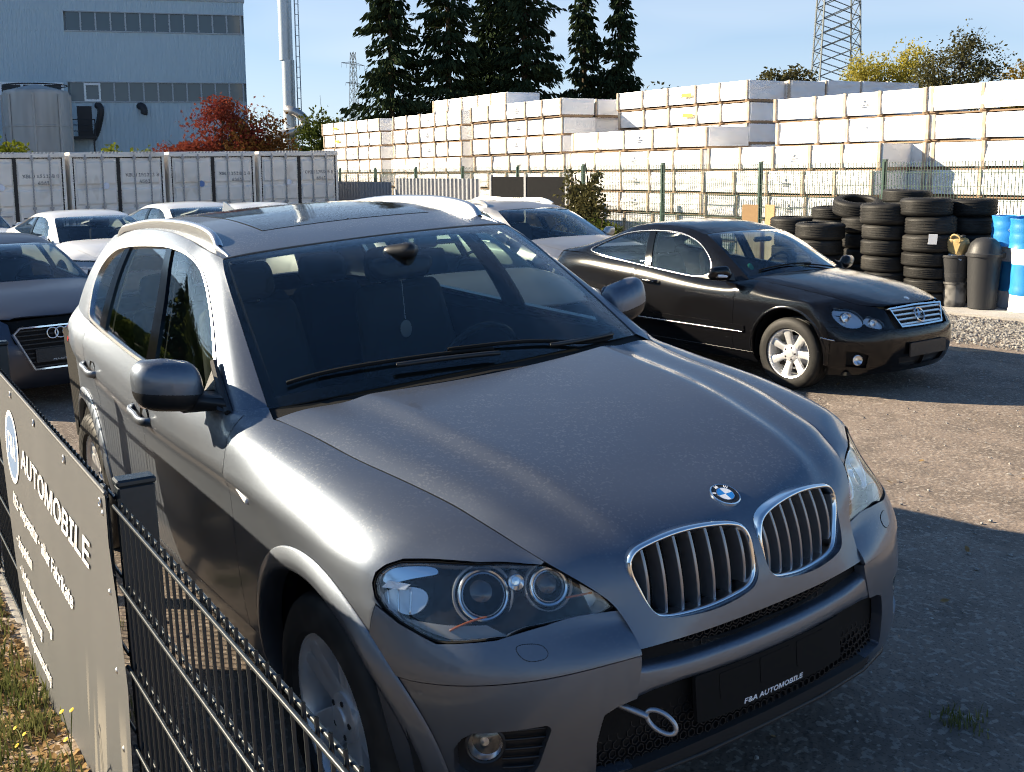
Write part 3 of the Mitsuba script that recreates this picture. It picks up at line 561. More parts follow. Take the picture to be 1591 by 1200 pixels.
def pack(label, x, y, z, L, D, h, ups, seed, battens=True, marks=True, yel=None):
    k = thing('timber_pack', label, 'timber pack', GRP); M = T().translate([x, y, z])
    vk = ('w', round(L, 2), round(D, 2), round(h, 2), seed % 4)
    if vk not in PROTO: PROTO[vk] = mikit.ply(pack_mesh(L, D, h, seed % 4 + 1), 'wrap_mat', smooth=40)
    scene[key_for(k + '__wrap')] = {**PROTO[vk], 'to_world': M @ T().rotate([0, 0, 1], ((seed * 37) % 11 - 5) * .07) @ T().scale([1, 1, 1 + ((seed * 53) % 7 - 3) * .008])}
    bk = ('b', round(L, 2), round(D, 2), seed % 2)
    if bk not in PROTO:
        PROTO[bk] = mikit.ply(cat_([cube(-L + .02, -.02, .03, D - .03, .0, .022)] + [cube(-L * f - .05, -L * f + .05, -.01, D, .02, .058) for f in ups]), 'bearer_mat')
    scene[key_for(k + '__bearers')] = {**PROTO[bk], 'to_world': M}
    if battens:
        if ('bt', round(h, 2)) not in PROTO:
            PROTO['bt', round(h, 2)] = mikit.ply(cube(-.032, .032, -.030, .0, .045, h + .010, .005), 'batten_mat')
        for f in ups:
            scene[key_for(k + '__batten')] = {**PROTO['bt', round(h, 2)], 'to_world': T().translate([x - L * f, y - .006, z])}
    if marks:
        if 'mk' not in PROTO: PROTO['mk'] = mikit.ply(cat_([cube(-.10, .10, -.002, 0, .02, .045), cube(-.07, .06, -.002, 0, -.02, 0), cube(-.02, .03, -.002, 0, .07, .12)]), 'print_grey')
        f = (ups[len(ups) // 2] + ups[len(ups) // 2 - 1]) / 2
        scene[key_for(k + '__print')] = {**PROTO['mk'], 'to_world': T().translate([x - L * f, y - .062, z + h * .5])}
    if yel:
        if 'yl' not in PROTO: PROTO['yl'] = mikit.ply(cube(-.16, .16, -.003, 0, -.04, .04), 'label_yellow')
        scene[key_for(k + '__label')] = {**PROTO['yl'], 'to_world': T().translate([x - L * yel, y - .07, z + h * .55])}
UPS = [.015, .20, .37, .58, .78, .985]
ORD = ['top', 'second', 'third', 'fourth', 'fifth', 'sixth', 'seventh', 'eighth', 'ninth']
def stack(where, x, y, L, D, n, h, z0, seed, vis=9, ups=UPS, yel=None, jit=.045):
    g = np.random.default_rng(seed)
    for i in range(n):
        if i < n - vis: continue
        pack('white timber pack, %s from the top, %s' % (ORD[n - 1 - i] if i < n - 1 else 'first', where), x + g.normal(0, jit), y + g.normal(0, jit * .6), z0 + i * h, L, D, h - .012, ups, seed + i * 3, vis < 99, True, yel if (yel and i >= n - 2) else None)
stack('stack at the right picture edge', -4.05, 14.0, 4.3, 1.1, 7, .46, -.15, 1)
stack('stack behind the tallest tyres', -8.38, 14.0, 3.32, 1.1, 7, .46, -.15, 2, ups=[.015, .28, .5, .70, .985])
stack('low front stack', -8.64, 13.15, 4.05, .84, 5, .46, -.15, 3)
stack('front stack one step above the low one', -13.1, 13.6, 4.55, 1.15, 6, .46, -.15, 4)
stack('high stack in the middle', -18.46, 14.0, 4.35, 1.0, 8, .46, -.15, 5)
stack('row behind the high middle stack', -18.50, 15.06, 4.35, 1.0, 8, .46, -.15, 6, vis=3)
stack('stack second from the left', -23.3, 14.0, 4.35, 1.1, 8, .46, -.17, 7)
stack('leftmost stack beside the containers', -28.5, 14.0, 4.75, 1.0, 8, .46, -.17, 8, yel=.72)
stack('tallest stack at the back', -22.7, 15.15, 4.3, 1.15, 9, .46, -.15, 9, vis=3)
for j in range(5):
    stack(['back stack with yellow labels', 'second row behind the yellow labels', 'third row behind the yellow labels', 'fourth row behind the yellow labels', 'fifth row behind the yellow labels'][j], -13.5 + .05 * j, 15.3 + 1.13 * j, 4.4, 1.08, 8, .46, -.05 + .02 * j, 10 + j, vis=8 if j == 0 else 2, yel=.42 if j == 0 else None)
# ---------------------------------------------------------------- the grey off-road estate in front: surface nets (x forwards, y to its left, z up; right half)
def side_col(x, W, zc, bz, bw, b=.28):
    return [(x, W - .07, b), (x, W - .035, .42), (x, W - .020, .55), (x, W - .019, .68), (x, W - .023, .80), (x, W - .022, zc - .05), (x, W, zc), (x, W - .014, (zc + bz) / 2), (x, bw, bz)]
SUV_COLS = [
    [(-3.93, 0, .34), (-3.99, 0, .42), (-4.0, 0, .55), (-4.0, 0, .68), (-3.97, 0, .80), (-3.95, 0, .95), (-3.93, 0, 1.02), (-3.92, 0, 1.12), (-3.88, 0, 1.24)],
    [(-3.90, .50, .34), (-3.95, .52, .42), (-3.96, .53, .55), (-3.96, .53, .68), (-3.93, .52, .80), (-3.91, .51, .95), (-3.89, .51, 1.03), (-3.88, .50, 1.13), (-3.84, .48, 1.24)],
    [(-3.76, .75, .34), (-3.79, .77, .42), (-3.80, .78, .55), (-3.80, .785, .68), (-3.79, .78, .80), (-3.78, .775, .99), (-3.77, .775, 1.05), (-3.75, .755, 1.14), (-3.70, .70, 1.25)],
    side_col(-3.40, .878, 1.065, 1.245, .795, .32),
    side_col(-2.90, .934, 1.04, 1.235, .858),
    side_col(-2.30, .952, 1.0, 1.212, .894),
    side_col(-1.60, .962, .962, 1.175, .913),
    side_col(-1.00, .960, .95, 1.15, .913),
    [(-.62, .885, .28), (-.62, .92, .42), (-.62, .933, .55), (-.62, .937, .68), (-.62, .935, .80), (-.62, .936, .90), (-.62, .957, .947), (-.62, .935, 1.05), (-.60, .905, 1.14)],
    [(-.42, .885, .28), (-.42, .92, .42), (-.42, .933, .55), (-.42, .940, .68), (-.42, .940, .80), (-.42, .942, .90), (-.42, .955, .945), (-.42, .918, 1.065), (-.43, .795, 1.124)],
    [(-.20, .885, .28), (-.20, .92, .42), (-.20, .933, .55), (-.20, .943, .68), (-.20, .947, .80), (-.20, .949, .89), (-.20, .951, .94), (-.20, .89, 1.055), (-.20, .75, 1.095)],
    [(.02, .885, .28), (.02, .92, .42), (.02, .935, .55), (.02, .946, .68), (.02, .950, .80), (.02, .949, .88), (.02, .944, .935), (.02, .867, 1.040), (.02, .727, 1.071)],
    [(.22, .885, .28), (.22, .92, .42), (.22, .935, .55), (.22, .945, .68), (.22, .947, .80), (.22, .940, .875), (.22, .928, .925), (.22, .84, 1.016), (.22, .687, 1.046)],
    [(.40, .88, .28), (.40, .908, .40), (.40, .925, .55), (.40, .935, .675), (.395, .928, .79), (.39, .915, .86), (.385, .898, .915), (.40, .795, .985), (.40, .64, 1.011)],
    [(.54, .84, .30), (.55, .862, .40), (.55, .875, .55), (.545, .882, .675), (.52, .865, .785), (.50, .84, .85), (.485, .82, .90), (.49, .735, .960), (.50, .618, .985)],
    [(.66, .74, .32), (.675, .765, .40), (.68, .775, .55), (.672, .78, .675), (.635, .765, .777), (.61, .735, .835), (.59, .715, .88), (.583, .66, .930), (.59, .585, .949)],
    [(.75, .58, .34), (.765, .60, .40), (.775, .615, .55), (.768, .615, .678), (.722, .605, .768), (.70, .585, .82), (.68, .572, .862), (.667, .56, .892), (.672, .548, .910)],
    [(.80, .42, .355), (.825, .425, .42), (.84, .43, .55), (.843, .405, .69), (.792, .41, .755), (.78, .415, .775), (.765, .435, .805), (.75, .46, .835), (.74, .482, .855)],
    [(.83, .22, .365), (.855, .22, .43), (.872, .22, .55), (.870, .22, .683), (.85, .22, .70), (.845, .22, .705), (.84, .22, .71), (.835, .22, .715), (.83, .22, .72)],
    [(.84, 0, .37), (.865, 0, .43), (.882, 0, .55), (.882, 0, .683), (.86, 0, .70), (.855, 0, .705), (.85, 0, .71), (.845, 0, .715), (.84, 0, .72)]]
R_ = lambda rows: np.array(rows, float) * [1, -1, 1]
def creased(cols):
    """Two more rows close to the side crease: sharp along the doors, fading out over the wing."""
    out = []
    for i, c in enumerate(np.array(cols, float)):
        k = np.clip((11 - i) / 3.0, 0, 1); S = np.r_[0, np.cumsum(np.linalg.norm(np.diff(c, axis=0), axis=1))]; f = Akima1DInterpolator(S, c, axis=0, method='makima')
        a, b = S[6] - .22 * (S[6] - S[5]), S[6] + .13 * (S[7] - S[6])
        pa, pb = c[6] + .22 * (c[5] - c[6]), c[6] + .13 * (c[7] - c[6])
        out.append(np.vstack([c[:6], pa * k + f(a) * (1 - k), c[6:7], pb * k + f(b) * (1 - k), c[7:]]))
    return np.array(out)
ring = Patch(R_(creased(SUV_COLS)).transpose(1, 0, 2), NT=520, NS=240, sm=.035, tref=3, sref=7)
# greenhouse side, from the belt to the roof gutter, rear to windscreen edge
SUV_G = [
    [(-3.70, .70, 1.25), (-3.64, .645, 1.41), (-3.53, .565, 1.56), (-3.45, .52, 1.615)],
    [(-3.42, .793, 1.245), (-3.36, .725, 1.42), (-3.27, .635, 1.575), (-3.22, .585, 1.635)],
    [(-2.90, .857, 1.237), (-2.87, .785, 1.43), (-2.82, .68, 1.60), (-2.79, .62, 1.668)],
    [(-2.30, .893, 1.214), (-2.30, .812, 1.42), (-2.30, .703, 1.622), (-2.30, .643, 1.688)],
    [(-1.65, .911, 1.178), (-1.72, .82, 1.41), (-1.85, .71, 1.622), (-1.90, .652, 1.683)],
    [(-1.00, .911, 1.151), (-1.22, .813, 1.39), (-1.50, .715, 1.602), (-1.58, .658, 1.656)],
    [(-.72, .905, 1.143), (-1.00, .800, 1.37), (-1.33, .708, 1.575), (-1.42, .664, 1.632)],
    [(-.56, .875, 1.141), (-.87, .785, 1.365), (-1.19, .698, 1.562), (-1.30, .665, 1.615)],
    [(-.505, .785, 1.144), (-.80, .738, 1.352), (-1.09, .686, 1.54), (-1.19, .655, 1.594)]]
green = Patch(R_(SUV_G).transpose(1, 0, 2), NT=300, NS=100, sm=.02, tref=1, sref=4)
# roof: rows across from gutter to gutter (right half), columns from rear to front
SUV_R = [[(-3.45, .52, 1.615), (-3.22, .585, 1.635), (-2.79, .62, 1.668), (-2.30, .643, 1.688), (-1.90, .652, 1.683), (-1.58, .658, 1.656), (-1.36, .662, 1.624), (-1.19, .655, 1.594)],
    [(-3.47, .42, 1.635), (-3.23, .47, 1.668), (-2.80, .54, 1.697), (-2.30, .55, 1.715), (-1.90, .55, 1.708), (-1.57, .55, 1.680), (-1.35, .54, 1.645), (-1.165, .54, 1.606)],
    [(-3.48, .24, 1.655), (-3.22, .27, 1.688), (-2.80, .28, 1.716), (-2.30, .28, 1.733), (-1.90, .28, 1.724), (-1.56, .28, 1.694), (-1.34, .28, 1.659), (-1.13, .28, 1.616)],
    [(-3.50, 0, 1.66), (-3.23, 0, 1.693), (-2.80, 0, 1.722), (-2.30, 0, 1.737), (-1.90, 0, 1.728), (-1.56, 0, 1.698), (-1.34, 0, 1.663), (-1.12, 0, 1.619)]]
roofp = Patch(R_(SUV_R), NT=160, NS=80, tref=3, sref=3)
# windscreen: rows from the bottom to the top, columns from the right edge to the centre
SUV_W = [[(-.505, .785, 1.144), (-.44, .55, 1.158), (-.40, .28, 1.166), (-.385, 0, 1.169)],
    [(-.80, .738, 1.352), (-.72, .52, 1.372), (-.68, .27, 1.382), (-.665, 0, 1.385)],
    [(-1.09, .686, 1.540), (-1.01, .50, 1.556), (-.97, .26, 1.566), (-.96, 0, 1.569)],
    [(-1.19, .655, 1.594), (-1.155, .50, 1.606), (-1.125, .26, 1.615), (-1.115, 0, 1.618)]]
screenp = Patch(R_(SUV_W), NT=60, NS=60, tref=0, sref=3)
# bonnet and nose: rows from the right edge to the centre, columns from the rear to the slot under the kidneys
HE = [(-.43, .795, 1.124), (-.20, .75, 1.095), (.02, .727, 1.071), (.22, .687, 1.046), (.40, .64, 1.011), (.50, .618, .985), (.59, .585, .949), (.672, .548, .910), (.74, .482, .855), (.785, .425, .79), (.835, .405, .70)]
HC = [(-.30, 1.158), (-.10, 1.136), (.10, 1.110), (.28, 1.080), (.44, 1.047), (.57, 1.013), (.675, .983), (.745, .955), (.80, .915), (.848, .82), (.872, .702)]
def bonnet_net():
    rows = []
    fr = [1, .88, .72, .6, .45, .22, 0]
    bump = [0, .014, .009, .021, .012, .003, 0]     # a ridge runs back from the outer edge of each grille
    fade = [.75, 1, 1, 1, 1, .9, .75, .55, .2, 0, 0]
    for q, b in zip(fr, bump):
        r = []
        for j, ((ex, ew, ez), (cx, cz)) in enumerate(zip(HE, HC)):
            s = 1 - q * q if j < 8 else 1 - q ** 2.4
            k = .55 + .45 * (j < 8)
            r.append((ex + (cx - ex) * s, ew * q, ez + (cz - ez) * (1 - q ** 2.2) + b * fade[j]))
        rows.append(r)
    return R_(rows)
bonnet = Patch(bonnet_net(), NT=220, NS=130, sm=.02, tref=6, sref=3)
# ---------------------------------------------------------------- the grey off-road estate: parts
CRM = np.array([[.99960, -.00087, -.02810], [-.00087, .99810, -.06160], [.02810, .06160, .99771]])
SUVM = np.eye(4); SUVM[:3, :3] = CRM
M_suv = T(SUVM.tolist())
suv = thing('suv', 'grey metallic off-road estate car with twin chrome kidney grilles, largest vehicle, behind the fence', 'car')
IN = np.array([-1.6, 0, .8])
side_sub = lambda D: (D[:, 0] > -3.77) & (D[:, 0] < .56)
def xz(pts): return ring.poly(np.array([(a, 0, b) for a, b in pts]), (0, 2), side_sub)
def r3(pts, patch=None): return (patch or ring).poly(R_(pts))
def circ(cx, cz, r, n=48): return [(cx + r * math.cos(a), cz + r * math.sin(a)) for a in np.linspace(0, 2 * np.pi, n, endpoint=False)]
def xz_clip(pts):   # outline may leave the surface above or below: those points are clamped
    return xz(pts)
SUVW = [(.10, .36), (-2.90, .36)]
arch_f = xz([(a, max(b, .30)) for a, b in circ(SUVW[0][0], .36, .455)]); arch_r = xz([(a, max(b, .30)) for a, b in circ(SUVW[1][0], .36, .455)])
HL = [(.417, .894, .875), (.419, .886, .898), (.432, .861, .916), (.455, .827, .928), (.498, .778, .928), (.582, .68, .918), (.646, .581, .907), (.672, .55, .903), (.70, .525, .888), (.733, .487, .855), (.755, .45, .828), (.77, .422, .79), (.765, .455, .783), (.744, .518, .782), (.718, .595, .780), (.703, .633, .778), (.695, .661, .772), (.690, .684, .762), (.677, .709, .764), (.658, .743, .761), (.61, .805, .757), (.589, .824, .759), (.553, .847, .771), (.50, .874, .794), (.46, .891, .818), (.431, .898, .844)]
hl_poly = r3(HL)
def big(t0, t1, s0=-.05, s1=None): return sbox(t0, s0, t1, ring.S + .05 if s1 is None else s1)
t_at = lambda x, z=.6: ring.find(np.array([[x, 0, z]]), (0, 2), side_sub)[0][0]
frontend = ring.poly(R_([(.45, .925, .28), (.465, .915, .40), (.44, .935, .60), (.425, .928, .74), (.437, .905, .83), (.50, .874, .794), (.589, .824, .759), (.677, .709, .764), (.718, .595, .78), (.772, .415, .784), (.82, .405, .735), (.843, .405, .69), (.82, .42, .355), (.74, .60, .335), (.62, .78, .31)]))
lowcut = xz([(-4, .2), (.46, .2), (.46, .41), (-2.4, .41), (-4, .41)])
side_all = big(0, ring.T)
bumper_up = frontend.intersection(ring.poly(R_([(.36, .93, .672), (.453, .921, .670), (.55, .879, .665), (.671, .78, .669), (.762, .63, .673), (.843, .402, .690), (.80, .40, .80), (.6, .60, .97), (.36, .80, 1.0)])))
bumper_lo = frontend.difference(bumper_up.buffer(.0001))
fogo = r3([(.628, .822, .500), (.645, .806, .530), (.665, .788, .545), (.763, .641, .556), (.768, .632, .548), (.745, .662, .455), (.73, .68, .425), (.64, .80, .42), (.622, .822, .44)])
towo = r3([(.862, .33, .598), (.848, .40, .588), (.828, .475, .575), (.815, .508, .560), (.800, .525, .49), (.782, .525, .40), (.83, .36, .395), (.87, .2, .5)])
fogo = fogo.buffer(-.008).buffer(.008)
bumper_lo = bumper_lo.difference(fogo).difference(towo.buffer(-.01).buffer(.01))
bumper_lo = max(bumper_lo.buffer(-.006).geoms if hasattr(bumper_lo.buffer(-.006), 'geoms') else [bumper_lo.buffer(-.006)], key=lambda q: q.area).buffer(.006)
blade = ring.poly(R_([(.843, .412, .655), (.868, .25, .648), (.882, 0, .645), (.882, -.02, .645), (.882, -.02, .588), (.882, 0, .588), (.872, .22, .592), (.860, .33, .598), (.848, .40, .588), (.838, .43, .61)]))
blade = blade.union(sbox(ring.T - .004, blade.bounds[1] + .02, ring.T + .01, blade.bounds[3] - .001)).buffer(.001).buffer(-.001)
lip = ring.poly(R_([(.80, .45, .352), (.80, .45, .395), (.83, .36, .402), (.857, .22, .41), (.866, 0, .415), (.84, 0, .37)])).buffer(.002).union(sbox(ring.T - .05, .03, ring.T + .01, .06)).buffer(.001)
seam_f, seam_b = -.53, -1.60
top_z = 1.6
pf_door = sbox(0, -1, t_at(-.53, .6), 99).intersection(xz([(-.30, .42), (-.30, .8), (-.30, 1.3), (-.40, top_z), (-1.0, top_z), (-1.60, top_z), (-1.60, 1.2), (-1.60, .42)]))
pr_door = xz([(-1.60, .42), (-1.60, 1.2), (-1.60, top_z), (-2.5, top_z), (-2.90, top_z), (-2.78, 1.24), (-2.70, 1.10), (-2.62, 1.0), (-2.50, .90), (-2.42, .75), (-2.40, .55), (-2.40, .42)])
pfend = sbox(t_at(-.53, .6), 0, r3([(.668, .552, .91), (.60, .60, .9), (.6, .58, .95)]).bounds[2], ring.S)
pfend = pfend.difference(hl_poly.buffer(.003)).difference(frontend).difference(arch_f).difference(lowcut)
pfend = max(pfend.geoms, key=lambda g: g.area) if hasattr(pfend, 'geoms') else pfend
rear_end = big(0, t_at(-3.66, .5)).intersection(sbox(-1, -.1, 99, ring.find(np.array([[-3.4, 0, .80]]), (0, 2), side_sub)[0][1]))
tail_l = xz([(-3.32, 1.085), (-3.45, 1.03), (-3.6, .985), (-3.76, .97), (-3.76, 1.13), (-3.6, 1.14)])
pquart = big(0, t_at(-2.40, .5)).union(xz([(-3.7, .3), (-3.7, top_z), (-2.3, top_z), (-2.3, .3)])).difference(xz([(-2.40, .42), (-1.5, .42), (-1.5, top_z), (-2.90, top_z), (-2.78, 1.24), (-2.70, 1.10), (-2.62, 1.0), (-2.50, .90), (-2.42, .75), (-2.40, .55)]).buffer(.001)).difference(big(t_at(-2.30, 1.05), 99)).difference(arch_r).difference(rear_end).difference(tail_l.buffer(.003))
pquart = max(pquart.geoms, key=lambda g: g.area) if hasattr(pquart, 'geoms') else pquart
sill = lowcut.intersection(big(t_at(-2.44, .35), t_at(-.36, .35)))
def both(name, mesh, mat_, sm=True, lab=None):
    out = []
    for m in (mesh, mirror_y(mesh)):
        k = put(suv + '__' + name, m, mat_, sm, M_suv); out.append(k)
    return out
def side_panels(m):   # merged smooth normals
    return m
both('fender', panel(ring, pfend, .022, out=IN), 'grey_paint')
both('front_door', panel(ring, pf_door.difference(arch_f), .03, out=IN), 'grey_paint')
both('rear_door', panel(ring, pr_door.difference(arch_r), .03, out=IN), 'grey_paint')
both('quarter_panel', panel(ring, pquart, .035, out=IN), 'grey_paint')
both('sill', panel(ring, sill, .05, out=IN), 'grey_paint')
tl = both('tail_lamp', panel(ring, tail_l, .04, out=IN, lift=.004), 'red_lens')
reb = panel(ring, rear_end, .06, gap=.002, out=IN)
put(suv + '__rear_bumper', cat_([reb, mirror_y(reb)]), 'grey_paint', True, M_suv)
by = np.linspace(-.445, .445, 41); ay = np.abs(by)
bx = np.interp(ay, [0, .1, .22, .34, .40, .445], [.883, .882, .873, .857, .845, .834]); zb_ = np.interp(ay, [0, .3, .38, .445], [.590, .594, .590, .578]); zt_ = np.interp(ay, [0, .3, .40, .445], [.648, .650, .657, .668])
bl_rows = [np.stack([bx - dx, by, (zb_ if b else zt_) + dz], 1) for dx, b, dz in ((.06, 1, .006), (.010, 1, 0), (.002, 1, .006), (.0, 1, .016), (.002, 0, -.016), (.008, 0, -.005), (.020, 0, .001), (.10, 0, .012))]
blade_m = sheet(np.array(bl_rows), flip=True)
fb_ = cat_([panel(ring, bumper_up, .018, gap=.0022, out=IN, lift=.003), panel(ring, bumper_lo, .022, gap=.0022, out=IN, lift=-.001, thick=.03)])
put(suv + '__front_bumper', cat_([fb_, mirror_y(fb_), blade_m]), 'grey_paint', True, M_suv)
lipm = panel(ring, lip, .03, gap=.0005, out=IN, thick=.05, lift=.002)
lip_edge = tube(np.vstack([R_([(.50, .88, .285), (.62, .78, .31), (.74, .60, .332), (.80, .44, .35), (.835, .22, .362), (.842, 0, .366)]), R_([(.835, -.22, .362), (.80, -.44, .35), (.74, -.60, .332), (.62, -.78, .31), (.50, -.88, .285)])]), .007, 6)
put(suv + '__front_lip', cat_([lipm, mirror_y(lipm), lip_edge]), 'dark_trim', True, M_suv)
# dark inner shell behind the gaps and openings
inner = []
t15, s15 = ring.find(R_([(.74, .50, .86)]))[0][0], ring.find(R_([(.72, .605, .77)]))[0][1]
core = big(0, ring.T).difference(sbox(t15 - .12, s15 - .06, 99, 99)).difference(arch_f.buffer(.02)).difference(arch_r.buffer(.02))
for g in (core.geoms if hasattr(core, 'geoms') else [core]):
    if g.area > .05:
        q = panel(ring, g, .07, gap=0, thick=0, out=IN, lift=-.035); inner += [q, mirror_y(q)]
for wx, wz in SUVW:      # wheel wells
    g = np.linspace(-.25, math.pi + .25, 24)
    for s in (-1, 1):
        a = np.stack([wx + .47 * np.cos(g), np.full(24, s * .90), wz + .47 * np.sin(g)], 1); b = a * [1, 0, 1] + [0, s * .45, 0]
        inner.append(sheet(np.stack([a, b])))
        c = np.array([[wx, s * .45, wz]]); inner.append(sheet(np.stack([b, np.repeat(c, 24, 0)])))
inner += [cube(-3.7, .62, -.78, .78, .27, .30), cube(.45, .52, -.72, .72, .30, .86)]
put(suv + '__inner_shell', cat_(inner), 'matt_black', False, M_suv)
# wheel arch flares
FL = []
def flare(wx, wz, a0, a1, r0=.452, r1=.515):
    g = np.linspace(math.radians(a0), math.radians(a1), 50); rows = []
    for r, l in ((r0, -.05), (r0, .014), (r0 + .012, .020), ((r0 + r1) / 2, .018), (r1 - .004, .009), (r1, .002)):
        p = np.stack([wx + r * np.cos(g), np.zeros(50), np.maximum(wz + r * np.sin(g), .29)], 1)
        ts = ring.find(p, (0, 2), side_sub); rows.append(offset_curve(ring, ts, 0) + np.stack([0 * g, 0 * g - l, 0 * g], 1))
    return sheet(np.array(rows), flip=True)
fl = [flare(SUVW[0][0], .36, -8, 188), flare(SUVW[1][0], .36, -8, 188)]
for m in fl: both('wheel_arch_flare', m, 'grey_paint')
# bonnet with holes for the grilles, roof, pillars
KID = np.array([(.761, .375, .892), (.760, .365, .909), (.764, .314, .930), (.776, .218, .942), (.791, .122, .939), (.801, .065, .930), (.810, .028, .913), (.818, .012, .882), (.827, .009, .831), (.834, .016, .783), (.835, .035, .759), (.832, .073, .745), (.821, .165, .731), (.810, .237, .730), (.801, .293, .735), (.794, .328, .748), (.786, .346, .774), (.775, .364, .822)]) * [1, -1, 1]
KC = KID.mean(0); KN = np.linalg.svd(KID - KC)[2][2]; KN *= np.sign(KN[0])
KU = np.cross([0, 0, 1.], KN); KU /= np.linalg.norm(KU); KV = np.cross(KN, KU)       # KU towards +y, KV up
K2 = np.stack([(KID - KC) @ KU, (KID - KC) @ KV], 1); K2 = spl(K2, 96, closed=True)
kpoly = Polygon(K2); kin = kpoly.buffer(-.017)
kid3 = lambda q, d=0.0: KC + np.asarray(q)[:, :1] * KU + np.asarray(q)[:, 1:2] * KV + d * KN
hood_out = sbox(0, 0, bonnet.T, bonnet.S + .01)
khole = Polygon(bonnet.find(kid3(np.array(kpoly.buffer(-.006).exterior.coords)[:-1]))).buffer(0)
hm = panel(bonnet, hood_out.difference(khole), .016, gap=.0018, out=IN, thick=.03)
put(suv + '__bonnet', cat_([hm, mirror_y(hm)]), 'grey_paint', True, M_suv)
rm = panel(roofp, sbox(0, 0, roofp.T, roofp.S + .01), .04, gap=.001, out=IN, thick=.01)
rfw = roofp.find(R_([(-1.42, .40, 0), (-1.42, -.01, 0), (-2.75, -.01, 0), (-2.75, .42, 0)]), (0, 1))
sunr = Polygon(rfw).buffer(.02).buffer(-.02)
rm = panel(roofp, sbox(0, 0, roofp.T, roofp.S + .01).difference(sunr.union(sbox(sunr.bounds[0] + .02, roofp.S - .05, sunr.bounds[2] - .02, roofp.S + .02))), .04, gap=.001, out=IN, thick=.01)
put(suv + '__roof', cat_([rm, mirror_y(rm)]), 'grey_paint', True, M_suv)
sm_ = panel(roofp, sunr.union(sbox(sunr.bounds[0] + .02, roofp.S - .05, sunr.bounds[2] - .02, roofp.S + .012)), .05, gap=.004, out=IN, lift=.002)
prin('roof_glass', (.012, .013, .015), .06, spec=.6, clearcoat=1.0)
put(suv + '__sunroof', cat_([sm_, mirror_y(sm_)]), 'roof_glass', True, M_suv)
# side windows: outlines on the greenhouse surface
WIN = [(-.66, .895, 1.152), (-1.0, .905, 1.162), (-1.44, .905, 1.180), (-2.16, .89, 1.219), (-2.69, .865, 1.249), (-2.80, .853, 1.262), (-2.83, .838, 1.31), (-2.90, .79, 1.42), (-2.87, .735, 1.53), (-2.72, .712, 1.585), (-2.49, .706, 1.601), (-2.10, .705, 1.615), (-1.776, .707, 1.624), (-1.477, .709, 1.603), (-1.311, .711, 1.565), (-1.188, .735, 1.512), (-1.057, .771, 1.43), (-.957, .802, 1.359), (-.80, .86, 1.235)]
wts = green.find(R_(WIN)); wline = chaikin(wts)
wpoly = Polygon(wline).buffer(.012).buffer(-.012)
gts = lambda x, y, z: green.find(R_([(x, y, z)]))[0]
def gband(p0, p1, q0, q1):
    return Polygon([gts(*p0), gts(*p1), gts(*q1), gts(*q0)])
Bp = Polygon([gts(-1.56, .912, 1.172), gts(-1.775, .708, 1.64), gts(-1.70, .708, 1.64), gts(-1.44, .912, 1.165)]).buffer(.001)
Cp = Polygon([gts(-2.50, .895, 1.21), gts(-2.52, .70, 1.62), gts(-2.41, .70, 1.62), gts(-2.36, .895, 1.205)]).buffer(.001)
trim = wpoly.buffer(.020).difference(wpoly)
pil_all = sbox(0, 0, green.T, green.S).difference(wpoly.buffer(.020))
ta = np.linspace(ring.find(R_([(-.60, .905, 1.14)]))[0][0], ring.find(R_([(-.432, .797, 1.124)]))[0][0], 14); tb = np.linspace(green.find(R_([(-.72, .905, 1.143)]))[0][0], green.T, 14)
foot = sheet(np.stack([ring.ev(ta, 0 * ta + ring.S) + [0, 0, -.002], green.ev(tb, 0 * tb + .004)]))
both('side_frame', cat_([panel(green, pil_all, .03, gap=.001, out=IN, thick=.02), foot]), 'grey_paint')
both('window_trim', panel(green, trim, .02, gap=.0005, out=IN, thick=.02, lift=.004), 'satin_alu')
for Q in (Bp, Cp): both('door_pillar', panel(green, Q.intersection(wpoly), .04, gap=0, out=IN, lift=-.002, thick=.03), 'gloss_black')
gl = wpoly.difference(Bp).difference(Cp)
for g in sorted(gl.geoms, key=lambda g: -g.bounds[0]):
    if g.area > .01: both('side_window', panel(green, g, .05, gap=0, out=IN, lift=-.010, thick=0), 'glass_tint')
wm = panel(screenp, sbox(0, 0, screenp.T + .01, screenp.S), .05, gap=0, thick=0, out=IN, lift=-.004)
put(suv + '__windscreen', cat_([wm, mirror_y(wm)]), 'glass_clear', True, M_suv)
# black border inside the windscreen and the cowl below it
bor = sbox(0, 0, screenp.T + .01, screenp.S).difference(sbox(.035, .05, screenp.T + .02, screenp.S - .035))
bm = panel(screenp, bor, .05, gap=0, thick=0, out=IN, lift=-.010)
cow = sheet(np.stack([R_([(-.43, .80, 1.118), (-.36, .60, 1.134), (-.30, .30, 1.142), (-.28, 0, 1.146)]), R_([(-.53, .80, 1.150), (-.47, .56, 1.158), (-.43, .28, 1.166), (-.41, 0, 1.169)])]))
put(suv + '__cowl', cat_([bm, mirror_y(bm), moved(cow, trans(0, 0, -.006)), mirror_y(moved(cow, trans(0, 0, -.006)))]), 'matt_black', True, M_suv)
# rear closing glass
rg = sheet(R_([[(-3.70, .70, 1.25), (-3.84, .48, 1.24), (-3.88, 0, 1.24)], [(-3.45, .52, 1.62), (-3.47, .40, 1.64), (-3.50, 0, 1.665)]]))
put(suv + '__rear_window', cat_([rg, mirror_y(rg)]), 'glass_dark', True, M_suv)
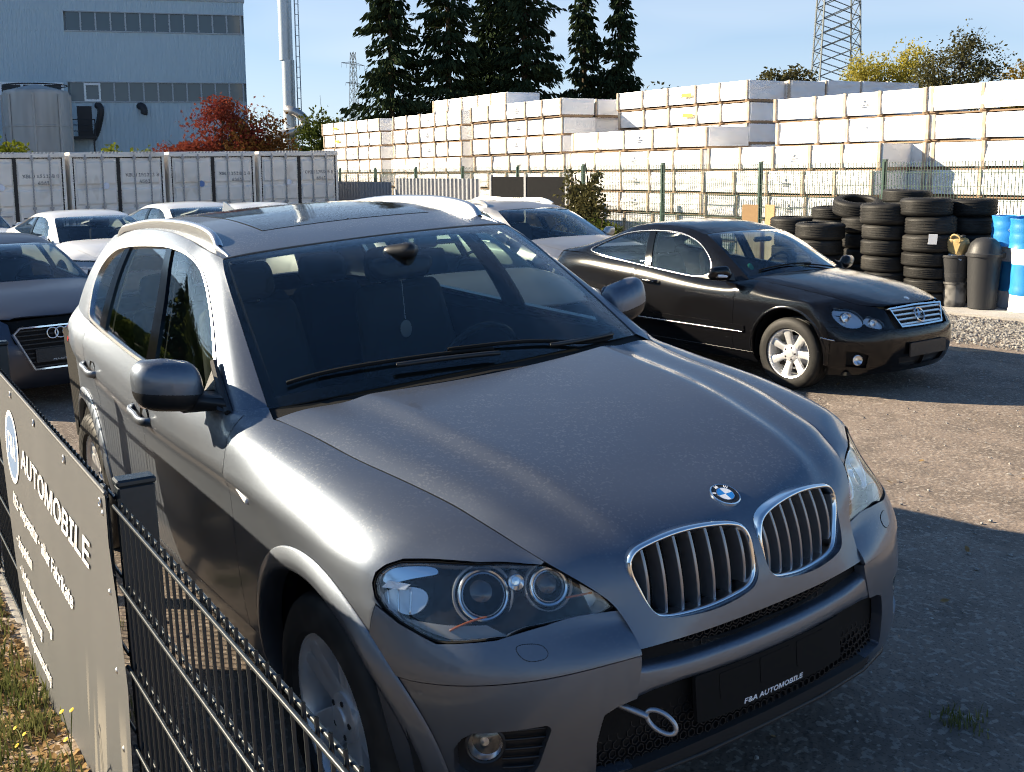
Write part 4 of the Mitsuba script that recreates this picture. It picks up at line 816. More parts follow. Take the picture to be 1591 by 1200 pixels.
# roof rails
for s, nm in ((-1, 0), (1, 1)):
    top = spl([(-1.335, 1.638), (-1.37, 1.675), (-1.45, 1.702), (-1.60, 1.722), (-1.87, 1.735), (-2.38, 1.732), (-2.75, 1.708), (-2.93, 1.67), (-2.97, 1.64)], 60)
    bot = np.stack([top[:, 0], np.minimum(top[:, 1] - .034, np.interp(-top[:, 0], [1.3, 1.6, 1.97, 2.41, 2.8, 3.0], [1.625, 1.660, 1.688, 1.690, 1.665, 1.63]))], 1)
    rowsr = [np.stack([a[:, 0], 0 * a[:, 0] + s * y, a[:, 1]], 1) for a, y in ((bot, .632), (top - [0, .012], .634), (top - [0, .003], .626), (top, .616), (top - [0, .003], .606), (top - [0, .012], .598), (bot, .594))]
    put(suv + '__roof_rail', sheet(np.array(rowsr), flip=s < 0), 'satin_alu', True, M_suv)
    tr = np.stack([np.linspace(-1.20, -1.36, 8), np.full(8, s * .628), np.linspace(1.598, 1.640, 8)], 1)
    put(suv + '__roof_strip', tube(tr, .007, 6), 'satin_alu', True, M_suv)
# kidney grilles
def kidney(side):
    fix = (lambda m: m) if side < 0 else mirror_y
    fr = []
    ring2 = np.array(kpoly.exterior.coords)[:-1]; ri = np.array(kin.exterior.coords)[:-1]
    cen = K2.mean(0); rows = []
    for sc, d in ((0, -.03), (0, .004), (.0025, .012), (.007, .016), (.012, .013), (.0155, .003), (.017, -.03)):
        q = kpoly.buffer(-sc) if sc else kpoly
        c = np.array(q.exterior.coords)[:-1]; L = LineString(np.vstack([c, c[:1]]))
        rows.append(kid3(np.array([L.interpolate(L.project(Point(*(p + (cen - p) / np.linalg.norm(cen - p) * sc)))).coords[0] for p in K2]), d))
    G = np.array(rows); G = np.concatenate([G, G[:, :1]], 1)
    gk = put(suv + '__grille_frame', fix(sheet(G)), 'chrome', True, M_suv)
    kb = prism(kin, -.075, -.07); F = frame(KC, KU, KV, KN); wall = tube(kid3(np.vstack([ri, ri[:1]])[::2], -.05), .02, 4)
    put(gk + '__grille_backing', fix(moved(kb, F)), 'matt_black', False, M_suv)
    b = kin.bounds
    for u in np.linspace(b[0] + .028, b[2] - .024, 7):
        sl = []
        seg = LineString([(u, -1), (u + .012, 1)]).intersection(kin.buffer(.004))
        (ux0, v0), (ux1, v1) = sorted(seg.coords, key=lambda c: c[1])
        v = np.linspace(v0, v1, 12); bow = .012 * (1 - ((v - v0) / (v1 - v0) * 2 - 1) ** 2)
        uu = np.linspace(ux0, ux1, 12)
        rows = [np.stack([uu + du, v, d + bow], 1) for du, d in ((-.0045, -.06), (-.0045, -.004), (-.003, -.001), (.003, -.001), (.0045, -.004), (.0045, -.06))]
        put(gk + '__slat', fix(moved(sheet(np.array(rows), flip=True), F)), 'lamp_grey_slat', True, M_suv)
prin('lamp_grey_slat', (.30, .30, .31), .28, metal=.7)
kidney(-1); kidney(1)
# round badge on the bonnet
B0 = np.array([.731, 0, .968]); bt = bonnet.find(np.array([[.731, 0, .967]]))[0]; bn = bonnet.nrm(np.array([bt[0]]), np.array([bonnet.S - .01]))[0]; bn *= np.sign(bn[2]); bn = np.array([bn[0], 0, bn[2]]); bn /= np.linalg.norm(bn)
BF = frame(bonnet.ev(np.array([bt[0]]), np.array([bonnet.S]))[0] * [1, 0, 1] + bn * .002, [0, 1, 0], np.cross(bn, [0, 1, 0]), bn)
disc = lambda r, h0, h1: prism(Point(0, 0).buffer(r, quad_segs=16), h0, h1)
bd = put(suv + '__badge', moved(cat_([lathe([(.041, -.004), (.041, .004), (.0395, .0055), (.0375, .005), (.0375, -.004)], 40), lathe([(.0245, 0), (.0245, .0052), (.0232, .0052), (.0232, 0)], 36)]), BF), 'chrome', 40, M_suv)
put(bd + '__badge_ring', moved(disc(.0378, -.003, .004), BF), 'black_plastic', False, M_suv)
quad = lambda k: prism(Point(0, 0).buffer(.0234, quad_segs=16).intersection(Polygon([(0, 0), (.1 * math.cos(k), .1 * math.sin(k)), (.2 * math.cos(k + math.pi / 4), .2 * math.sin(k + math.pi / 4)), (.1 * math.cos(k + math.pi / 2), .1 * math.sin(k + math.pi / 2))])), .003, .0048)
put(bd + '__badge_field', moved(cat_([quad(0), quad(math.pi)]), BF), 'badge_white', False, M_suv)
put(bd + '__badge_field', moved(cat_([quad(math.pi / 2), quad(3 * math.pi / 2)]), BF), 'badge_blue', False, M_suv)
for ch, ang in (('B', 155), ('M', 100), ('W', 45)):
    tmx = meshkit.text_mesh(ch, .0095, .0008, True); c = (tmx.bounds[0] + tmx.bounds[1]) / 2; tmx.apply_translation((-c[0], -c[1], 0))
    a = math.radians(180 - ang)
    tmx.apply_transform(trans(.031 * math.cos(math.pi - a) , .031 * math.sin(a), .004) @ rot((0, 0, 1), ang - 90))
    put(bd + '__badge_letter', moved(tmx, BF), 'badge_white', False, M_suv)
# headlights
def headlight(side):
    fix = (lambda m: m) if side < 0 else mirror_y
    pz = hl_poly
    k = put(suv + '__headlight', fix(panel(ring, pz, .03, gap=.004, thick=0, out=IN, lift=-.001)), 'lens_clear', True, M_suv)
    # housing shell: rim wall and back
    rim = pz.buffer(-.003); c = np.array(rim.exterior.coords)
    c = np.array([rim.exterior.interpolate(f, True).coords[0] for f in np.linspace(0, 1, 120)])
    g = lambda l, sh=0: (lambda q: offset_curve(ring, q, l))(np.array([rim.buffer(-sh).exterior.interpolate(rim.buffer(-sh).exterior.project(Point(*p))).coords[0] for p in c]) if sh else c)
    put(k + '__lamp_gasket', fix(sheet(np.array([g(.0005), g(.0005, .005), g(-.02, .005)]), flip=True)), 'matt_black', True, M_suv)
    put(k + '__lamp_housing', fix(cat_([sheet(np.array([g(-.012, .006), g(-.072, .016)]), flip=True), panel(ring, rim.buffer(-.014), .03, gap=0, thick=0, out=IN, lift=-.075)])), 'lamp_grey', True, M_suv)
    ts = ring.find(R_([(.62, .70, .855), (.695, .555, .858), (.66, .625, .875), (.48, .855, .862)]))
    front = np.array([.80, -.32, .05]); front /= np.linalg.norm(front)
    up = np.array([0, 0, 1.]); ux = np.cross(up, front); ux /= np.linalg.norm(ux); uy = np.cross(front, ux)
    for (t, s), r in ((ts[0], .063), (ts[1], .048)):
        nr = ring.nrm(np.array([t]), np.array([s]))[0]; nr *= np.sign(nr @ front); front_ = .62 * nr + .38 * front; front_ /= np.linalg.norm(front_); ux = np.cross(up, front_); ux /= np.linalg.norm(ux); uy = np.cross(front_, ux)
        P = ring.ev(np.array([t]), np.array([s]))[0] - front_ * .017
        F = frame(P, ux, uy, front_)
        put(k + '__lamp_ring', fix(moved(cat_([lathe([(r, -.05), (r, -.002), (r - .003, .001), (r - .007, -.001), (r - .010, -.02), (r - .016, -.03), (r - .02, -.04)], 40), lathe([(r - .010, -.008), (r - .012, -.005), (r - .014, -.009)], 40)]), F)), 'lamp_mirror', 40, M_suv)
        put(k + '__lamp_projector', fix(moved(lathe([(0.0001, -.012), (.016, -.014), (.030, -.022), (r - .014, -.033), (r - .012, -.045)], 32), F)), 'lamp_glass', True, M_suv)
        bar = cat_([cube(-.016, .050, -.024 + .007 * q, -.019 + .007 * q, -.03, -.004 - .003 * q, .002) for q in range(4)])
        put(k + '__lamp_bezel', fix(moved(lathe([(r + .013, -.05), (r + .013, -.012), (r + .011, -.008), (r + .006, -.012), (r + .004, -.04)], 40), F)), 'lamp_grey', 40, M_suv)
        put(k + '__lamp_reflector', fix(moved(bar, F @ trans(.02, -r - .012, -.004) @ rot((0, 0, 1), -28))), 'lamp_mirror', False, M_suv)
    P = ring.ev(ts[2:3, 0], ts[2:3, 1])[0] - front * .016
    put(k + '__lamp_ring', fix(moved(lathe([(.021, -.03), (.021, 0), (.019, .002), (.016, -.004), (.010, -.012), (.0095, -.008), (.0001, -.007)], 24), frame(P, ux, uy, front))), 'lamp_mirror', 40, M_suv)
    for pts_, lf, mt_ in (([(.425, .887, .885), (.438, .862, .912), (.47, .825, .922), (.515, .77, .920), (.525, .765, .895), (.48, .82, .885), (.44, .875, .872)], -.020, 'lamp_mirror'), ([(.432, .892, .855), (.47, .845, .872), (.515, .80, .865), (.525, .81, .83), (.505, .845, .805), (.475, .88, .815), (.445, .893, .835)], -.028, 'lamp_pale')):
        q_ = ring.find(R_(pts_)); put(k + '__indicator_reflector', fix(panel(ring, Polygon(chaikin(q_)).buffer(0), .012, gap=0, out=IN, lift=lf, thick=.02)), mt_, True, M_suv)
    for a_, b_ in (((.445, .885, .862), (.455, .887, .822)), ((.465, .862, .868), (.478, .872, .815)), ((.487, .835, .868), (.50, .848, .81))):
        q_ = ring.find(R_([a_, b_])); put(k + '__reflector_rib', fix(tube(offset_curve(ring, np.linspace(q_[0], q_[1], 6), -.026), .0025, 5)), 'lamp_mirror', True, M_suv)
    for pts in ([(.60, .795, .785), (.622, .765, .805), (.652, .715, .820)], [(.728, .53, .835), (.752, .47, .832)]):
        tq = ring.find(R_(pts)); put(k + '__amber_strip', fix(tube(spl(offset_curve(ring, tq, -.014), 10, k=2), .0026, 5)), 'amber', True, M_suv)
    lo = r3([(.50, .868, .803), (.553, .838, .782), (.61, .80, .768), (.68, .706, .772), (.69, .684, .772), (.655, .72, .80), (.59, .80, .80)])
    put(k + '__lamp_chin', fix(panel(ring, lo, .03, gap=0, out=IN, lift=-.016, thick=.02)), 'grey_trim', True, M_suv)
    put(k + '__side_marker', fix(panel(ring, r3([(.436, .889, .868), (.445, .87, .884), (.485, .83, .876), (.48, .845, .864)]), .02, gap=0, out=IN, lift=-.012, thick=.008)), 'badge_white', True, M_suv)
prin('grey_trim', (.20, .20, .205), .45)
headlight(-1); headlight(1)
wsh = r3([(.704, .676, .745), (.713, .654, .749), (.731, .621, .744), (.744, .613, .732), (.749, .614, .722), (.748, .627, .714), (.732, .661, .714), (.716, .675, .728)]); wsh = Polygon(chaikin(np.array(wsh.exterior.coords)[:-1], 2)).buffer(0)
both('washer_cover', panel(ring, wsh, .02, gap=0, out=IN, lift=.0045, thick=.004), 'grey_paint')
wl = np.array(wsh.exterior.coords); both('washer_seam', tube(offset_curve(ring, wl, .003), .0016, 5), 'matt_black')
# fog lamps, lower grilles, tow eye, plate holder
for s in (-1, 1):
    fix = (lambda m: m) if s < 0 else mirror_y
    fr = np.array([.80, -.45, 0]); fr /= np.linalg.norm(fr); ux = np.cross([0, 0, 1.], fr); F = frame(np.array([.668, -.758, .510]), ux, [0, 0, 1], fr)
    k = put(suv + '__fog_lamp', fix(moved(lathe([(.050, -.05), (.050, .002), (.046, .006), (.042, .003), (.041, -.004)], 32), F)), 'black_plastic', 40, M_suv)
    put(k + '__fog_reflector', fix(moved(lathe([(.041, .0), (.034, -.018), (.020, -.03), (.012, -.032), (.011, -.012), (.0001, -.010)], 32), F)), 'lamp_mirror', 30, M_suv)
    put(k + '__fog_lens', fix(moved(lathe([(.042, .003), (.03, .009), (.015, .012), (.0001, .013)], 24), F)), 'lens_clear', True, M_suv)
    fz = panel(ring, fogo.buffer(.012), .02, gap=0, thick=0, out=IN, lift=-.03)
    ribs = [tube(offset_curve(ring, np.stack([np.linspace(fogo.bounds[0] + .12, fogo.bounds[2] - .01, 8), np.full(8, y)], 1), -.022), .004, 5) for y in np.linspace(fogo.bounds[1] + .02, fogo.bounds[3] - .015, 5)]
    put(suv + '__fog_surround', fix(cat_([fz] + ribs)), 'black_plastic', True, M_suv)
lat = []
for i in range(-26, 27):
    for j in range(13):
        y = i * .024 + (.012 if j % 2 else 0); z = .405 + j * .0235
        if abs(y) < .52 and not (.59 < z < .65): lat.append(trans(np.interp(abs(y), [0, .2, .4, .55], [.845, .838, .80, .755]), y, z))
hexr = lathe([(.0125, -.004), (.0125, .004), (.0098, .004), (.0098, -.004), (.0125, -.004)], 6); hexr.apply_transform(rot((0, 1, 0), 90))
hv, hf = np.array(hexr.vertices), np.array(hexr.faces); nv = len(hv)
put(suv + '__grille_mesh', TM(np.vstack([hv + m[:3, 3] for m in lat]), np.vstack([hf + i * nv for i in range(len(lat))])), 'black_plastic', False, M_suv)
tag(suv + '__grille_mesh', kind='stuff')
te = []
te.append(tube([(.78, -.472, .572), (.86, -.430, .556), (.872, -.423, .553)], .0085, 8))
lp = [(.93 + .0, -.418 + .0, .53)]
g = np.linspace(0, 2 * np.pi, 28)
te.append(tube(np.stack([.893 + .026 * np.cos(g), -.402 + .022 * np.cos(g) + .004 * np.sin(g), .540 + .023 * np.sin(g) - .016 * np.cos(g)], 1)[:-1], .0062, 8, closed=True))
prin('tow_steel', (.42, .44, .48), .38, metal=.9)
put(suv + '__tow_eye', cat_(te), 'tow_steel', True, M_suv)
# plate carrier, bowed with the bumper
def bowed(m, x0, bow=.22):
    v = np.array(m.vertices); x = v.copy(); v2 = np.stack([x0 + v[:, 2] - bow * v[:, 0] ** 2, v[:, 0], v[:, 1]], 1)
    return TM(v2, m.faces)
pl = prism(rounded(.53, .125, .008), 0, .012); pl = TM(*trimesh.remesh.subdivide_to_size(pl.vertices, pl.faces, .06))
pl.apply_translation((0, .535, 0))
kpl = put(suv + '__plate_holder', bowed(pl, .872), 'matt_black', 30, M_suv)
lt = meshkit.text_mesh('F&A AUTOMOBILE', .0125, .0008, True); w = lt.bounds[1][0]; lt.apply_scale((.215 / w, 1, 1)); lt.apply_transform(np.array([[1, .25, 0, -.118], [0, 1, 0, .4795], [0, 0, 1, .0122], [0, 0, 0, 1.]]))
put(kpl + '__plate_lettering', bowed(lt, .872), 'letter_white', False, M_suv)
for s in (-.135, .0, .135):
    rb = prism(rounded(.115, .07, .006), .012, .0135); rb.apply_translation((s, .55, 0)); put(kpl + '__plate_clip', bowed(rb, .872), 'matt_black', False, M_suv)
# mirrors
def mirror_body(s):
    fix = (lambda m: m) if s < 0 else (lambda m: moved(mirror_y(m), trans(-.045, -.05, 0)))
    def shell(z0, z1, off=0.0):
        u = np.linspace(0, 2 * np.pi, 36, endpoint=False); rows = []
        for v in np.linspace(z0, z1, 14):
            r = max(1e-4, 1 - abs(v) ** 2.6) ** (1 / 2.6)
            cx, cy = np.cos(u), np.sin(u)
            X = np.sign(cx) * np.abs(cx) ** .75 * .083 * r; Yy = np.sign(cy) * np.abs(cy) ** .8 * .112 * (r ** .7)
            X = np.where(X < -.035, -.035 + (X + .035) * .15, X)
            Z = v * (.095 if v > 0 else .085) - .02 * (Yy / .12)
            X = X - .15 * (Yy ** 2) * 4 * .5 + .22 * Yy * .6
            rows.append(np.stack([-.765 + X + off, -1.035 + Yy, 1.225 + Z + 0 * X], 1))
        G = np.array(rows); G = np.concatenate([G, G[:, :1]], 1)
        return sheet(G)
    k = put(suv + '__mirror', fix(shell(-.22, 1.0)), 'grey_paint', True, M_suv)
    arm = hull([(x, y, z) for x, y, z in [(-.70, -.90, 1.150), (-.58, -.90, 1.150), (-.60, -.90, 1.185), (-.70, -.90, 1.20), (-.82, -1.0, 1.13), (-.74, -1.0, 1.13), (-.76, -1.0, 1.185), (-.82, -1.0, 1.185)]])
    sail = hull([(x, y, z) for x, y, z in [(-.57, -.905, 1.142), (-.80, -.915, 1.150), (-.79, -.865, 1.26), (-.57, -.885, 1.142), (-.78, -.85, 1.26), (-.60, -.925, 1.150), (-.78, -.925, 1.155)]])
    put(k + '__mirror_base', fix(cat_([shell(-1.0, -.21), arm])), 'black_plastic', True, M_suv)
    put(k + '__mirror_arm', fix(cat_([sail, tube([(-.575, -.90, 1.14), (-.68, -.885, 1.20), (-.80, -.86, 1.275)], .012, 6)])), 'black_plastic', 30, M_suv)
    gls = prism(rounded(.20, .125, .03), 0, .002)
    put(k + '__mirror_glass', fix(moved(gls, frame([-.806, -1.035, 1.225], [-.12, -.99, -.16], [0, -.16, .99], [-1, .1, 0]))), 'chrome', False, M_suv)
mirror_body(-1); mirror_body(1)
# door handles, indicator
for s in (-1, 1):
    fix = (lambda m: m) if s < 0 else mirror_y
    for x in (-1.52, -2.52):
        z = 1.0 + (.03 if x < -2 else 0) - (.02 if x > -2 else 0); w = -.962 if x > -2 else -.945
        h = tube(spl([(x - .125, w + .006, z + .012), (x - .10, w - .018, z + .012), (x, w - .026, z + .004), (x + .10, w - .022, z - .006), (x + .13, w + .006, z - .008)], 16), np.array([(.019 * math.cos(a), .011 * math.sin(a)) for a in np.linspace(0, 2 * np.pi, 10, endpoint=False)]))
        k = put(suv + '__door_handle', fix(h), 'grey_paint', True, M_suv)
        cup = lathe([(.0001, -.022), (.03, -.018), (.042, -.003), (.045, .001)], 20); cup.apply_transform(rot((1, 0, 0), 90)); cup.apply_scale((1.3, .5, 1)); cup.apply_translation((x + .06, w - .001, z + .006))
        put(k + '__handle_recess', fix(cup), 'matt_black', True, M_suv)
    it = ring.find(np.array([[-.375, 0, .918]]), (0, 2), side_sub)[0]
    P = ring.ev(it[:1], it[1:])[0]
    ind = blob([[(P[0] - .045, P[1] + .004, P[2] + .012, .008), (P[0] + .035, P[1] + .003, P[2] - .006, .012)]], .01, 2)
    k = put(suv + '__side_indicator', fix(ind), 'badge_white', True, M_suv)
# wipers
def on_screen(x, y, l): 
    s = screenp.find(R_([(x, abs(y), 0)]), (0, 1))[0]; p = screenp.ev(s[:1], s[1:])[0] * [1, -np.sign(y) if y else 1, 1]; return p + np.array([.5, 0, .85]) * l
for pts in ([(-.43, .05), (-.45, -.15), (-.475, -.34), (-.505, -.50), (-.545, -.70)], [(-.415, .62), (-.425, .42), (-.435, .28), (-.445, .06), (-.46, -.12)]):
    P = [on_screen(x, y, .012) for x, y in pts]
    k = put(suv + '__wiper', tube(spl(P, 24), .007, 6), 'matt_black', True, M_suv)
    Q = [on_screen(x + .03, y, .028) for x, y in pts[:3]]
    put(k + '__wiper_arm', tube(spl(Q, 12, k=2), .009, 6), 'black_plastic', True, M_suv)
# wheels
def wheel(owner, x, y, z, R, W, rr, M, rim_mat, spokes, side, width_frac=.5, kind='five', names=('wheel', 'tyre', 'rim')):
    """A wheel whose outer face looks along side*y."""
    h = W / 2
    pr = [(rr - .01, -h * .80), (rr + .004, -h * .96), (rr + .03, -h), (R - .035, -h * .98), (R - .012, -h * .86), (R - .002, -h * .72)]
    for g in (-.42, -.14, .14, .42): pr += [(R, h * (g - .09)), (R - .007, h * (g - .07)), (R - .007, h * (g + .07)), (R, h * (g + .09))] if abs(g) > .2 else [(R, h * (g - .07)), (R - .007, h * (g - .05)), (R - .007, h * (g + .05)), (R, h * (g + .07))]
    pr += [(R - .002, h * .72), (R - .012, h * .86), (R - .035, h * .98), (rr + .03, h), (rr + .004, h * .96), (rr - .01, h * .80)]
    A = trans(x, y, z) @ rot((1, 0, 0), -90 * side) if side > 0 else trans(x, y, z) @ rot((1, 0, 0), 90)
    k = thing_part(owner, names[0])
    put(k + '__' + names[1], moved(lathe(pr, 48), A), 'rubber', 35, M)
    f = h * .80
    bar = lathe([(rr - .002, -f), (rr + .006, -f), (rr + .006, f), (rr - .004, f + .006), (rr - .014, f + .002), (rr - .022, f - .02), (rr - .03, f - .10), (rr - .03, -f)], 48)
    sp = []
    for i in range(spokes):
        a = 2 * np.pi * i / spokes
        for dd in ((-.10, .10) if kind == 'double' else (0,)):
            n = 7; r = np.linspace(.05, rr - .010, n); ww = np.linspace(.034, .024, n) if kind == 'double' else np.interp(r, [.05, .09, rr - .06, rr], [.034, .025, .031, .042])
            zf = f - .012 - .028 * ((rr - r) / rr) ** 1.2 * 1.2
            an = a + dd * (1.1 - .35 * (r / rr)) * (2.0 if kind == 'double' else 1)
            L = np.stack([r * np.cos(an), r * np.sin(an)], 1); tn = np.stack([-np.sin(an), np.cos(an)], 1)
            rows = [np.c_[L + tn * (ww * q)[:, None], zf + e] for q, e in ((-1, -.035), (-1, -.006), (-.7, 0), (.7, 0), (1, -.006), (1, -.035))]
            sp.append(sheet(np.array(rows)))
    hub = lathe([(.075, f - .06), (.072, f - .026), (.060, f - .018), (.036, f - .016), (.034, f - .010), (.0001, f - .008)], 30)
    put(k + '__' + names[2], moved(cat_([bar, hub] + sp), A), rim_mat, 35, M)
    disc_ = lathe([(rr - .07, f - .115), (rr - .07, f - .105), (.08, f - .105), (.08, f - .06), (.0001, f - .06)], 30)
    put(k + '__brake_disc', moved(disc_, A), 'tow_steel', 30, M)
    if rr > .23 or spokes == 7:
        for b in np.arange(5) * 2 * np.pi / 5: put(k + '__wheel_bolt', moved(moved(lathe([(.009, -.02), (.009, .003), (.0001, .004)], 8), trans(.053 * math.cos(b), .053 * math.sin(b), f - .018)), A), 'black_plastic', False, M)
    return k
def thing_part(owner, name): return key_for(owner + '__' + name)
for wx in (.10, -2.90):
    for s in (-1, 1): wheel(suv, wx, s * .80, .365, .365, .265, .255, M_suv, 'rim_grey', 5, s, kind='double')
# cabin
def seat(owner, x, y, z, M, m='interior_grey', w=.26, rake=-.16, head=True, hb=.62):
    b = blob([[(x + .22, y - w + .05, z, .07), (x + .22, y + w - .05, z, .07), (x - .22, y - w + .05, z - .02, .08), (x - .22, y + w - .05, z - .02, .08)], [(x - .24, y - w + .05, z, .07), (x - .24, y + w - .05, z, .07), (x - .24 + rake, y - w + .09, z + hb - .06, .06), (x - .24 + rake, y + w - .09, z + hb - .06, .06)]], .06, 4)
    k = put(owner + '__seat', b, m, True, M)
    if head:
        hx = x - .25 + rake * 1.25; hz = z + hb + .12
        put(k + '__headrest', blob([[(hx, y - .09, hz, .05), (hx, y + .09, hz, .05), (hx + .01, y - .10, hz - .07, .05), (hx + .01, y + .10, hz - .07, .05)]], .04, 3), m, True, M)
        for q in (-.07, .07): put(k + '__headrest_post', tube([(hx, y + q, hz - .20), (hx, y + q, hz - .05)], .006, 6), 'chrome', True, M)
for y in (-.38, .38): seat(suv, -1.35, y, .72, M_suv)
for y in (-.45, 0, .45): seat(suv, -2.35, y, .74, M_suv, w=.24, hb=.52)
dash = blob([[(-.62, -.70, 1.03, .07), (-.62, .70, 1.03, .07), (-.85, -.72, .98, .10), (-.85, .72, .98, .10), (-.80, -.70, .70, .08), (-.80, .70, .70, .08)], [(-.80, .20, 1.08, .045), (-.80, .55, 1.08, .045), (-.70, .2, 1.04, .05), (-.7, .55, 1.04, .05)]], .06, 3)
put(suv + '__dashboard', dash, 'interior_dark', True, M_suv)
g = np.linspace(0, 2 * np.pi, 40, endpoint=False); SW = frame([-1.06, .38, 1.02], [0, 1, 0], [.38, 0, .92], [-.92, 0, .38])
sw = cat_([tube(np.stack([.19 * np.cos(g), .19 * np.sin(g), 0 * g], 1), .016, 8, closed=True), cube(-.17, .17, -.025, .02, -.02, .0, .008), lathe([(.0001, .02), (.05, .015), (.075, -.02), (.06, -.09), (.03, -.3)], 20), cube(-.02, .02, -.17, 0, -.02, 0, .006)])
put(suv + '__steering_wheel', moved(sw, SW), 'black_plastic', 40, M_suv)
rvm = put(suv + '__interior_mirror', blob([[(-1.00, -.10, 1.50, .035), (-1.00, .12, 1.50, .035), (-.99, -.08, 1.47, .03), (-.99, .10, 1.47, .03)], [(-.985, 0, 1.50, .02), (-.93, 0, 1.57, .022)], [(-.97, -.05, 1.555, .03), (-.97, .05, 1.555, .03), (-.90, 0, 1.56, .03)]], .02, 3), 'black_plastic', True, M_suv)
pend = cat_([tube([(-1.005, .01, 1.46), (-1.005, .012, 1.275)], .0012, 5)])
pk = thing('pendant', 'oval pale pendant hanging on a cord from the mirror of the grey off-road car', 'pendant')
put(pk + '__cord', pend, 'letter_grey', False, M_suv)
od = lathe([(.0001, -.004), (.024, -.003), (.027, 0), (.024, .003), (.0001, .004)], 24); od.apply_transform(np.diag([1, 1.35, 1, 1.]))
put(pk + '__disc', moved(od, frame([-1.005, .012, 1.236], [0, 1, 0], [0, 0, 1], [1, 0, 0])), 'grey_trim', True, M_suv)
lining = [cube(-3.5, -.5, -.80, .80, .52, .56), cube(-.62, -.55, -.8, .8, .5, 1.02), cube(-3.6, -3.3, -.65, .65, .5, 1.15)]
for s in (-1, 1): lining += [cube(-3.5, -.66, s * .86 - .02, s * .86 + .02, .5, 1.13)]
lr = panel(roofp, sbox(.02, .03, roofp.T - .02, roofp.S + .01), .1, gap=0, thick=0, out=IN, lift=-.04); lining += [lr, mirror_y(lr)]
for P_, lf in ((Bp.buffer(.03), -.03), (Cp.buffer(.05), -.03), (sbox(0, .02, .42, green.S), -.03), (sbox(green.T - .10, 0, green.T, green.S), -.025)):
    q = panel(green, P_.intersection(sbox(0, 0, green.T, green.S)), .06, gap=0, thick=0, out=IN, lift=lf); lining += [q, mirror_y(q)]
put(suv + '__cabin_lining', cat_(lining), 'interior_dark', False, M_suv)
# aerial fin
fin = hull([(-3.05, -.02, 1.70), (-3.05, .02, 1.70), (-2.85, 0, 1.712), (-3.04, -.006, 1.765), (-3.04, .006, 1.765), (-3.0, -.008, 1.76)])
put(suv + '__aerial', fin, 'grey_paint', 30, M_suv)
# ---------------------------------------------------------------- the other cars: one set of nets (half, metres), stretched per car
def scol(x, W, bz, bw, b=.19, r7=None, r8=None):
    return [(x, W - .07, b), (x, W - .025, .29), (x, W - .005, .41), (x, W, .51), (x, W - .002, .62), (x, W - .006, .71), (x, W - .016, .79), r7 or (x, W - .038, .79 + (bz - .79) * .55), r8 or (x, bw, bz)]
CAR_RING = [
    [(-3.50, 0, .25), (-3.55, 0, .32), (-3.57, 0, .42), (-3.57, 0, .52), (-3.55, 0, .62), (-3.52, 0, .72), (-3.48, 0, .82), (-3.42, 0, .93), (-3.33, 0, 1.03)],
    [(-3.40, .52, .25), (-3.45, .54, .32), (-3.47, .55, .42), (-3.47, .55, .52), (-3.45, .55, .62), (-3.43, .54, .72), (-3.40, .53, .82), (-3.35, .51, .93), (-3.28, .47, 1.03)],
    [(-3.18, .74, .25), (-3.22, .76, .32), (-3.23, .77, .42), (-3.23, .775, .52), (-3.22, .775, .62), (-3.21, .77, .72), (-3.20, .76, .81), (-3.18, .72, .93), (-3.14, .655, 1.035)],
    scol(-2.95, .835, 1.04, .725, .22), scol(-2.70, .852, 1.042, .747), scol(-2.20, .864, 1.0, .775), scol(-1.60, .866, .948, .79), scol(-1.0, .864, .898, .79),
    scol(-.66, .862, .89, .785), scol(-.42, .86, .92, .70, r7=(-.44, .815, .872), r8=(-.46, .70, .923)), scol(-.20, .86, 0, 0, r7=(-.20, .805, .850), r8=(-.20, .68, .898)),
    scol(.05, .86, 0, 0, r7=(.05, .80, .825), r8=(.05, .655, .868)),
    scol(.22, .855, 0, 0, r7=(.21, .79, .80), r8=(.22, .635, .842)),
    [(.35, .80, .18), (.37, .825, .28), (.38, .84, .40), (.38, .846, .48), (.375, .846, .56), (.365, .84, .63), (.345, .825, .70), (.325, .77, .775), (.32, .615, .825)],
    [(.47, .73, .185), (.50, .755, .28), (.52, .77, .40), (.525, .775, .48), (.515, .77, .55), (.495, .757, .61), (.465, .735, .67), (.435, .695, .74), (.42, .585, .80)],
    [(.58, .60, .19), (.63, .62, .28), (.66, .63, .40), (.665, .63, .48), (.655, .62, .55), (.64, .60, .60), (.61, .58, .66), (.575, .555, .72), (.54, .53, .768)],
    [(.68, .40, .20), (.74, .42, .28), (.77, .42, .40), (.775, .42, .48), (.765, .42, .555), (.745, .41, .60), (.715, .40, .66), (.685, .39, .715), (.655, .385, .757)],
    [(.715, .2, .20), (.775, .2, .28), (.805, .2, .40), (.81, .2, .48), (.795, .2, .56), (.762, .2, .60), (.735, .2, .66), (.705, .2, .72), (.675, .2, .765)],
    [(.72, 0, .20), (.78, 0, .28), (.81, 0, .40), (.815, 0, .48), (.80, 0, .56), (.765, 0, .60), (.74, 0, .66), (.71, 0, .72), (.68, 0, .768)]]
FRONT_G = [
    [(-1.65, .79, .952), (-1.68, .72, 1.13), (-1.72, .62, 1.31), (-1.75, .55, 1.370)],
    [(-1.10, .79, .905), (-1.25, .715, 1.12), (-1.42, .62, 1.305), (-1.45, .555, 1.352)],
    [(-.80, .788, .893), (-1.0, .71, 1.09), (-1.19, .635, 1.25), (-1.27, .565, 1.325)],
    [(-.63, .775, .893), (-.87, .70, 1.08), (-1.10, .625, 1.24), (-1.21, .57, 1.307)],
    [(-.50, .71, .925), (-.76, .655, 1.09), (-1.0, .605, 1.235), (-1.15, .557, 1.30)]]
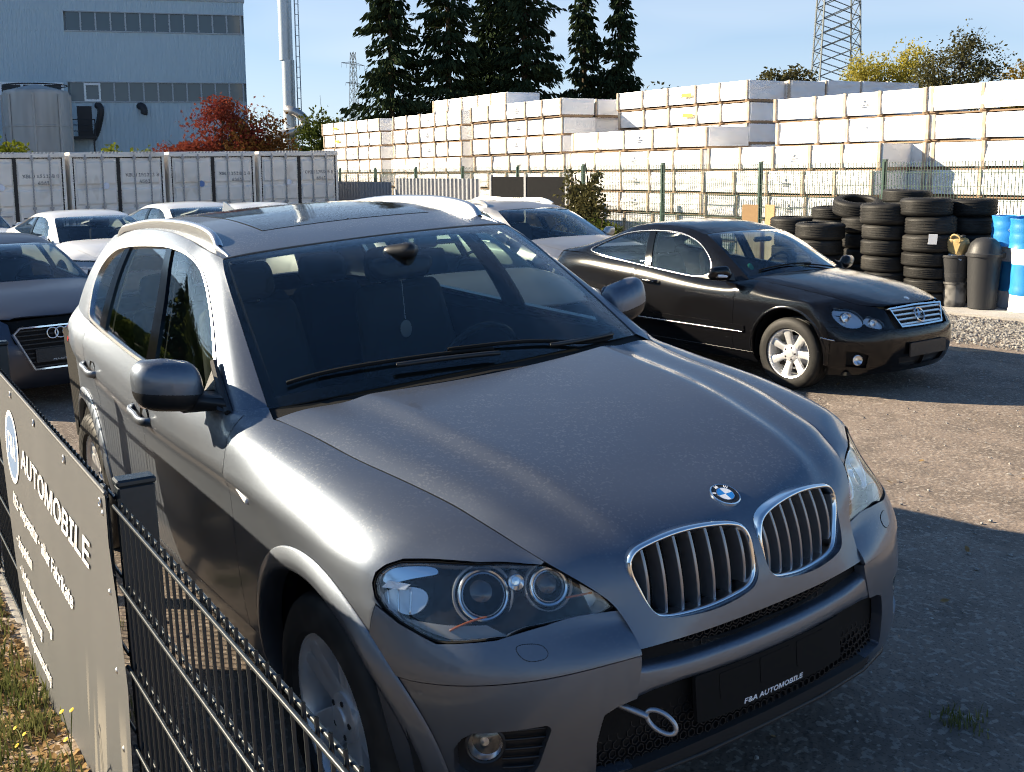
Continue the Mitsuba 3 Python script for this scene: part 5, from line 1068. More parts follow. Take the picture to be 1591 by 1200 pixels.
REAR_G = dict(
    coupe=[[(-3.14, .66, 1.037), (-3.08, .60, 1.06), (-3.0, .53, 1.078), (-2.98, .47, 1.09)], [(-2.7, .747, 1.042), (-2.62, .69, 1.11), (-2.55, .62, 1.17), (-2.52, .55, 1.205)], [(-2.2, .775, 1.0), (-2.17, .71, 1.14), (-2.13, .62, 1.275), (-2.1, .55, 1.338)]],
    estate=[[(-3.14, .66, 1.037), (-3.14, .63, 1.15), (-3.12, .57, 1.27), (-3.10, .50, 1.315)], [(-2.7, .747, 1.042), (-2.70, .69, 1.17), (-2.70, .61, 1.30), (-2.70, .54, 1.345)], [(-2.2, .775, 1.0), (-2.2, .71, 1.16), (-2.2, .62, 1.31), (-2.2, .55, 1.362)]])
RC = dict(coupe=[(-3.0, 1.10), (-2.53, 1.245), (-2.1, 1.374), (-1.75, 1.407), (-1.45, 1.395), (-1.27, 1.363), (-1.18, 1.345), (-1.07, 1.318)],
    estate=[(-3.14, 1.345), (-2.71, 1.38), (-2.2, 1.40), (-1.75, 1.407), (-1.45, 1.395), (-1.27, 1.363), (-1.18, 1.345), (-1.07, 1.318)])
HE2 = [(-.47, .70, .923), (-.2, .68, .898), (.05, .655, .868), (.22, .635, .842), (.32, .615, .825), (.42, .585, .80), (.54, .53, .768), (.61, .45, .763), (.655, .385, .757)]
HC2 = [(-.37, .968), (-.12, .942), (.10, .912), (.26, .882), (.36, .860), (.46, .837), (.56, .812), (.63, .79), (.682, .768)]
class Shape: pass
def car_shape(rear='coupe', f=lambda P: P):
    """f stretches the nets of the coupe into another car."""
    S = Shape(); S.f = f
    N = lambda rows: f(np.array(rows, float)) * [1, -1, 1]
    S.ring = Patch(N(CAR_RING).transpose(1, 0, 2), NT=420, NS=120, sm=.03, tref=3, sref=7)
    G = REAR_G[rear] + FRONT_G
    S.green = Patch(N(G).transpose(1, 0, 2), NT=240, NS=80, sm=.02, tref=0, sref=4)
    g3 = np.array([r[3] for r in G]); c = np.array(RC[rear]); cen = np.stack([c[:, 0], 0 * c[:, 0], c[:, 1]], 1)
    rows = [g3]
    for k, q in ((.86, .45), (.45, .85)): m = g3 + (cen - g3) * (1 - k); m[:, 2] = g3[:, 2] + (cen[:, 2] - g3[:, 2]) * q; rows.append(m)
    S.roof = Patch(N(rows + [cen]), NT=160, NS=60, tref=3, sref=3)
    S.screen = Patch(N([[(-.50, .71, .925), (-.44, .5, .942), (-.385, .25, .953), (-.37, 0, .957)], [(-.76, .655, 1.09), (-.69, .46, 1.112), (-.63, .23, 1.125), (-.61, 0, 1.13)], [(-1.0, .605, 1.235), (-.93, .42, 1.258), (-.87, .21, 1.272), (-.85, 0, 1.276)], [(-1.15, .557, 1.30), (-1.115, .39, 1.312), (-1.08, .19, 1.318), (-1.07, 0, 1.32)]]), NT=50, NS=50, tref=0, sref=3)
    rows = []
    for q, b in zip([1, .86, .62, .3, 0], [0, .012, .010, .004, 0]):
        rows.append([(ex + (cx_ - ex) * (1 - q * q), ew * q, ez + (cz - ez) * (1 - q ** 2.2) + b) for (ex, ew, ez), (cx_, cz) in zip(HE2, HC2)])
    S.bonnet = Patch(N(rows), NT=140, NS=70, sm=.02, tref=4, sref=3)
    S.sub = lambda D: (D[:, 1] < -.5) & (D[:, 0] < S.f(np.array([[.50, 0, 0]]))[0, 0]) & (D[:, 0] > S.f(np.array([[-3.2, 0, 0]]))[0, 0])
    return S
CIN = np.array([-1.3, 0, .6])
def car_body(car, S, M, paint, glass='glass_tint', rear='coupe', coarse=.04, frame_mat=None, trim='satin_alu', doors=(-.55, -1.86), win=None, bpill=(-1.74, -1.66), Rw=.317, wheels=((.03, .80), (-2.715, .80)), detail=True, rim='rim_silver', spokes=7, rw=.225, rr=.222, screen_glass='glass_tint', seats=True):
    rg, gr, sub, f = S.ring, S.green, S.sub, S.f
    fx = lambda pts: f(np.array(pts, float))
    P = lambda pts: rg.poly(fx(pts) * [1, -1, 1])
    XZ = lambda pts: rg.poly(fx([(a, .8, b) for a, b in pts]), (0, 2), sub)
    tx = lambda x, z=.5: rg.find(fx([(x, .8, z)]), (0, 2), sub)[0][0]
    ctr = fx([(-1.3, 0, .6)])[0]
    both_ = lambda nm, m, mt, sm=True, base=None: [put((base or car) + '__' + nm, q, mt, sm, M) for q in (m, mirror_y(m))]
    arches = [XZ([(x + (Rw + .052) * math.cos(a), max(Rw + .03 + (Rw + .052) * math.sin(a), .2)) for a in np.linspace(0, 2 * np.pi, 40, endpoint=False)]) for x, _ in wheels]
    A = arches[0].union(arches[1])
    lamp = S.lamp(P) if hasattr(S, 'lamp') else None
    bump = P([(.45, .85, .15), (.46, .85, .50), (.42, .85, .60), (.51, .76, .60), (.585, .70, .575), (.655, .62, .56), (.745, .42, .573), (.785, .30, .575), (.795, 0, .575), (.795, -.02, .575), (.72, -.02, .20), (.72, 0, .20), (.68, .40, .20), (.58, .60, .19), (.47, .73, .185)])
    bump = bump.union(sbox(rg.T - .005, .02, rg.T + .01, bump.bounds[3] - .01)).buffer(.001)
    sl = XZ([(-3.1, .1), (.5, .1), (.5, .265), (-3.1, .265)])
    body = sbox(0, 0, rg.T, rg.S).difference(A).difference(bump)
    if lamp is not None: body = body.difference(lamp.buffer(.003))
    t0, t1 = tx(doors[0]), tx(doors[1])
    grille_zone = P([(.60, .46, .78), (.665, .40, .72), (.745, .38, .575), (.785, .28, .575), (.80, 0, .575), (.80, -.02, .575), (.60, -.02, .80), (.58, .3, .80)]).union(sbox(rg.T - .02, bump.bounds[3] - .01, rg.T + .02, rg.S + .02)).buffer(.001)
    fend = body.intersection(sbox(t0, -1, rg.T + 1, 9)).difference(sl).difference(grille_zone)
    pick = lambda g: max(g.geoms, key=lambda q: q.area) if hasattr(g, 'geoms') else g
    both_('fender', panel(rg, pick(fend), coarse * .8, out=ctr), paint)
    xs = [t1] if len(doors) == 2 else [tx(doors[2]), t1]
    if len(doors) == 3:
        both_('front_door', panel(rg, pick(body.intersection(sbox(t1, -1, t0, 9)).difference(sl)), coarse, out=ctr), paint)
        t2 = tx(doors[2]); both_('rear_door', panel(rg, pick(body.intersection(sbox(t2, -1, t1, 9)).difference(sl)), coarse, out=ctr), paint); tl_ = t2
    else:
        both_('door', panel(rg, pick(body.intersection(sbox(t1, -1, t0, 9)).difference(sl)), coarse, out=ctr), paint); tl_ = t1
    tr_ = tx(-3.17, .5)
    both_('quarter_panel', panel(rg, pick(body.intersection(sbox(tr_, -1, tl_, 9)).difference(sl)), coarse, out=ctr), paint)
    both_('sill', panel(rg, pick(body.intersection(sl).intersection(sbox(tx(-2.4, .2), -1, tx(-.3, .2), 9))), coarse * 1.5, out=ctr), paint)
    rb = panel(rg, sbox(0, 0, tr_, rg.S), coarse * 2, out=ctr); put(car + '__rear_bumper', cat_([rb, mirror_y(rb)]), paint, True, M)
    bm = panel(rg, pick(S.bump_cut(bump, P) if hasattr(S, 'bump_cut') else bump), coarse * .7, gap=.002, out=ctr, lift=.002, thick=.03); put(car + '__front_bumper', cat_([bm, mirror_y(bm)]), paint, True, M)
    hm = panel(S.bonnet, sbox(0, 0, S.bonnet.T, S.bonnet.S + .01), coarse * .7, gap=.002, out=ctr); put(car + '__bonnet', cat_([hm, mirror_y(hm)]), paint, True, M)
    rt = S.roof.find(fx([(-2.16 if rear == 'coupe' else -3.2, .3, 0), (-2.16 if rear == 'coupe' else -3.2, 0, 0)]), (0, 1))[:, 0].mean() if rear == 'coupe' else 0
    rm = panel(S.roof, sbox(rt, 0, S.roof.T, S.roof.S + .01), coarse, gap=.001, out=ctr); put(car + '__roof', cat_([rm, mirror_y(rm)]), paint, True, M)
    if rear == 'coupe':
        q = panel(S.roof, sbox(.0, .03, rt, S.roof.S + .01), coarse * 2, gap=0, thick=0, out=ctr, lift=-.004)
    else:
        G = fx([[(-3.14, .66, 1.037), (-3.26, .47, 1.03), (-3.33, 0, 1.03)], [(-3.10, .50, 1.315), (-3.13, .40, 1.33), (-3.14, 0, 1.345)]]) * [1, -1, 1]; q = sheet(G)
    put(car + '__rear_window', cat_([q, mirror_y(q)]), 'glass_dark', True, M)
    W_ = gr.find(fx(win) * [1, -1, 1]); wl = chaikin(W_); wp = Polygon(wl).buffer(.010).buffer(-.010)
    g_ = lambda x, y, z: gr.find(fx([(x, y, z)]) * [1, -1, 1])[0]
    (bx0, bx1) = bpill
    B = Polygon([g_(bx0, .79, .95), g_(bx0 - .10, .60, 1.33), g_(bx1 - .10, .60, 1.33), g_(bx1, .79, .945)]).buffer(.001)
    both_('side_frame', panel(gr, sbox(0, 0, gr.T, gr.S).difference(wp.buffer(.010)), coarse, gap=.001, out=ctr, thick=.02), frame_mat or paint)
    both_('window_trim', panel(gr, wp.buffer(.010).difference(wp), .03, gap=0, out=ctr, thick=.015, lift=.003), trim)
    both_('door_pillar', panel(gr, pick(B.intersection(wp)), .05, gap=0, out=ctr, lift=-.001, thick=.03), frame_mat or 'gloss_black')
    for g in sorted(getattr(wp.difference(B), 'geoms', [wp]), key=lambda g: -g.bounds[0]):
        if g.area > .01: both_('side_window', panel(gr, g, .06, gap=0, out=ctr, lift=-.008, thick=0), glass)
    wm = panel(S.screen, sbox(0, 0, S.screen.T + .01, S.screen.S), .06, gap=0, thick=0, out=ctr, lift=-.003); put(car + '__windscreen', cat_([wm, mirror_y(wm)]), screen_glass, True, M)
    bor = panel(S.screen, sbox(0, 0, S.screen.T + .01, S.screen.S).difference(sbox(.03, .04, S.screen.T + .02, S.screen.S - .03)), .06, gap=0, thick=0, out=ctr, lift=-.008)
    cow = sheet(fx([[(-.46, .70, .918), (-.41, .5, .935), (-.37, .25, .944), (-.35, 0, .948)], [(-.53, .71, .925), (-.47, .5, .945), (-.41, .25, .955), (-.395, 0, .958)]]) * [1, -1, 1]); cow.apply_translation((0, 0, -.006))
    put(car + '__cowl', cat_([bor, mirror_y(bor), cow, mirror_y(cow)]), 'matt_black', True, M)
    inn = []
    core = sbox(0, 0, rg.T, rg.S).difference(A.buffer(.02))
    for g in getattr(core, 'geoms', [core]):
        if g.area > .05: q = panel(rg, g, .08, gap=0, thick=0, out=ctr, lift=-.03); inn += [q, mirror_y(q)]
    wy = f(np.array([[0, .80, 0]]))[0, 1]
    for x, _ in wheels:
        g = np.linspace(-.3, math.pi + .3, 20); X = fx([(x, 0, 0)])[0, 0]
        for s in (-1, 1):
            a = np.stack([X + (Rw + .055) * np.cos(g), np.full(20, s * wy), Rw + .03 + (Rw + .055) * np.sin(g)], 1); b = a * [1, .5, 1]
            inn += [sheet(np.stack([a, b])), sheet(np.stack([b, np.repeat([[X, s * wy * .5, Rw]], 20, 0)]))]
    lo, hi = fx([(-3.2, .72, .2)])[0], fx([(.55, .72, .24)])[0]; inn += [cube(lo[0], hi[0], -lo[1], lo[1], .19, .22), cube(lo[0] + .2, fx([(-.45, 0, 0)])[0, 0], -lo[1], lo[1], .35, .38)]
    put(car + '__inner_shell', cat_(inn), 'matt_black', False, M)
    for x, y in wheels:
        X = fx([(x, y, 0)])[0]
        for s in (-1, 1): wheel(car, X[0], s * (X[1] - rw / 2 + .03), Rw, Rw, rw, rr, M, rim, spokes, s)
    dz = fx([(-.9, .5, .9)])[0]
    put(car + '__dashboard', cube(fx([(-.95, 0, 0)])[0, 0], fx([(-.47, 0, 0)])[0, 0], -dz[1] * 1.3, dz[1] * 1.3, .5, dz[2] - .03, .05), 'interior_dark', False, M)
    if seats:
        sx = fx([(-1.45, .36, 0)])[0]
        for s in (-1, 1): seat(car, sx[0], s * sx[1], .50 + (f(np.array([[0, 0, .9]]))[0, 2] - .9), M, 'interior_grey', w=.24, hb=.56)
        put(car + '__steering_wheel', moved(cat_([tube(np.stack([.18 * np.cos(a := np.linspace(0, 2 * np.pi, 30, endpoint=False)), .18 * np.sin(a), 0 * a], 1), .014, 6, closed=True), cube(-.17, .17, -.03, .02, -.02, 0)]), frame([fx([(-1.05, 0, 0)])[0, 0], sx[1], dz[2] + .02], [0, 1, 0], [.42, 0, .9], [-.9, 0, .42])), 'black_plastic', 30, M)
        put(car + '__interior_mirror', blob([[(*(fx([(-.93, -.10, 1.235)])[0]), .025), (*(fx([(-.93, .10, 1.235)])[0]), .025)]], .02, 2), 'black_plastic', True, M)
    lin = []
    for P_, lf in ((B.buffer(.03), -.02),):
        q = panel(gr, P_.intersection(sbox(0, 0, gr.T, gr.S)), .08, gap=0, thick=0, out=ctr, lift=lf); lin += [q, mirror_y(q)]
    q = panel(S.roof, sbox(rt + .05, .03, S.roof.T - .02, S.roof.S + .01), .12, gap=0, thick=0, out=ctr, lift=-.03); lin += [q, mirror_y(q)]
    put(car + '__cabin_lining', cat_(lin), 'interior_dark', False, M)
    return both_, P, XZ, fx, ctr
def car_mirror(car, M, fx, paint, base='black_plastic', at=(-.66, .93, .965), lo=.75):
    x, y, z = fx([at])[0]
    for s in (-1, 1):
        b = blob([[(x - .02, s * (y - .07), z - .01, .055), (x - .06, s * (y + .06), z - .012, .045), (x - .02, s * (y - .05), z + .025, .05), (x - .05, s * (y + .06), z + .02, .045)]], .02, 3)
        v = np.array(b.vertices); v[:, 0] = np.maximum(v[:, 0], x - .085); b = TM(v, b.faces)
        k = put(car + '__mirror', b, paint, True, M)
        put(k + '__mirror_base', hull([(x + dx, s * (y + dy), z + dz) for dx, dy, dz in ((.02, -.16, -.07), (-.12, -.16, -.07), (.0, -.15, .0), (-.08, -.15, .03), (.0, -.08, -.055), (-.06, -.08, -.055), (-.03, -.08, 0))]), base, False, M)
WIN_COUPE = [(-.95, .787, .905), (-1.35, .787, .93), (-1.75, .785, .968), (-2.2, .772, 1.012), (-2.58, .74, 1.052), (-2.62, .69, 1.075), (-2.40, .625, 1.19), (-2.07, .615, 1.283), (-1.75, .615, 1.305), (-1.42, .62, 1.293), (-1.19, .632, 1.24), (-1.03, .68, 1.14), (-.90, .745, 1.0)]
# ---- the black coupe
MERM = np.eye(4); MERM[:3, :3] = np.array([[.99820, -.05997, -.00206], [.05998, .99819, .00471], [.00177, -.00483, .99999]]); MERM[:3, 3] = (-3.5806, 5.8658, -.1250)
M_c = T(MERM.tolist())
coupe = thing('coupe', 'black two-door coupe with silver seven-spoke wheels parked in front of the tyre stacks', 'car')
SC = car_shape('coupe')
LAMP1 = [(.425, .752, .757), (.465, .72, .775), (.515, .66, .772), (.555, .625, .735), (.60, .605, .68), (.62, .612, .635), (.60, .645, .60), (.565, .685, .592), (.515, .735, .61), (.465, .765, .66), (.435, .77, .715)]
LAMP2 = [(.61, .575, .685), (.645, .545, .695), (.685, .50, .665), (.715, .475, .615), (.705, .485, .585), (.675, .53, .583), (.64, .575, .600), (.615, .598, .635)]
def coupe_lamp(P):
    a = Polygon(spl(SC.ring.find(np.array(LAMP1) * [1, -1, 1]), 60, True)); b = Polygon(spl(SC.ring.find(np.array(LAMP2) * [1, -1, 1]), 50, True)); SC.l1, SC.l2 = a.buffer(0), b.buffer(0)
    return SC.l1.union(SC.l2).buffer(.004).buffer(-.003)
SC.lamp = coupe_lamp
c_op = lambda P: P([(.79, .34, .33), (.80, .30, .245), (.79, .0, .235), (.79, -.03, .235), (.81, -.03, .34), (.815, 0, .34)]).union(P([(.55, .735, .40), (.61, .67, .40), (.66, .60, .37), (.65, .60, .25), (.60, .66, .26), (.54, .72, .27)]))
SC.bump_cut = lambda b, P: b.difference(c_op(P))
both_c, Pc, XZc, fxc, ctrc = car_body(coupe, SC, M_c, 'black_paint', win=WIN_COUPE, coarse=.03)
# rub strips, crease, sill line
stripz = XZc([(-2.2, .462), (-.42, .466), (-.42, .512), (-2.2, .520)]).buffer(.006)
both_c('rub_strip', panel(SC.ring, stripz, .05, gap=0, out=ctrc, lift=.012, thick=.014), 'black_paint')
for zz in (.462, .285):
    pts = SC.ring.find(np.array([(x, .8, zz) for x in np.linspace(-2.2, -.33 if zz < .4 else -.43, 30)]), (0, 2), SC.sub)
    both_c('chrome_strip' if zz > .4 else 'sill_strip', tube(offset_curve(SC.ring, pts, .013 if zz > .4 else .004), .0045, 5), 'satin_alu' if zz > .4 else 'black_plastic')
pts = SC.ring.find(np.array([(x, .8, z) for x, z in ((.375, .505), (.43, .497), (.48, .49))]), (0, 2), SC.sub)
both_c('bumper_strip', tube(offset_curve(SC.ring, pts, .004), .006, 5), 'chrome')
# wheel arch lips
def arch_lip(S, M, car, x, Rw, paint, both_):
    g = np.linspace(math.radians(-12), math.radians(192), 40); X = S.f(np.array([[x, 0, 0]]))[0, 0]; rows = []
    for r, l in ((Rw + .048, -.03), (Rw + .048, .004), (Rw + .060, .007), (Rw + .075, .001)):
        p = np.stack([X + r * np.cos(g), 0 * g, np.maximum(Rw + .03 + r * np.sin(g), .21)], 1); ts = S.ring.find(p, (0, 2), S.sub); rows.append(offset_curve(S.ring, ts, 0) - np.stack([0 * g, 0 * g + l, 0 * g], 1))
    both_('arch_lip', sheet(np.array(rows), flip=True), paint)
for x in (.03, -2.715): arch_lip(SC, M_c, coupe, x, .317, 'black_paint', both_c)
# lamps
for s in (-1, 1):
    fix = (lambda m: m) if s < 0 else mirror_y
    for poly, P0, r in ((SC.l1, (.535, .70, .685), .052), (SC.l2, (.675, .535, .635), .040)):
        k = put(coupe + '__headlight', fix(panel(SC.ring, poly, .02, gap=.001, thick=.01, out=ctrc, lift=.003)), 'lens_clear', True, M_c)
        fr = np.array([.93, -.30, .2]); fr /= np.linalg.norm(fr); ux = np.cross([0, 0, 1.], fr); ux /= np.linalg.norm(ux); uy = np.cross(fr, ux)
        ts = SC.ring.find(np.array([P0]) * [1, -1, 1])[0]; P = SC.ring.ev(ts[:1], ts[1:])[0] - fr * .012
        put(k + '__lamp_bowl', fix(panel(SC.ring, poly.buffer(-.002), .02, gap=0, thick=0, out=ctrc, lift=-.03)), 'lamp_pale', True, M_c)
        put(k + '__lamp_ring', fix(moved(lathe([(r, -.03), (r * .95, -.004), (r * .8, -.01), (r * .6, -.02), (r * .5, -.006), (.0001, .002)], 24), frame(P, ux, uy, fr))), 'lamp_mirror', 30, M_c)
    fr = np.array([.9, -.44, 0]); fr /= np.linalg.norm(fr); F = frame([.60, -.655, .325], np.cross([0, 0, 1.], fr), [0, 0, 1], fr)
    k = put(coupe + '__fog_lamp', fix(moved(lathe([(.045, -.04), (.045, .012), (.04, .014), (.03, 0), (.012, -.012), (.0001, -.01)], 24), F)), 'lamp_mirror', 30, M_c)
inn = panel(SC.ring, c_op(Pc).buffer(.02), .03, gap=0, thick=0, out=ctrc, lift=-.025); put(coupe + '__air_intake', cat_([inn, mirror_y(inn)]), 'black_plastic', True, M_c)
# grille: chrome surround, four slats, star
gq = np.array([(.664, -.375, .728), (.683, 0, .748), (.664, .375, .728), (.742, .295, .583), (.757, 0, .585), (.742, -.295, .583)])
gc = np.array([.712, 0, .66]); gn = np.array([.90, 0, .43]); gn /= np.linalg.norm(gn); gu = np.array([0, 1., 0]); gv = np.cross(gn, gu)
to2 = lambda q: np.stack([(q - gc) @ gu, (q - gc) @ gv], 1)
gp = Polygon(to2(gq)).buffer(.02).buffer(-.012); GF = frame(gc + gn * .012, gu, gv, gn)
gf = put(coupe + '__grille_frame', moved(prism(gp.difference(gp.buffer(-.014)), -.03, .012), GF), 'chrome', False, M_c)
put(gf + '__grille_backing', moved(prism(gp.buffer(-.01), -.05, -.04), GF), 'matt_black', False, M_c)
for v in np.linspace(gp.bounds[1] + .035, gp.bounds[3] - .035, 4):
    seg = LineString([(-1, v), (1, v)]).intersection(gp.buffer(-.012)); x0, x1 = sorted(c[0] for c in seg.coords)
    put(gf + '__slat', moved(cube(x0, x1, v - .011, v + .008, -.03, .004, .004), GF), 'satin_alu', False, M_c)
g = np.linspace(0, 2 * np.pi, 36, endpoint=False)
star = [tube(np.stack([.062 * np.cos(g), .062 * np.sin(g), 0 * g + .016], 1), .007, 6, closed=True)]
for a in (90, 210, 330):
    a = math.radians(a); d = np.array([math.cos(a), math.sin(a)]); n = np.array([-d[1], d[0]])
    star.append(hull([(*(d * .062), .014), (*(d * .062), .018), (*(n * .014), .012), (*(-n * .014), .012), (0, 0, .028), (*(-d * .012), .012)]))
put(coupe + '__grille_star', moved(cat_(star), GF), 'chrome', 30, M_c)
bp_ = SC.bonnet.find(np.array([[.61, 0, .80]]))[0]; P = SC.bonnet.ev(bp_[:1], bp_[1:])[0]
put(coupe + '__bonnet_badge', moved(lathe([(.024, -.004), (.024, .004), (.018, .006), (.0001, .006)], 24), frame(P * [1, 0, 1], [0, 1, 0], [-.9, 0, .35], [.35, 0, .93])), 'chrome', 30, M_c)
gw = lambda nm, q, mt: put(coupe + '__' + nm, q, mt, True, M_c)
def on_sc(S, x, y, l):
    s = S.screen.find(np.array([[x, -abs(y), 0]]), (0, 1))[0]; p = S.screen.ev(s[:1], s[1:])[0] * [1, -np.sign(y) if y else 1, 1]; return p + np.array([.5, 0, .85]) * l
for pts in ([(-.45, .1), (-.47, -.2), (-.52, -.55)], [(-.43, .55), (-.43, .3), (-.44, 0)]):
    gw('wiper', tube(spl([on_sc(SC, x, y, .012) for x, y in pts], 14, k=2), .008, 5), 'matt_black')
prin('sticker_green', (.03, .30, .16), .5)
put(coupe + '__sticker', moved(prism(Point(0, 0).buffer(.035), 0, .001), frame(on_sc(SC, -.60, -.56, -.012), [0, 1, 0], [-.55, 0, .83], [.83, 0, .55])), 'sticker_green', False, M_c)
pl = moved(prism(rounded(.53, .115, .006), 0, .012), frame([.822, 0, .40], [0, 1, 0], [0, 0, 1], [1, 0, 0])); put(coupe + '__plate_holder', pl, 'black_plastic', False, M_c)
for s in (-1, 1):
    fix = (lambda m: m) if s < 0 else mirror_y
    hk = put(coupe + '__door_handle', fix(tube(spl([(-1.72, -.858, .838), (-1.70, -.885, .838), (-1.61, -.892, .836), (-1.52, -.885, .832), (-1.50, -.858, .832)], 14), np.array([(.013 * math.cos(a), .009 * math.sin(a)) for a in np.linspace(0, 2 * np.pi, 8, endpoint=False)]))), 'black_paint', True, M_c)
    put(hk + '__handle_strip', fix(tube(spl([(-1.70, -.894, .836), (-1.61, -.901, .834), (-1.52, -.894, .830)], 8, k=2), .004, 5)), 'chrome', True, M_c)
car_mirror(coupe, M_c, fxc, 'black_paint', at=(-.60, .955, .975))
bl = blob([[(-.60, -1.0, .962, .014), (-.585, -.92, .955, .014)]], .01, 1); put(coupe + '__mirror_indicator', bl, 'badge_white', True, M_c)
bl = cube(-.56, -.30, -.38, .30, .948, .952); 
bl = tube([(-.41, -.42, .957), (-.395, -.1, .97), (-.395, .25, .968)], np.array([(.001, .03), (-.001, .03), (-.001, -.03), (.001, -.03)])); gw('bonnet_vent', bl, 'matt_black')

# ---- cars further off
def stretch(sx, sw, zs, dz=0.0, rear=1.0):
    def fn(P):
        P = np.array(P, float); x = P[..., 0] * sx; x = np.where(x < -1.5 * sx, -1.5 * sx + (x + 1.5 * sx) * rear, x)
        z = P[..., 2]; z2 = np.interp(z, [0, .5, .9, 1.41], zs)
        return np.stack([x, P[..., 1] * sw, z2], -1)
    return fn
WIN_EST = [(-.95, .787, .905), (-1.35, .787, .93), (-1.75, .785, .968), (-2.2, .772, 1.012), (-2.9, .72, 1.055), (-2.98, .68, 1.10), (-2.93, .62, 1.22), (-2.7, .615, 1.285), (-2.2, .618, 1.295), (-1.75, .615, 1.303), (-1.42, .62, 1.293), (-1.19, .632, 1.24), (-1.03, .68, 1.14), (-.90, .745, 1.0)]
def place(x, y, z, yaw): return T(moved_m(x, y, z, yaw).tolist())
def moved_m(x, y, z, yaw): return trans(x, y, z) @ rot((0, 0, 1), yaw)
SHP = {}
def far_car(name, label, group, rear, st, pos, paint, lamp=True, rails=False, grille=None, rim='rim_silver'):
    k = thing(name, label, 'car', group); M = place(*pos)
    S = car_shape(rear, st); S.f = st
    LP = [(.33, .80, .742), (.42, .745, .748), (.52, .63, .752), (.60, .53, .735), (.665, .47, .70), (.675, .47, .655), (.62, .585, .625), (.53, .69, .62), (.44, .775, .63), (.37, .81, .68)]
    S.lamp = lambda P: P(LP).buffer(.015).buffer(-.015)
    both_, P, XZ, fx, ctr = car_body(k, S, M, paint, win=WIN_EST if rear == 'estate' else WIN_COUPE, coarse=.06, rear=rear, doors=(-.55, -1.62, -2.45), rim=rim, spokes=5, Rw=.325, rw=.225)
    car_mirror(k, M, fx, paint)
    lm = S.lamp(P)
    for s in (0, 1):
        fix = (lambda m: m) if s == 0 else mirror_y
        hk = put(k + '__headlight', fix(panel(S.ring, lm, .04, gap=.001, thick=.01, out=ctr, lift=.003)), 'lens_clear', True, M)
        put(hk + '__lamp_bowl', fix(panel(S.ring, lm.buffer(-.005), .04, gap=0, thick=.02, out=ctr, lift=-.025)), 'lamp_grey', True, M)
        c = np.array(lm.exterior.coords)[::2]
        put(hk + '__lamp_strip', fix(tube(offset_curve(S.ring, S.ring.find(fx([(.645, .50, .665), (.60, .60, .645), (.52, .70, .64), (.44, .765, .655)]) * [1, -1, 1]), -.008), .008, 5)), 'badge_white', True, M)
    if rails:
        for s in (-1, 1):
            p = fx([(-1.35, .545, 1.35), (-1.45, .53, 1.395), (-1.8, .525, 1.43), (-2.4, .52, 1.425), (-2.9, .50, 1.39), (-3.02, .49, 1.34)]) * [1, s, 1]
            put(k + '__roof_rail', tube(spl(p, 24), np.array([(.022, .014), (-.03, .014), (-.03, -.014), (.022, -.014)])), 'satin_alu', 40, M)
    return k, M, S, both_, P, fx, ctr
st_sedan = stretch(1.05, 1.045, [0, .52, .97, 1.43], rear=1.15)
aud = far_car('saloon', 'dark blue-grey saloon with a four-ring grille facing the camera at the left edge', None, 'coupe', st_sedan, (-7.55, -.49, -.20, 8), 'blue_grey_paint')
k, M, S, _, _, fx, _ = aud
af = frame([.845, 0, .60], [0, 1, 0], [-.14, 0, .99], [.99, 0, .14])
ap = Polygon([(-.37, .155), (.37, .155), (.43, .10), (.28, -.22), (-.28, -.22), (-.43, .10)])
gk = put(k + '__grille_frame', moved(prism(ap.difference(ap.buffer(-.014)), -.02, .03), af), 'chrome', False, M)
put(gk + '__grille_backing', moved(prism(ap.buffer(-.01), -.10, .008), af), 'matt_black', False, M)
for v in np.linspace(-.19, .12, 9):
    seg = LineString([(-1, v), (1, v)]).intersection(ap.buffer(-.014)); x0, x1 = sorted(c[0] for c in seg.coords); put(gk + '__slat', moved(cube(x0, x1, v - .005, v + .005, 0, .018), af), 'black_plastic', False, M)
g = np.linspace(0, 2 * np.pi, 28, endpoint=False)
for i in range(4): put(k + '__badge_ring', moved(tube(np.stack([(i - 1.5) * .068 + .046 * np.cos(g), .085 + .046 * np.sin(g), 0 * g + .032], 1), .0065, 6, closed=True), af), 'chrome', True, M)
pb = put(k + '__plate_holder', moved(prism(rounded(.52, .115, .01), .02, .035), af @ trans(0, -.10, 0)), 'black_plastic', False, M)
lt = meshkit.text_mesh('F&A AUTOMOBILE', .013, .001); w = lt.bounds[1][0]; lt.apply_scale((.24 / w, 1, 1)); put(pb + '__plate_lettering', moved(lt, af @ trans(-.12, -.148, .036)), 'letter_white', False, M)
st_white = stretch(1.06, 1.05, [0, .53, .97, 1.44], rear=1.15)
far_car('white_car', 'white saloon between the dark saloon and the containers, second white car from the left', None, 'coupe', st_white, (-13.3, 1.70, -.19, 6), 'white_paint')
far_car('white_car', 'white saloon parked farther right before the containers, roof just above the grey estate rail', None, 'coupe', st_white, (-13.6, 3.60, -.12, 6), 'white_paint')
far_car('white_car', 'white car mostly cut off by the left edge of the picture', None, 'coupe', st_white, (-18.4, .30, -.2, 6), 'white_paint')
far_car('white_car', 'low white car behind the roof of the grey off-road car, only its roof line showing', None, 'coupe', st_white, (-13.4, 4.75, -.16, 6), 'white_paint')
st_est = stretch(1.05, 1.05, [0, .55, 1.03, 1.52])
far_car('estate_car', 'silver estate car with bright roof rails behind the black coupe', None, 'estate', st_est, (-7.42, 6.10, -.13, 6), 'silver_paint', rails=True)
far_car('silver_saloon', 'silver saloon glimpsed through the far side windows of the grey off-road car', None, 'coupe', st_sedan, (-5.1, 3.20, -.14, 3), 'silver_paint')
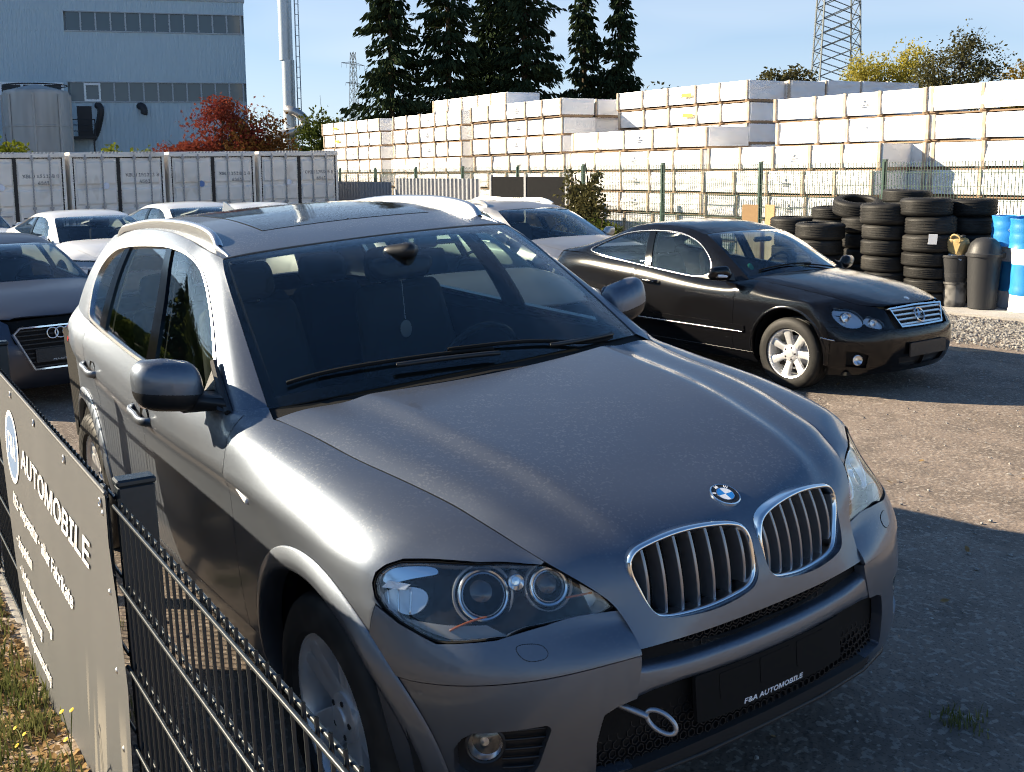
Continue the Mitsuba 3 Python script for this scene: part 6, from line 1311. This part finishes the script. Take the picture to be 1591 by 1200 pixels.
# ---------------------------------------------------------------- shipping containers
def cont_col(p, n, uv):
    r = sst(.62, .75, fb(p.x * 3, p.y * 3, p.z * 1.3, 4)); return mixc((.76, .73, .68), (.48, .41, .33), r * .35) * (.88 + .18 * nz(p.x * 2, p.y * 2, p.z * 7))
prin('container_paint', P3(cont_col), .55); prin('container_bar', (.30, .31, .33), .45, metal=.4); prin('container_seal', (.02, .02, .02), .7); prin('stencil', (.10, .10, .11), .6); prin('sticker_blue', (.10, .20, .45), .5); prin('sticker_white', (.62, .68, .80), .5)
CSH = {}
def container(i, y, label, texts):
    k = thing('container', label, 'container', 'beige shipping containers in a row'); W = 2.44; M = T().translate([-25.3, y, -.22]); zf = 2.59
    def part(nm, m, mt, sm=False):
        if nm not in CSH: CSH[nm] = mikit.ply(m, mt, smooth=sm)
        scene[key_for(k + '__' + nm.split('#')[0])] = {**CSH[nm], 'to_world': M}
    part('shell', cat_([cube(-6, 0, 0, .07, 0, zf), cube(-6, 0, W - .07, W, 0, zf), cube(-6, -.02, .07, W - .07, zf - .06, zf - .01), cube(-6, -5.9, .07, W - .07, .1, zf - .06), cube(-6, 0, .07, W - .07, 0, .12)]), 'container_paint')
    part('door_header', cube(-.10, .03, .09, W - .09, zf - .13, zf, .01), 'container_paint')
    for j, (a, b) in enumerate(((.09, W / 2 - .015), (W / 2 + .015, W - .09))):
        d = [cube(-.05, -.02, a, b, .14, zf - .15)]
        for z0, z1 in ((.18, .62), (.70, 1.14), (1.22, 1.66), (1.74, 2.36)): d.append(hull([(-.02, a + .04, z0), (-.02, b - .04, z0), (-.02, a + .04, z1), (-.02, b - .04, z1), (.012, a + .08, z0 + .05), (.012, b - .08, z0 + .05), (.012, a + .08, z1 - .05), (.012, b - .08, z1 - .05)]))
        part('door#%d' % j, cat_(d), 'container_paint')
        for q, f in enumerate((.36, .74) if j else (.26, .64)):
            yb = a + (b - a) * f
            part('lock_bar#%d%d' % (j, q), cat_([tube([(.035, yb, .10), (.035, yb, zf - .06)], .019, 6), cube(0, .05, yb - .04, yb + .04, zf - .20, zf - .12), cube(0, .05, yb - .04, yb + .04, .14, .22), cube(0, .05, yb - .045, yb + .045, 1.15, 1.21), cube(.03, .06, yb - .02, yb + .28, .98, 1.02)]), 'container_bar')
    part('door_seal', cat_([cube(-.03, .004, W / 2 - .045, W / 2 + .045, .12, zf - .14), cube(-.03, .0, .065, .095, .12, zf - .13), cube(-.03, 0, W - .095, W - .065, .12, zf - .13), cube(-.03, 0, .07, W - .07, zf - .155, zf - .13)]), 'container_seal')
    for j, (yy, zz) in enumerate(((0, 0), (W - .16, 0), (0, zf - .12), (W - .16, zf - .12))): part('corner_casting#%d' % j, cube(-.14, .045, yy, yy + .16, zz, zz + .12, .012), 'container_paint')
    LF = frame([.014, W / 2 + .30, 0], [0, 1, 0], [0, 0, 1], [1, 0, 0])
    for s, h, u, v in texts:
        if ('t', s) not in CSH: CSH['t', s] = meshkit.text_mesh(s, h, .002, True)
        put(k + '__stencil', moved(CSH['t', s], LF @ trans(u, v, 0)), 'stencil', False, M)
    for z in (1.06, 1.55):
        pass
    for j, z in enumerate((.92, .78, .64, .50)):
        part('data_lines#%d' % j, cat_([cube(.013, .0145, W / 2 + .14, W / 2 + .36, z, z + .035), cube(.013, .0145, W / 2 + .52, W / 2 + .72, z, z + .035), cube(.013, .0145, W / 2 + .78, W / 2 + .95, z, z + .035)]), 'stencil')
    st = lathe([(.0001, .004), (.085, .003), (.085, 0)], 20); st.apply_transform(rot((0, 1, 0), 90)); st.apply_translation((.016, .88, 1.72))
    put(k + '__sticker', st, 'sticker_blue' if i == 3 else 'sticker_white', False, M)
    part('vent_slots', cat_([cube(-.05, .032, .55 + .09 * q, .60 + .09 * q, zf - .035, zf + .012) for q in range(8)] + [cube(-.05, .032, 1.6 + .09 * q, 1.65 + .09 * q, zf - .035, zf + .012) for q in range(7)]), 'container_bar'); tag(k + '__vent_slots', kind='stuff')
CT = [('beige container cut off by the left picture edge', 'KBLU 151138 0'), ('beige container second from the left, above the white saloon', 'KBLU 151221 8'), ('beige container with a round blue sticker on its left door', 'KBLU 151081 8'), ('beige container at the right end of the row, next to the stacks', 'CHIU 178365 8')]
for i, (lb, num) in enumerate(CT, 1): container(i, -1.75 + i * 2.555, lb, [(num[:4], .085, -.13, 1.95), (num[5:], .085, .20, 1.95), ('4561', .085, .22, 1.78)])
# ---------------------------------------------------------------- rear fence: double-rod mats on green posts
prin('fence_green', (.018, .06, .045), .45); prin('sheet_grey', (.27, .28, .30), .5, metal=.2); prin('sheet_dark', (.012, .0125, .014), .9, spec=.1)
fk = None
rod_v = mikit.ply(cube(-.004, .004, -.004, .004, 0, 2.0), 'fence_green')
for i in range(-2, 9):
    x = -7.85 - 2.5 * i; y = 12.15; z = float(ground_z(x, y)) - .02
    k = thing('mesh_fence', 'green double-rod mesh fence panel, %s' % ['far right by the drums', 'behind the blue drums', 'behind the tallest tyre stack', 'behind the left tyre stacks', 'right of the climbing bush', 'behind the climbing bush', 'behind the dark screen', 'right half of the grey sheet screen', 'left half of the grey sheet screen', 'at the end by the stacks', 'last one by the containers'][i + 2], 'fence', 'rear fence panels of green rods')
    put(k + '__post', cat_([cube(x - .03, x + .03, y, y + .05, z, 1.86), cube(x - .034, x + .034, y - .004, y + .054, 1.86, 1.875), cube(x - .02, x + .02, y - .02, y, z + .1, 1.84)]), 'fence_green')
    for zz in np.arange(z + .06, 1.80, .2): put(k + '__rail', cat_([cube(x - 2.48, x - .01, y - .016, y - .008, zz, zz + .008), cube(x - 2.48, x - .01, y - .002, y + .006, zz, zz + .008)]), 'fence_green')
    if i <= 3:
        for q in range(1, 50): scene[key_for(k + '__rod')] = {**rod_v, 'to_world': T().translate([x - .05 * q, y - .005, z + .03])}
    else:
        put(k + '__rod', cat_([cube(x - .05 * q - .004, x - .05 * q + .004, y - .009, y - .001, z + .03, z + 2.03) for q in range(1, 50)]), 'fence_green'); tag(k + '__rod', kind='stuff')
def corr(x0, x1, y, z0, z1, mt, p=.2):
    n = int((x1 - x0) / p); us = np.concatenate([[x0 + i * p, x0 + i * p + p * .4, x0 + i * p + p * .5, x0 + i * p + p * .9] for i in range(n)]); ws = np.tile([0, 0, .05, .05], n)
    return sheet(np.stack([np.stack([us, y - ws, 0 * us + z0], 1), np.stack([us, y - ws, 0 * us + z1], 1)]))
sk = thing('sheet_screen', 'light grey corrugated sheet screen in front of the rear fence', 'screen fence')
put(sk + '__sheet', corr(-23.6, -18.9, 11.9, -.2, 1.56, 'sheet_grey'), 'sheet_grey'); put(sk + '__sheet', corr(-31, -23.65, 11.95, -.2, 1.45, 'sheet_grey'), 'sheet_grey')
dk_ = thing('dark_screen', 'dark woven screen panels on the rear fence beside the climbing bush', 'screen fence')
for a, b in ((-18.75, -17.35), (-17.3, -15.8)): put(dk_ + '__panel', cube(a, b, 12.02, 12.05, -.15, 1.60), 'sheet_dark')
for x in (-18.8, -17.33, -15.75): put(dk_ + '__screen_post', cube(x - .04, x + .04, 12.0, 12.06, -.2, 1.66), 'container_bar')
leafy('climbing_bush', 'green and brown climbing bush growing on the rear fence', -14.9, 11.75, -.2, [(0, 0, .6, .75, .35, .7), (.25, 0, 1.1, .55, .3, .6), (-.2, 0, 1.55, .35, .25, .5), (.35, 0, 1.75, .25, .2, .35), (-.75, 0, .9, .3, .25, .5), (.7, 0, .45, .4, .25, .5)], 'leaf_olive', 5200, .09, 71, trunk=.05, cat='bush')
leafy('climbing_bush', 'low green growth at the foot of the climbing bush', -14.1, 11.6, -.2, [(0, 0, .45, .7, .35, .5), (.6, 0, .3, .5, .3, .4)], 'leaf_green', 2600, .09, 72, trunk=.03, cat='bush')
# ---------------------------------------------------------------- tyres
def tyre_mesh(R, W, r, seed):
    h = W / 2; g = np.random.default_rng(seed)
    pr = [(r, -h * .75), (r + .01, -h * .95), (r + .04, -h), (R - .05, -h * .97), (R - .02, -h * .86), (R - .004, -h * .72)]
    for q in (-.45, -.15, .15, .45): pr += [(R, h * (q - .10)), (R - .008, h * (q - .07)), (R - .008, h * (q + .07)), (R, h * (q + .10))]
    pr += [(R - .004, h * .72), (R - .02, h * .86), (R - .05, h * .97), (r + .04, h), (r + .01, h * .95), (r, h * .75), (r + .03, 0), (r, -h * .75)]
    return lathe(pr, 40)
TPL = {}
def tyre(label, x, y, z, R, W, tilt=0.0, ta=0.0):
    k = key_for('tyre'); tag(k, label, 'tyre', 'black used tyres in stacks')
    kk = (round(R, 3), round(W, 3))
    if kk not in TPL: TPL[kk] = mikit.ply(tyre_mesh(R, W, R * .62, 1), 'rubber', smooth=35)
    scene[k] = {**TPL[kk], 'to_world': T().translate([x, y, z + W / 2]) @ T().rotate([math.cos(ta), math.sin(ta), 0], tilt)}
    return k
def tyre_stack(where, x, y, sizes, seed, lean=0.0):
    g = np.random.default_rng(seed); z = float(ground_z(x, y)) + (.045 if y > 10.6 else 0)
    for i, (R, W) in enumerate(sizes):
        n = len(sizes) - 1 - i
        tyre('black tyre, %s %s' % ('topmost' if n == 0 else ['', 'second', 'third', 'fourth', 'fifth', 'sixth', 'seventh'][n] + ' from the top', where), x + g.normal(0, .022) + lean * z, y + g.normal(0, .015), z, R, W, g.normal(0, 1.2), g.uniform(0, 6)); z += W * .985
    return z
a, b, c = (.335, .185), (.36, .245), (.35, .225)
tyre_stack('in the tallest stack', -6.26, 11.05, [(.33, .18), (.33, .185), (.33, .17), (.345, .20), (.355, .245), (.335, .255), (.34, .25)], 1)
tyre_stack('in the wide-topped stack', -6.88, 10.95, [(.335, .20), (.325, .22), (.325, .23), (.33, .23), (.335, .22), (.38, .30)], 2)
tyre_stack('in the low stack behind the coupe', -7.75, 10.60, [(.335, .22), (.335, .22), (.335, .225), (.335, .23), (.355, .245)], 3)
tyre_stack('in the leftmost stack', -8.85, 11.35, [(.335, .22), (.335, .22), (.335, .22), (.335, .20), (.37, .26)], 4)
zt = tyre_stack('in the stack under the tilted tyre', -7.55, 11.40, [(.34, .23), (.34, .23), (.34, .23), (.34, .24), (.35, .24)], 5)
tyre('black tyre lying tilted on top between the tyre stacks', -7.72, 11.40, zt + .02, .36, .25, 12, 1.0)
tyre_stack('in the narrow half-hidden stack', -8.35, 11.60, [(.32, .22), (.32, .22), (.32, .22), (.32, .22), (.32, .22), (.32, .20)], 6)
tyre_stack('in the stack hidden behind the wide-topped one', -7.05, 11.62, [(.34, .23)] * 6 + [(.34, .20)], 7)
tyre_stack('in the stack right behind the tallest', -6.10, 11.70, [(.335, .24), (.335, .24), (.335, .24), (.335, .25), (.335, .25), (.335, .24)], 8)
tk = thing('paper_label', 'cream paper label stuck on a tyre of the tallest stack', 'label')
lbm = cube(-.055, .055, -.002, .002, -.07, .07); put(tk + '__sheet', moved(lbm, frame([-6.03, 10.775, .79], [.78, .62, 0], [0, .1, 1], [.62, -.78, 0]) @ rot((1, 0, 0), 90)), 'letter_white')
# ---------------------------------------------------------------- bins, drums, canister, boxes
prin('bin_plastic', (.028, .029, .032), .5); prin('canister_mat', (.42, .30, .13), .5); prin('drum_blue', P3(lambda p, n, uv: mixc((.02, .20, .52), (.03, .26, .60), nz(p.x * 7, p.y * 7, p.z * 7))), .4, clearcoat=.4); prin('drum_white', (.62, .64, .66), .5); prin('cardboard', (.38, .24, .12), .85)
def bin_col(p, n, uv): return mixc((.03, .03, .032), (.20, .195, .185), sst(.45, .7, fb(p.x * 6, p.y * 6, p.z * 6, 3)))
prin('bin_worn', P3(bin_col), .7)
zb = float(ground_z(-5.5, 11.2)) + .05
bk = thing('rubbish_bin', 'black bin with a domed lid between the bucket and the blue drums', 'bin'); X, Y = -5.50, 11.12
put(bk + '__body', moved(lathe([(.0001, 0), (.165, 0), (.172, .02), (.205, .68), (.215, .70), (.215, .715), (.20, .715), (.19, .6)], 32), trans(X, Y, zb)), 'bin_plastic', 35)
put(bk + '__lid', moved(lathe([(.228, .70), (.228, .735), (.21, .75), (.20, .80), (.17, .88), (.11, .935), (.05, .95), (.0001, .953)], 32), trans(X, Y, zb)), 'bin_plastic', 40)
put(bk + '__hinge', moved(cube(-.04, .04, .19, .25, .68, .76, .01), trans(X, Y, zb) @ rot((0, 0, 1), -60)), 'bin_plastic')
bu = thing('bucket_stack', 'two nested black tubs, the lower one stained, left of the domed bin', 'bucket'); X, Y = -5.86, 11.06
put(bu + '__lower_tub', moved(lathe([(.0001, 0), (.14, 0), (.155, .30), (.17, .31), (.17, .335), (.15, .335)], 28), trans(X, Y, zb)), 'bin_worn', 35)
put(bu + '__upper_tub', moved(lathe([(.0001, .32), (.15, .33), (.185, .66), (.20, .67), (.20, .70), (.18, .70), (.16, .40), (.0001, .39)], 28), trans(X, Y, zb)), 'bin_plastic', 35)
st = thing('canister', 'brown-yellow plastic canister lying on the nested tubs', 'canister')
cm = cube(-.13, .13, -.11, .11, -.12, .12, .045); put(st + '__body', moved(cm, trans(X + .0, Y, zb + .83) @ rot((.3, 1, .2), 24)), 'canister_mat', 40)
put(st + '__handle', moved(tube(spl([(-.06, -.10, .09), (-.05, -.10, .15), (.05, -.10, .15), (.06, -.10, .09)], 12), .014, 6), trans(X + .0, Y, zb + .83) @ rot((.3, 1, .2), 24)), 'canister_mat', True)
put(st + '__cap', moved(lathe([(.03, 0), (.03, .03), (.0001, .035)], 14), trans(X + .09, Y - .02, zb + .94)), 'bin_plastic', 30)
ck = thing('crumpled_sheet', 'white crumpled sheet under the canister on the tubs', 'plastic sheet')
gq = np.random.default_rng(3); uu, vv = np.meshgrid(np.linspace(-1, 1, 12), np.linspace(-1, 1, 12), indexing='ij'); put(ck + '__sheet', sheet(np.stack([X + uu * .15, Y + vv * .15, zb + .70 + .03 * gq.random(uu.shape) - .04 * (uu ** 2 + vv ** 2)], -1)), 'drum_white')
def drum(label, x, y, z, R, H, bands):
    k = thing('drum', label, 'drum', 'blue and white steel drums in two layers')
    for z0, z1, mt in bands:
        n = 10; pr = []
        for q in np.linspace(z0, z1, n): pr.append((R + (.010 if min(abs(q - H * .33), abs(q - H * .67), abs(q - .01), abs(q - H + .01)) < .018 else 0), q))
        put(k + '__body', moved(lathe(pr, 32), trans(x, y, z)), mt, 40)
    put(k + '__lid', moved(lathe([(.0001, H - .012), (R - .02, H - .012), (R - .015, H), (R + .006, H + .004), (R + .008, H - .01)], 32), trans(x, y, z)), bands[-1][2], 40)
    a = math.radians(-50); dm = prism(Polygon([(0, -.045), (.045, 0), (0, .045), (-.045, 0)]).difference(Polygon([(0, -.030), (.030, 0), (0, .030), (-.030, 0)])), 0, .002)
    put(k + '__diamond_mark', moved(dm, frame([x + (R + .002) * math.cos(a), y + (R + .002) * math.sin(a), z + H * .55], [-math.sin(a), math.cos(a), 0], [0, 0, 1], [math.cos(a), math.sin(a), 0])), 'drum_white')
    return k
BW = [(0, .22, 'drum_white'), (.22, .62, 'drum_blue'), (.62, .82, 'drum_white')]
drum('lower blue and white drum in front at the right edge', -5.00, 11.30, zb, .21, .82, BW)
drum('lower blue and white drum behind the domed bin', -5.36, 11.62, zb, .21, .82, BW)
drum('upper blue drum at the right edge', -5.06, 11.32, zb + .825, .20, .38, [(0, .38, 'drum_blue')])
drum('upper blue drum behind the right-edge one', -5.42, 11.50, zb + .825, .20, .40, [(0, .40, 'drum_blue')])
for i, (x, y, z, a) in enumerate([(-9.9, 11.5, 0, 20), (-9.5, 11.6, .0, -15)]):
    k = thing('cardboard_box', ['open cardboard piece leaning by the tyres behind the coupe roof', 'second cardboard piece right of the first behind the coupe roof'][i], 'box')
    put(k + '__board', moved(cat_([cube(-.14, .14, -.10, -.085, .9, 1.30), cube(-.14, -.125, -.085, .1, .9, 1.24)]), trans(x, y, -.15) @ rot((0, 0, 1), a)), 'cardboard')
    put(k + '__crate', moved(cube(-.2, .2, -.12, .12, 0, .9), trans(x, y, -.15) @ rot((0, 0, 1), a)), 'batten_mat')
# ---------------------------------------------------------------- front fence of double rods, leaning a little, and its banner
prin('fence_paint', (.018, .024, .029), .33, spec=.45); prin('screw', (.6, .6, .6), .3, metal=.9)
LEAN = .13
def lean(m):
    v = np.array(m.vertices, float); v[:, 0] += LEAN * (1.04 - v[:, 2]); return TM(v, m.faces)
FY = -1.478
def rail_zs(): return [1.03, .83, .63, .43, .23, .03]
def front_panel(label, x0, x1):
    k = thing('rod_fence', label, 'fence', 'front fence panels of dark rods')
    for z in rail_zs():
        for dy in (-.0095, .0095): put(k + '__rail', lean(tube([(x0, FY + dy, z), (x1, FY + dy, z)], .0050, 8)), 'fence_paint', True)
    for x in np.arange(x0 + .025, x1, .05): put(k + '__rod', lean(tube([(x, FY, .0), (x, FY, 1.052)], .0038, 6)), 'fence_paint', True)
    return k
front_panel('dark double-rod fence panel right of the post, in front of the grey car', .045, 2.545)
front_panel('dark double-rod fence panel behind the banner', -2.49, -.02)
front_panel('dark double-rod fence panel left of the banner at the picture edge', -5.03, -2.56)
for i, x in enumerate((-.035, -2.555, -5.08)):
    k = thing('fence_post', ['dark square fence post at the right end of the banner', 'dark fence post at the left picture edge', 'far dark fence post left of the picture edge'][i], 'post')
    put(k + '__tube', lean(cube(x, x + .048, FY + .012, FY + .105, -.35, 1.062, .004)), 'fence_paint', 20)
    put(k + '__cap', lean(cube(x - .004, x + .052, FY + .008, FY + .109, 1.062, 1.080, .005)), 'fence_paint', 20)
    put(k + '__clamp_bar', lean(cube(x + .004, x + .040, FY - .022, FY - .015, -.05, 1.07, .002)), 'fence_paint', 20)
    for z in (1.0, .80, .60, .40, .2): put(k + '__screw', lean(moved(lathe([(.008, 0), (.008, .004), (.004, .007), (.0001, .008)], 10), trans(x + .022, FY - .022, z) @ rot((1, 0, 0), 90))), 'screw')
bn = thing('banner', 'grey dealer banner with white lettering tied to the front fence', 'banner')
def ban(u, v, d=0.0):
    """u 0..1 from the left edge, v 0..1 from the bottom."""
    u, v = np.asarray(u, float), np.asarray(v, float)
    lx = np.interp(v, [0, .1, .45, .7, 1], [-1.56, -1.63, -1.79, -1.91, -2.06]); rx = np.interp(v, [0, .35, .55, .73, .88, 1], [.10, .135, .14, .088, .030, .028])
    x = lx + (rx - lx) * u; z = .02 + v * 1.035
    bow = .03 * np.sin(np.pi * u) * (1 - v) ** 1.3 + .006 * np.sin(9 * u + 2 * v) * (1 - v) + .012 * np.sin(22 * u + 1.5) * np.clip(u - .75, 0, 1) * (1 - v)
    return np.stack([x, -1.503 - bow - d, z], -1)
def ban_xz(x, z, d=0.0):
    v = (np.asarray(z) - .02) / 1.035; lx = np.interp(v, [0, .1, .45, .7, 1], [-1.56, -1.63, -1.79, -1.91, -2.06]); rx = np.interp(v, [0, .35, .55, .73, .88, 1], [.10, .135, .14, .088, .030, .028])
    return ban((np.asarray(x) - lx) / (rx - lx), v, d)
uu, vv = np.meshgrid(np.linspace(0, 1, 90), np.linspace(0, 1, 50), indexing='ij')
def ban_col(p, n, uv):
    c = mixc((.088, .091, .093), (.110, .112, .113), fb(p.x * 4, p.z * 1.2, 0, 3)); sc = sst(.60, .70, fb(p.x * 14, p.z * 1.1, 5, 2)) * sst(.55, .35, p.z) * sst(-.6, -.2, p.x)
    return mixc(c, (.34, .31, .26), sc * .45)
prin('banner_mat', P3(ban_col), .45, spec=.35); prin('banner_white', (.78, .77, .76), .5); prin('banner_blue', (.13, .20, .33), .5)
put(bn + '__cloth', sheet(ban(uu, vv), flip=True), 'banner_mat', True)
e = np.linspace(0, 1, 60); put(bn + '__hem', tube(ban(e, 0 * e + 1.0, -.002) + [0, 0, .004], .006, 6), 'banner_mat', True)
for u in (.03, .25, .5, .75, .975):
    P = ban(np.array([u]), np.array([.97]), .003)[0]; put(bn + '__eyelet', moved(trimesh.creation.torus(.011, .003, 16, 8), frame(P, [1, 0, 0], [0, 0, 1], [0, -1, 0])), 'screw', True)
def cloth_text(s, x0, z0, x1, h, it=.25, bold=True, mt='banner_white', drop=0.0):
    m = meshkit.text_mesh(s, h, .0006, bold); v, f = trimesh.remesh.subdivide_to_size(np.array(m.vertices), np.array(m.faces), .06); w = m.bounds[1][0]
    X = x0 + (v[:, 0] + it * v[:, 1]) * (x1 - x0) / (w + it * h); Z = z0 + v[:, 1] + drop * v[:, 0] / w
    return put(bn + '__lettering', TM(ban_xz(X, Z, .0042) - np.stack([0 * X, v[:, 2], 0 * X], 1), f), mt)
cloth_text('AUTOMOBILE', -1.345, .790, -.175, .076, .18)
cloth_text('Kfz-Reparatur- aller Fabrikate', -1.60, .585, -.42, .050)
cloth_text('- Inspektion', -1.565, .435, -1.19, .046, drop=.01); cloth_text('- Unfallinstandsetzung', -1.52, .335, -.82, .044, drop=.005); cloth_text('- Achsvermessung', -1.49, .243, -1.02, .042, drop=.01); cloth_text('- Haupt-/Abgasuntersuchung', -1.455, .145, -.87, .040, drop=.008)
def cloth_poly(pg, x, z, mt, d):
    m = prism(pg, 0, .0005); v, f = trimesh.remesh.subdivide_to_size(np.array(m.vertices), np.array(m.faces), .04); return TM(ban_xz(v[:, 0] + x, v[:, 1] + z, d) - np.stack([0 * v[:, 0], v[:, 2], 0 * v[:, 0]], 1), f), mt
el = lambda r: __import__('shapely').affinity.scale(Point(0, 0).buffer(1, quad_segs=24), .158 * r, .140 * r)
for pg, mt, d in ((el(1).difference(el(.86)), 'banner_white', .003), (el(.86), 'banner_blue', .003)):
    m, mt = cloth_poly(pg, -1.56, .815, mt, d); put(bn + '__emblem', m, mt)
cloth_text('F&A', -1.655, .778, -1.46, .085, .2)
m, mt = cloth_poly(el(.35), -.15, .17, 'banner_white', .004); put(bn + '__emblem', m, mt)
m, mt = cloth_poly(el(.27), -.15, .17, 'banner_blue', .005); put(bn + '__emblem', m, mt)
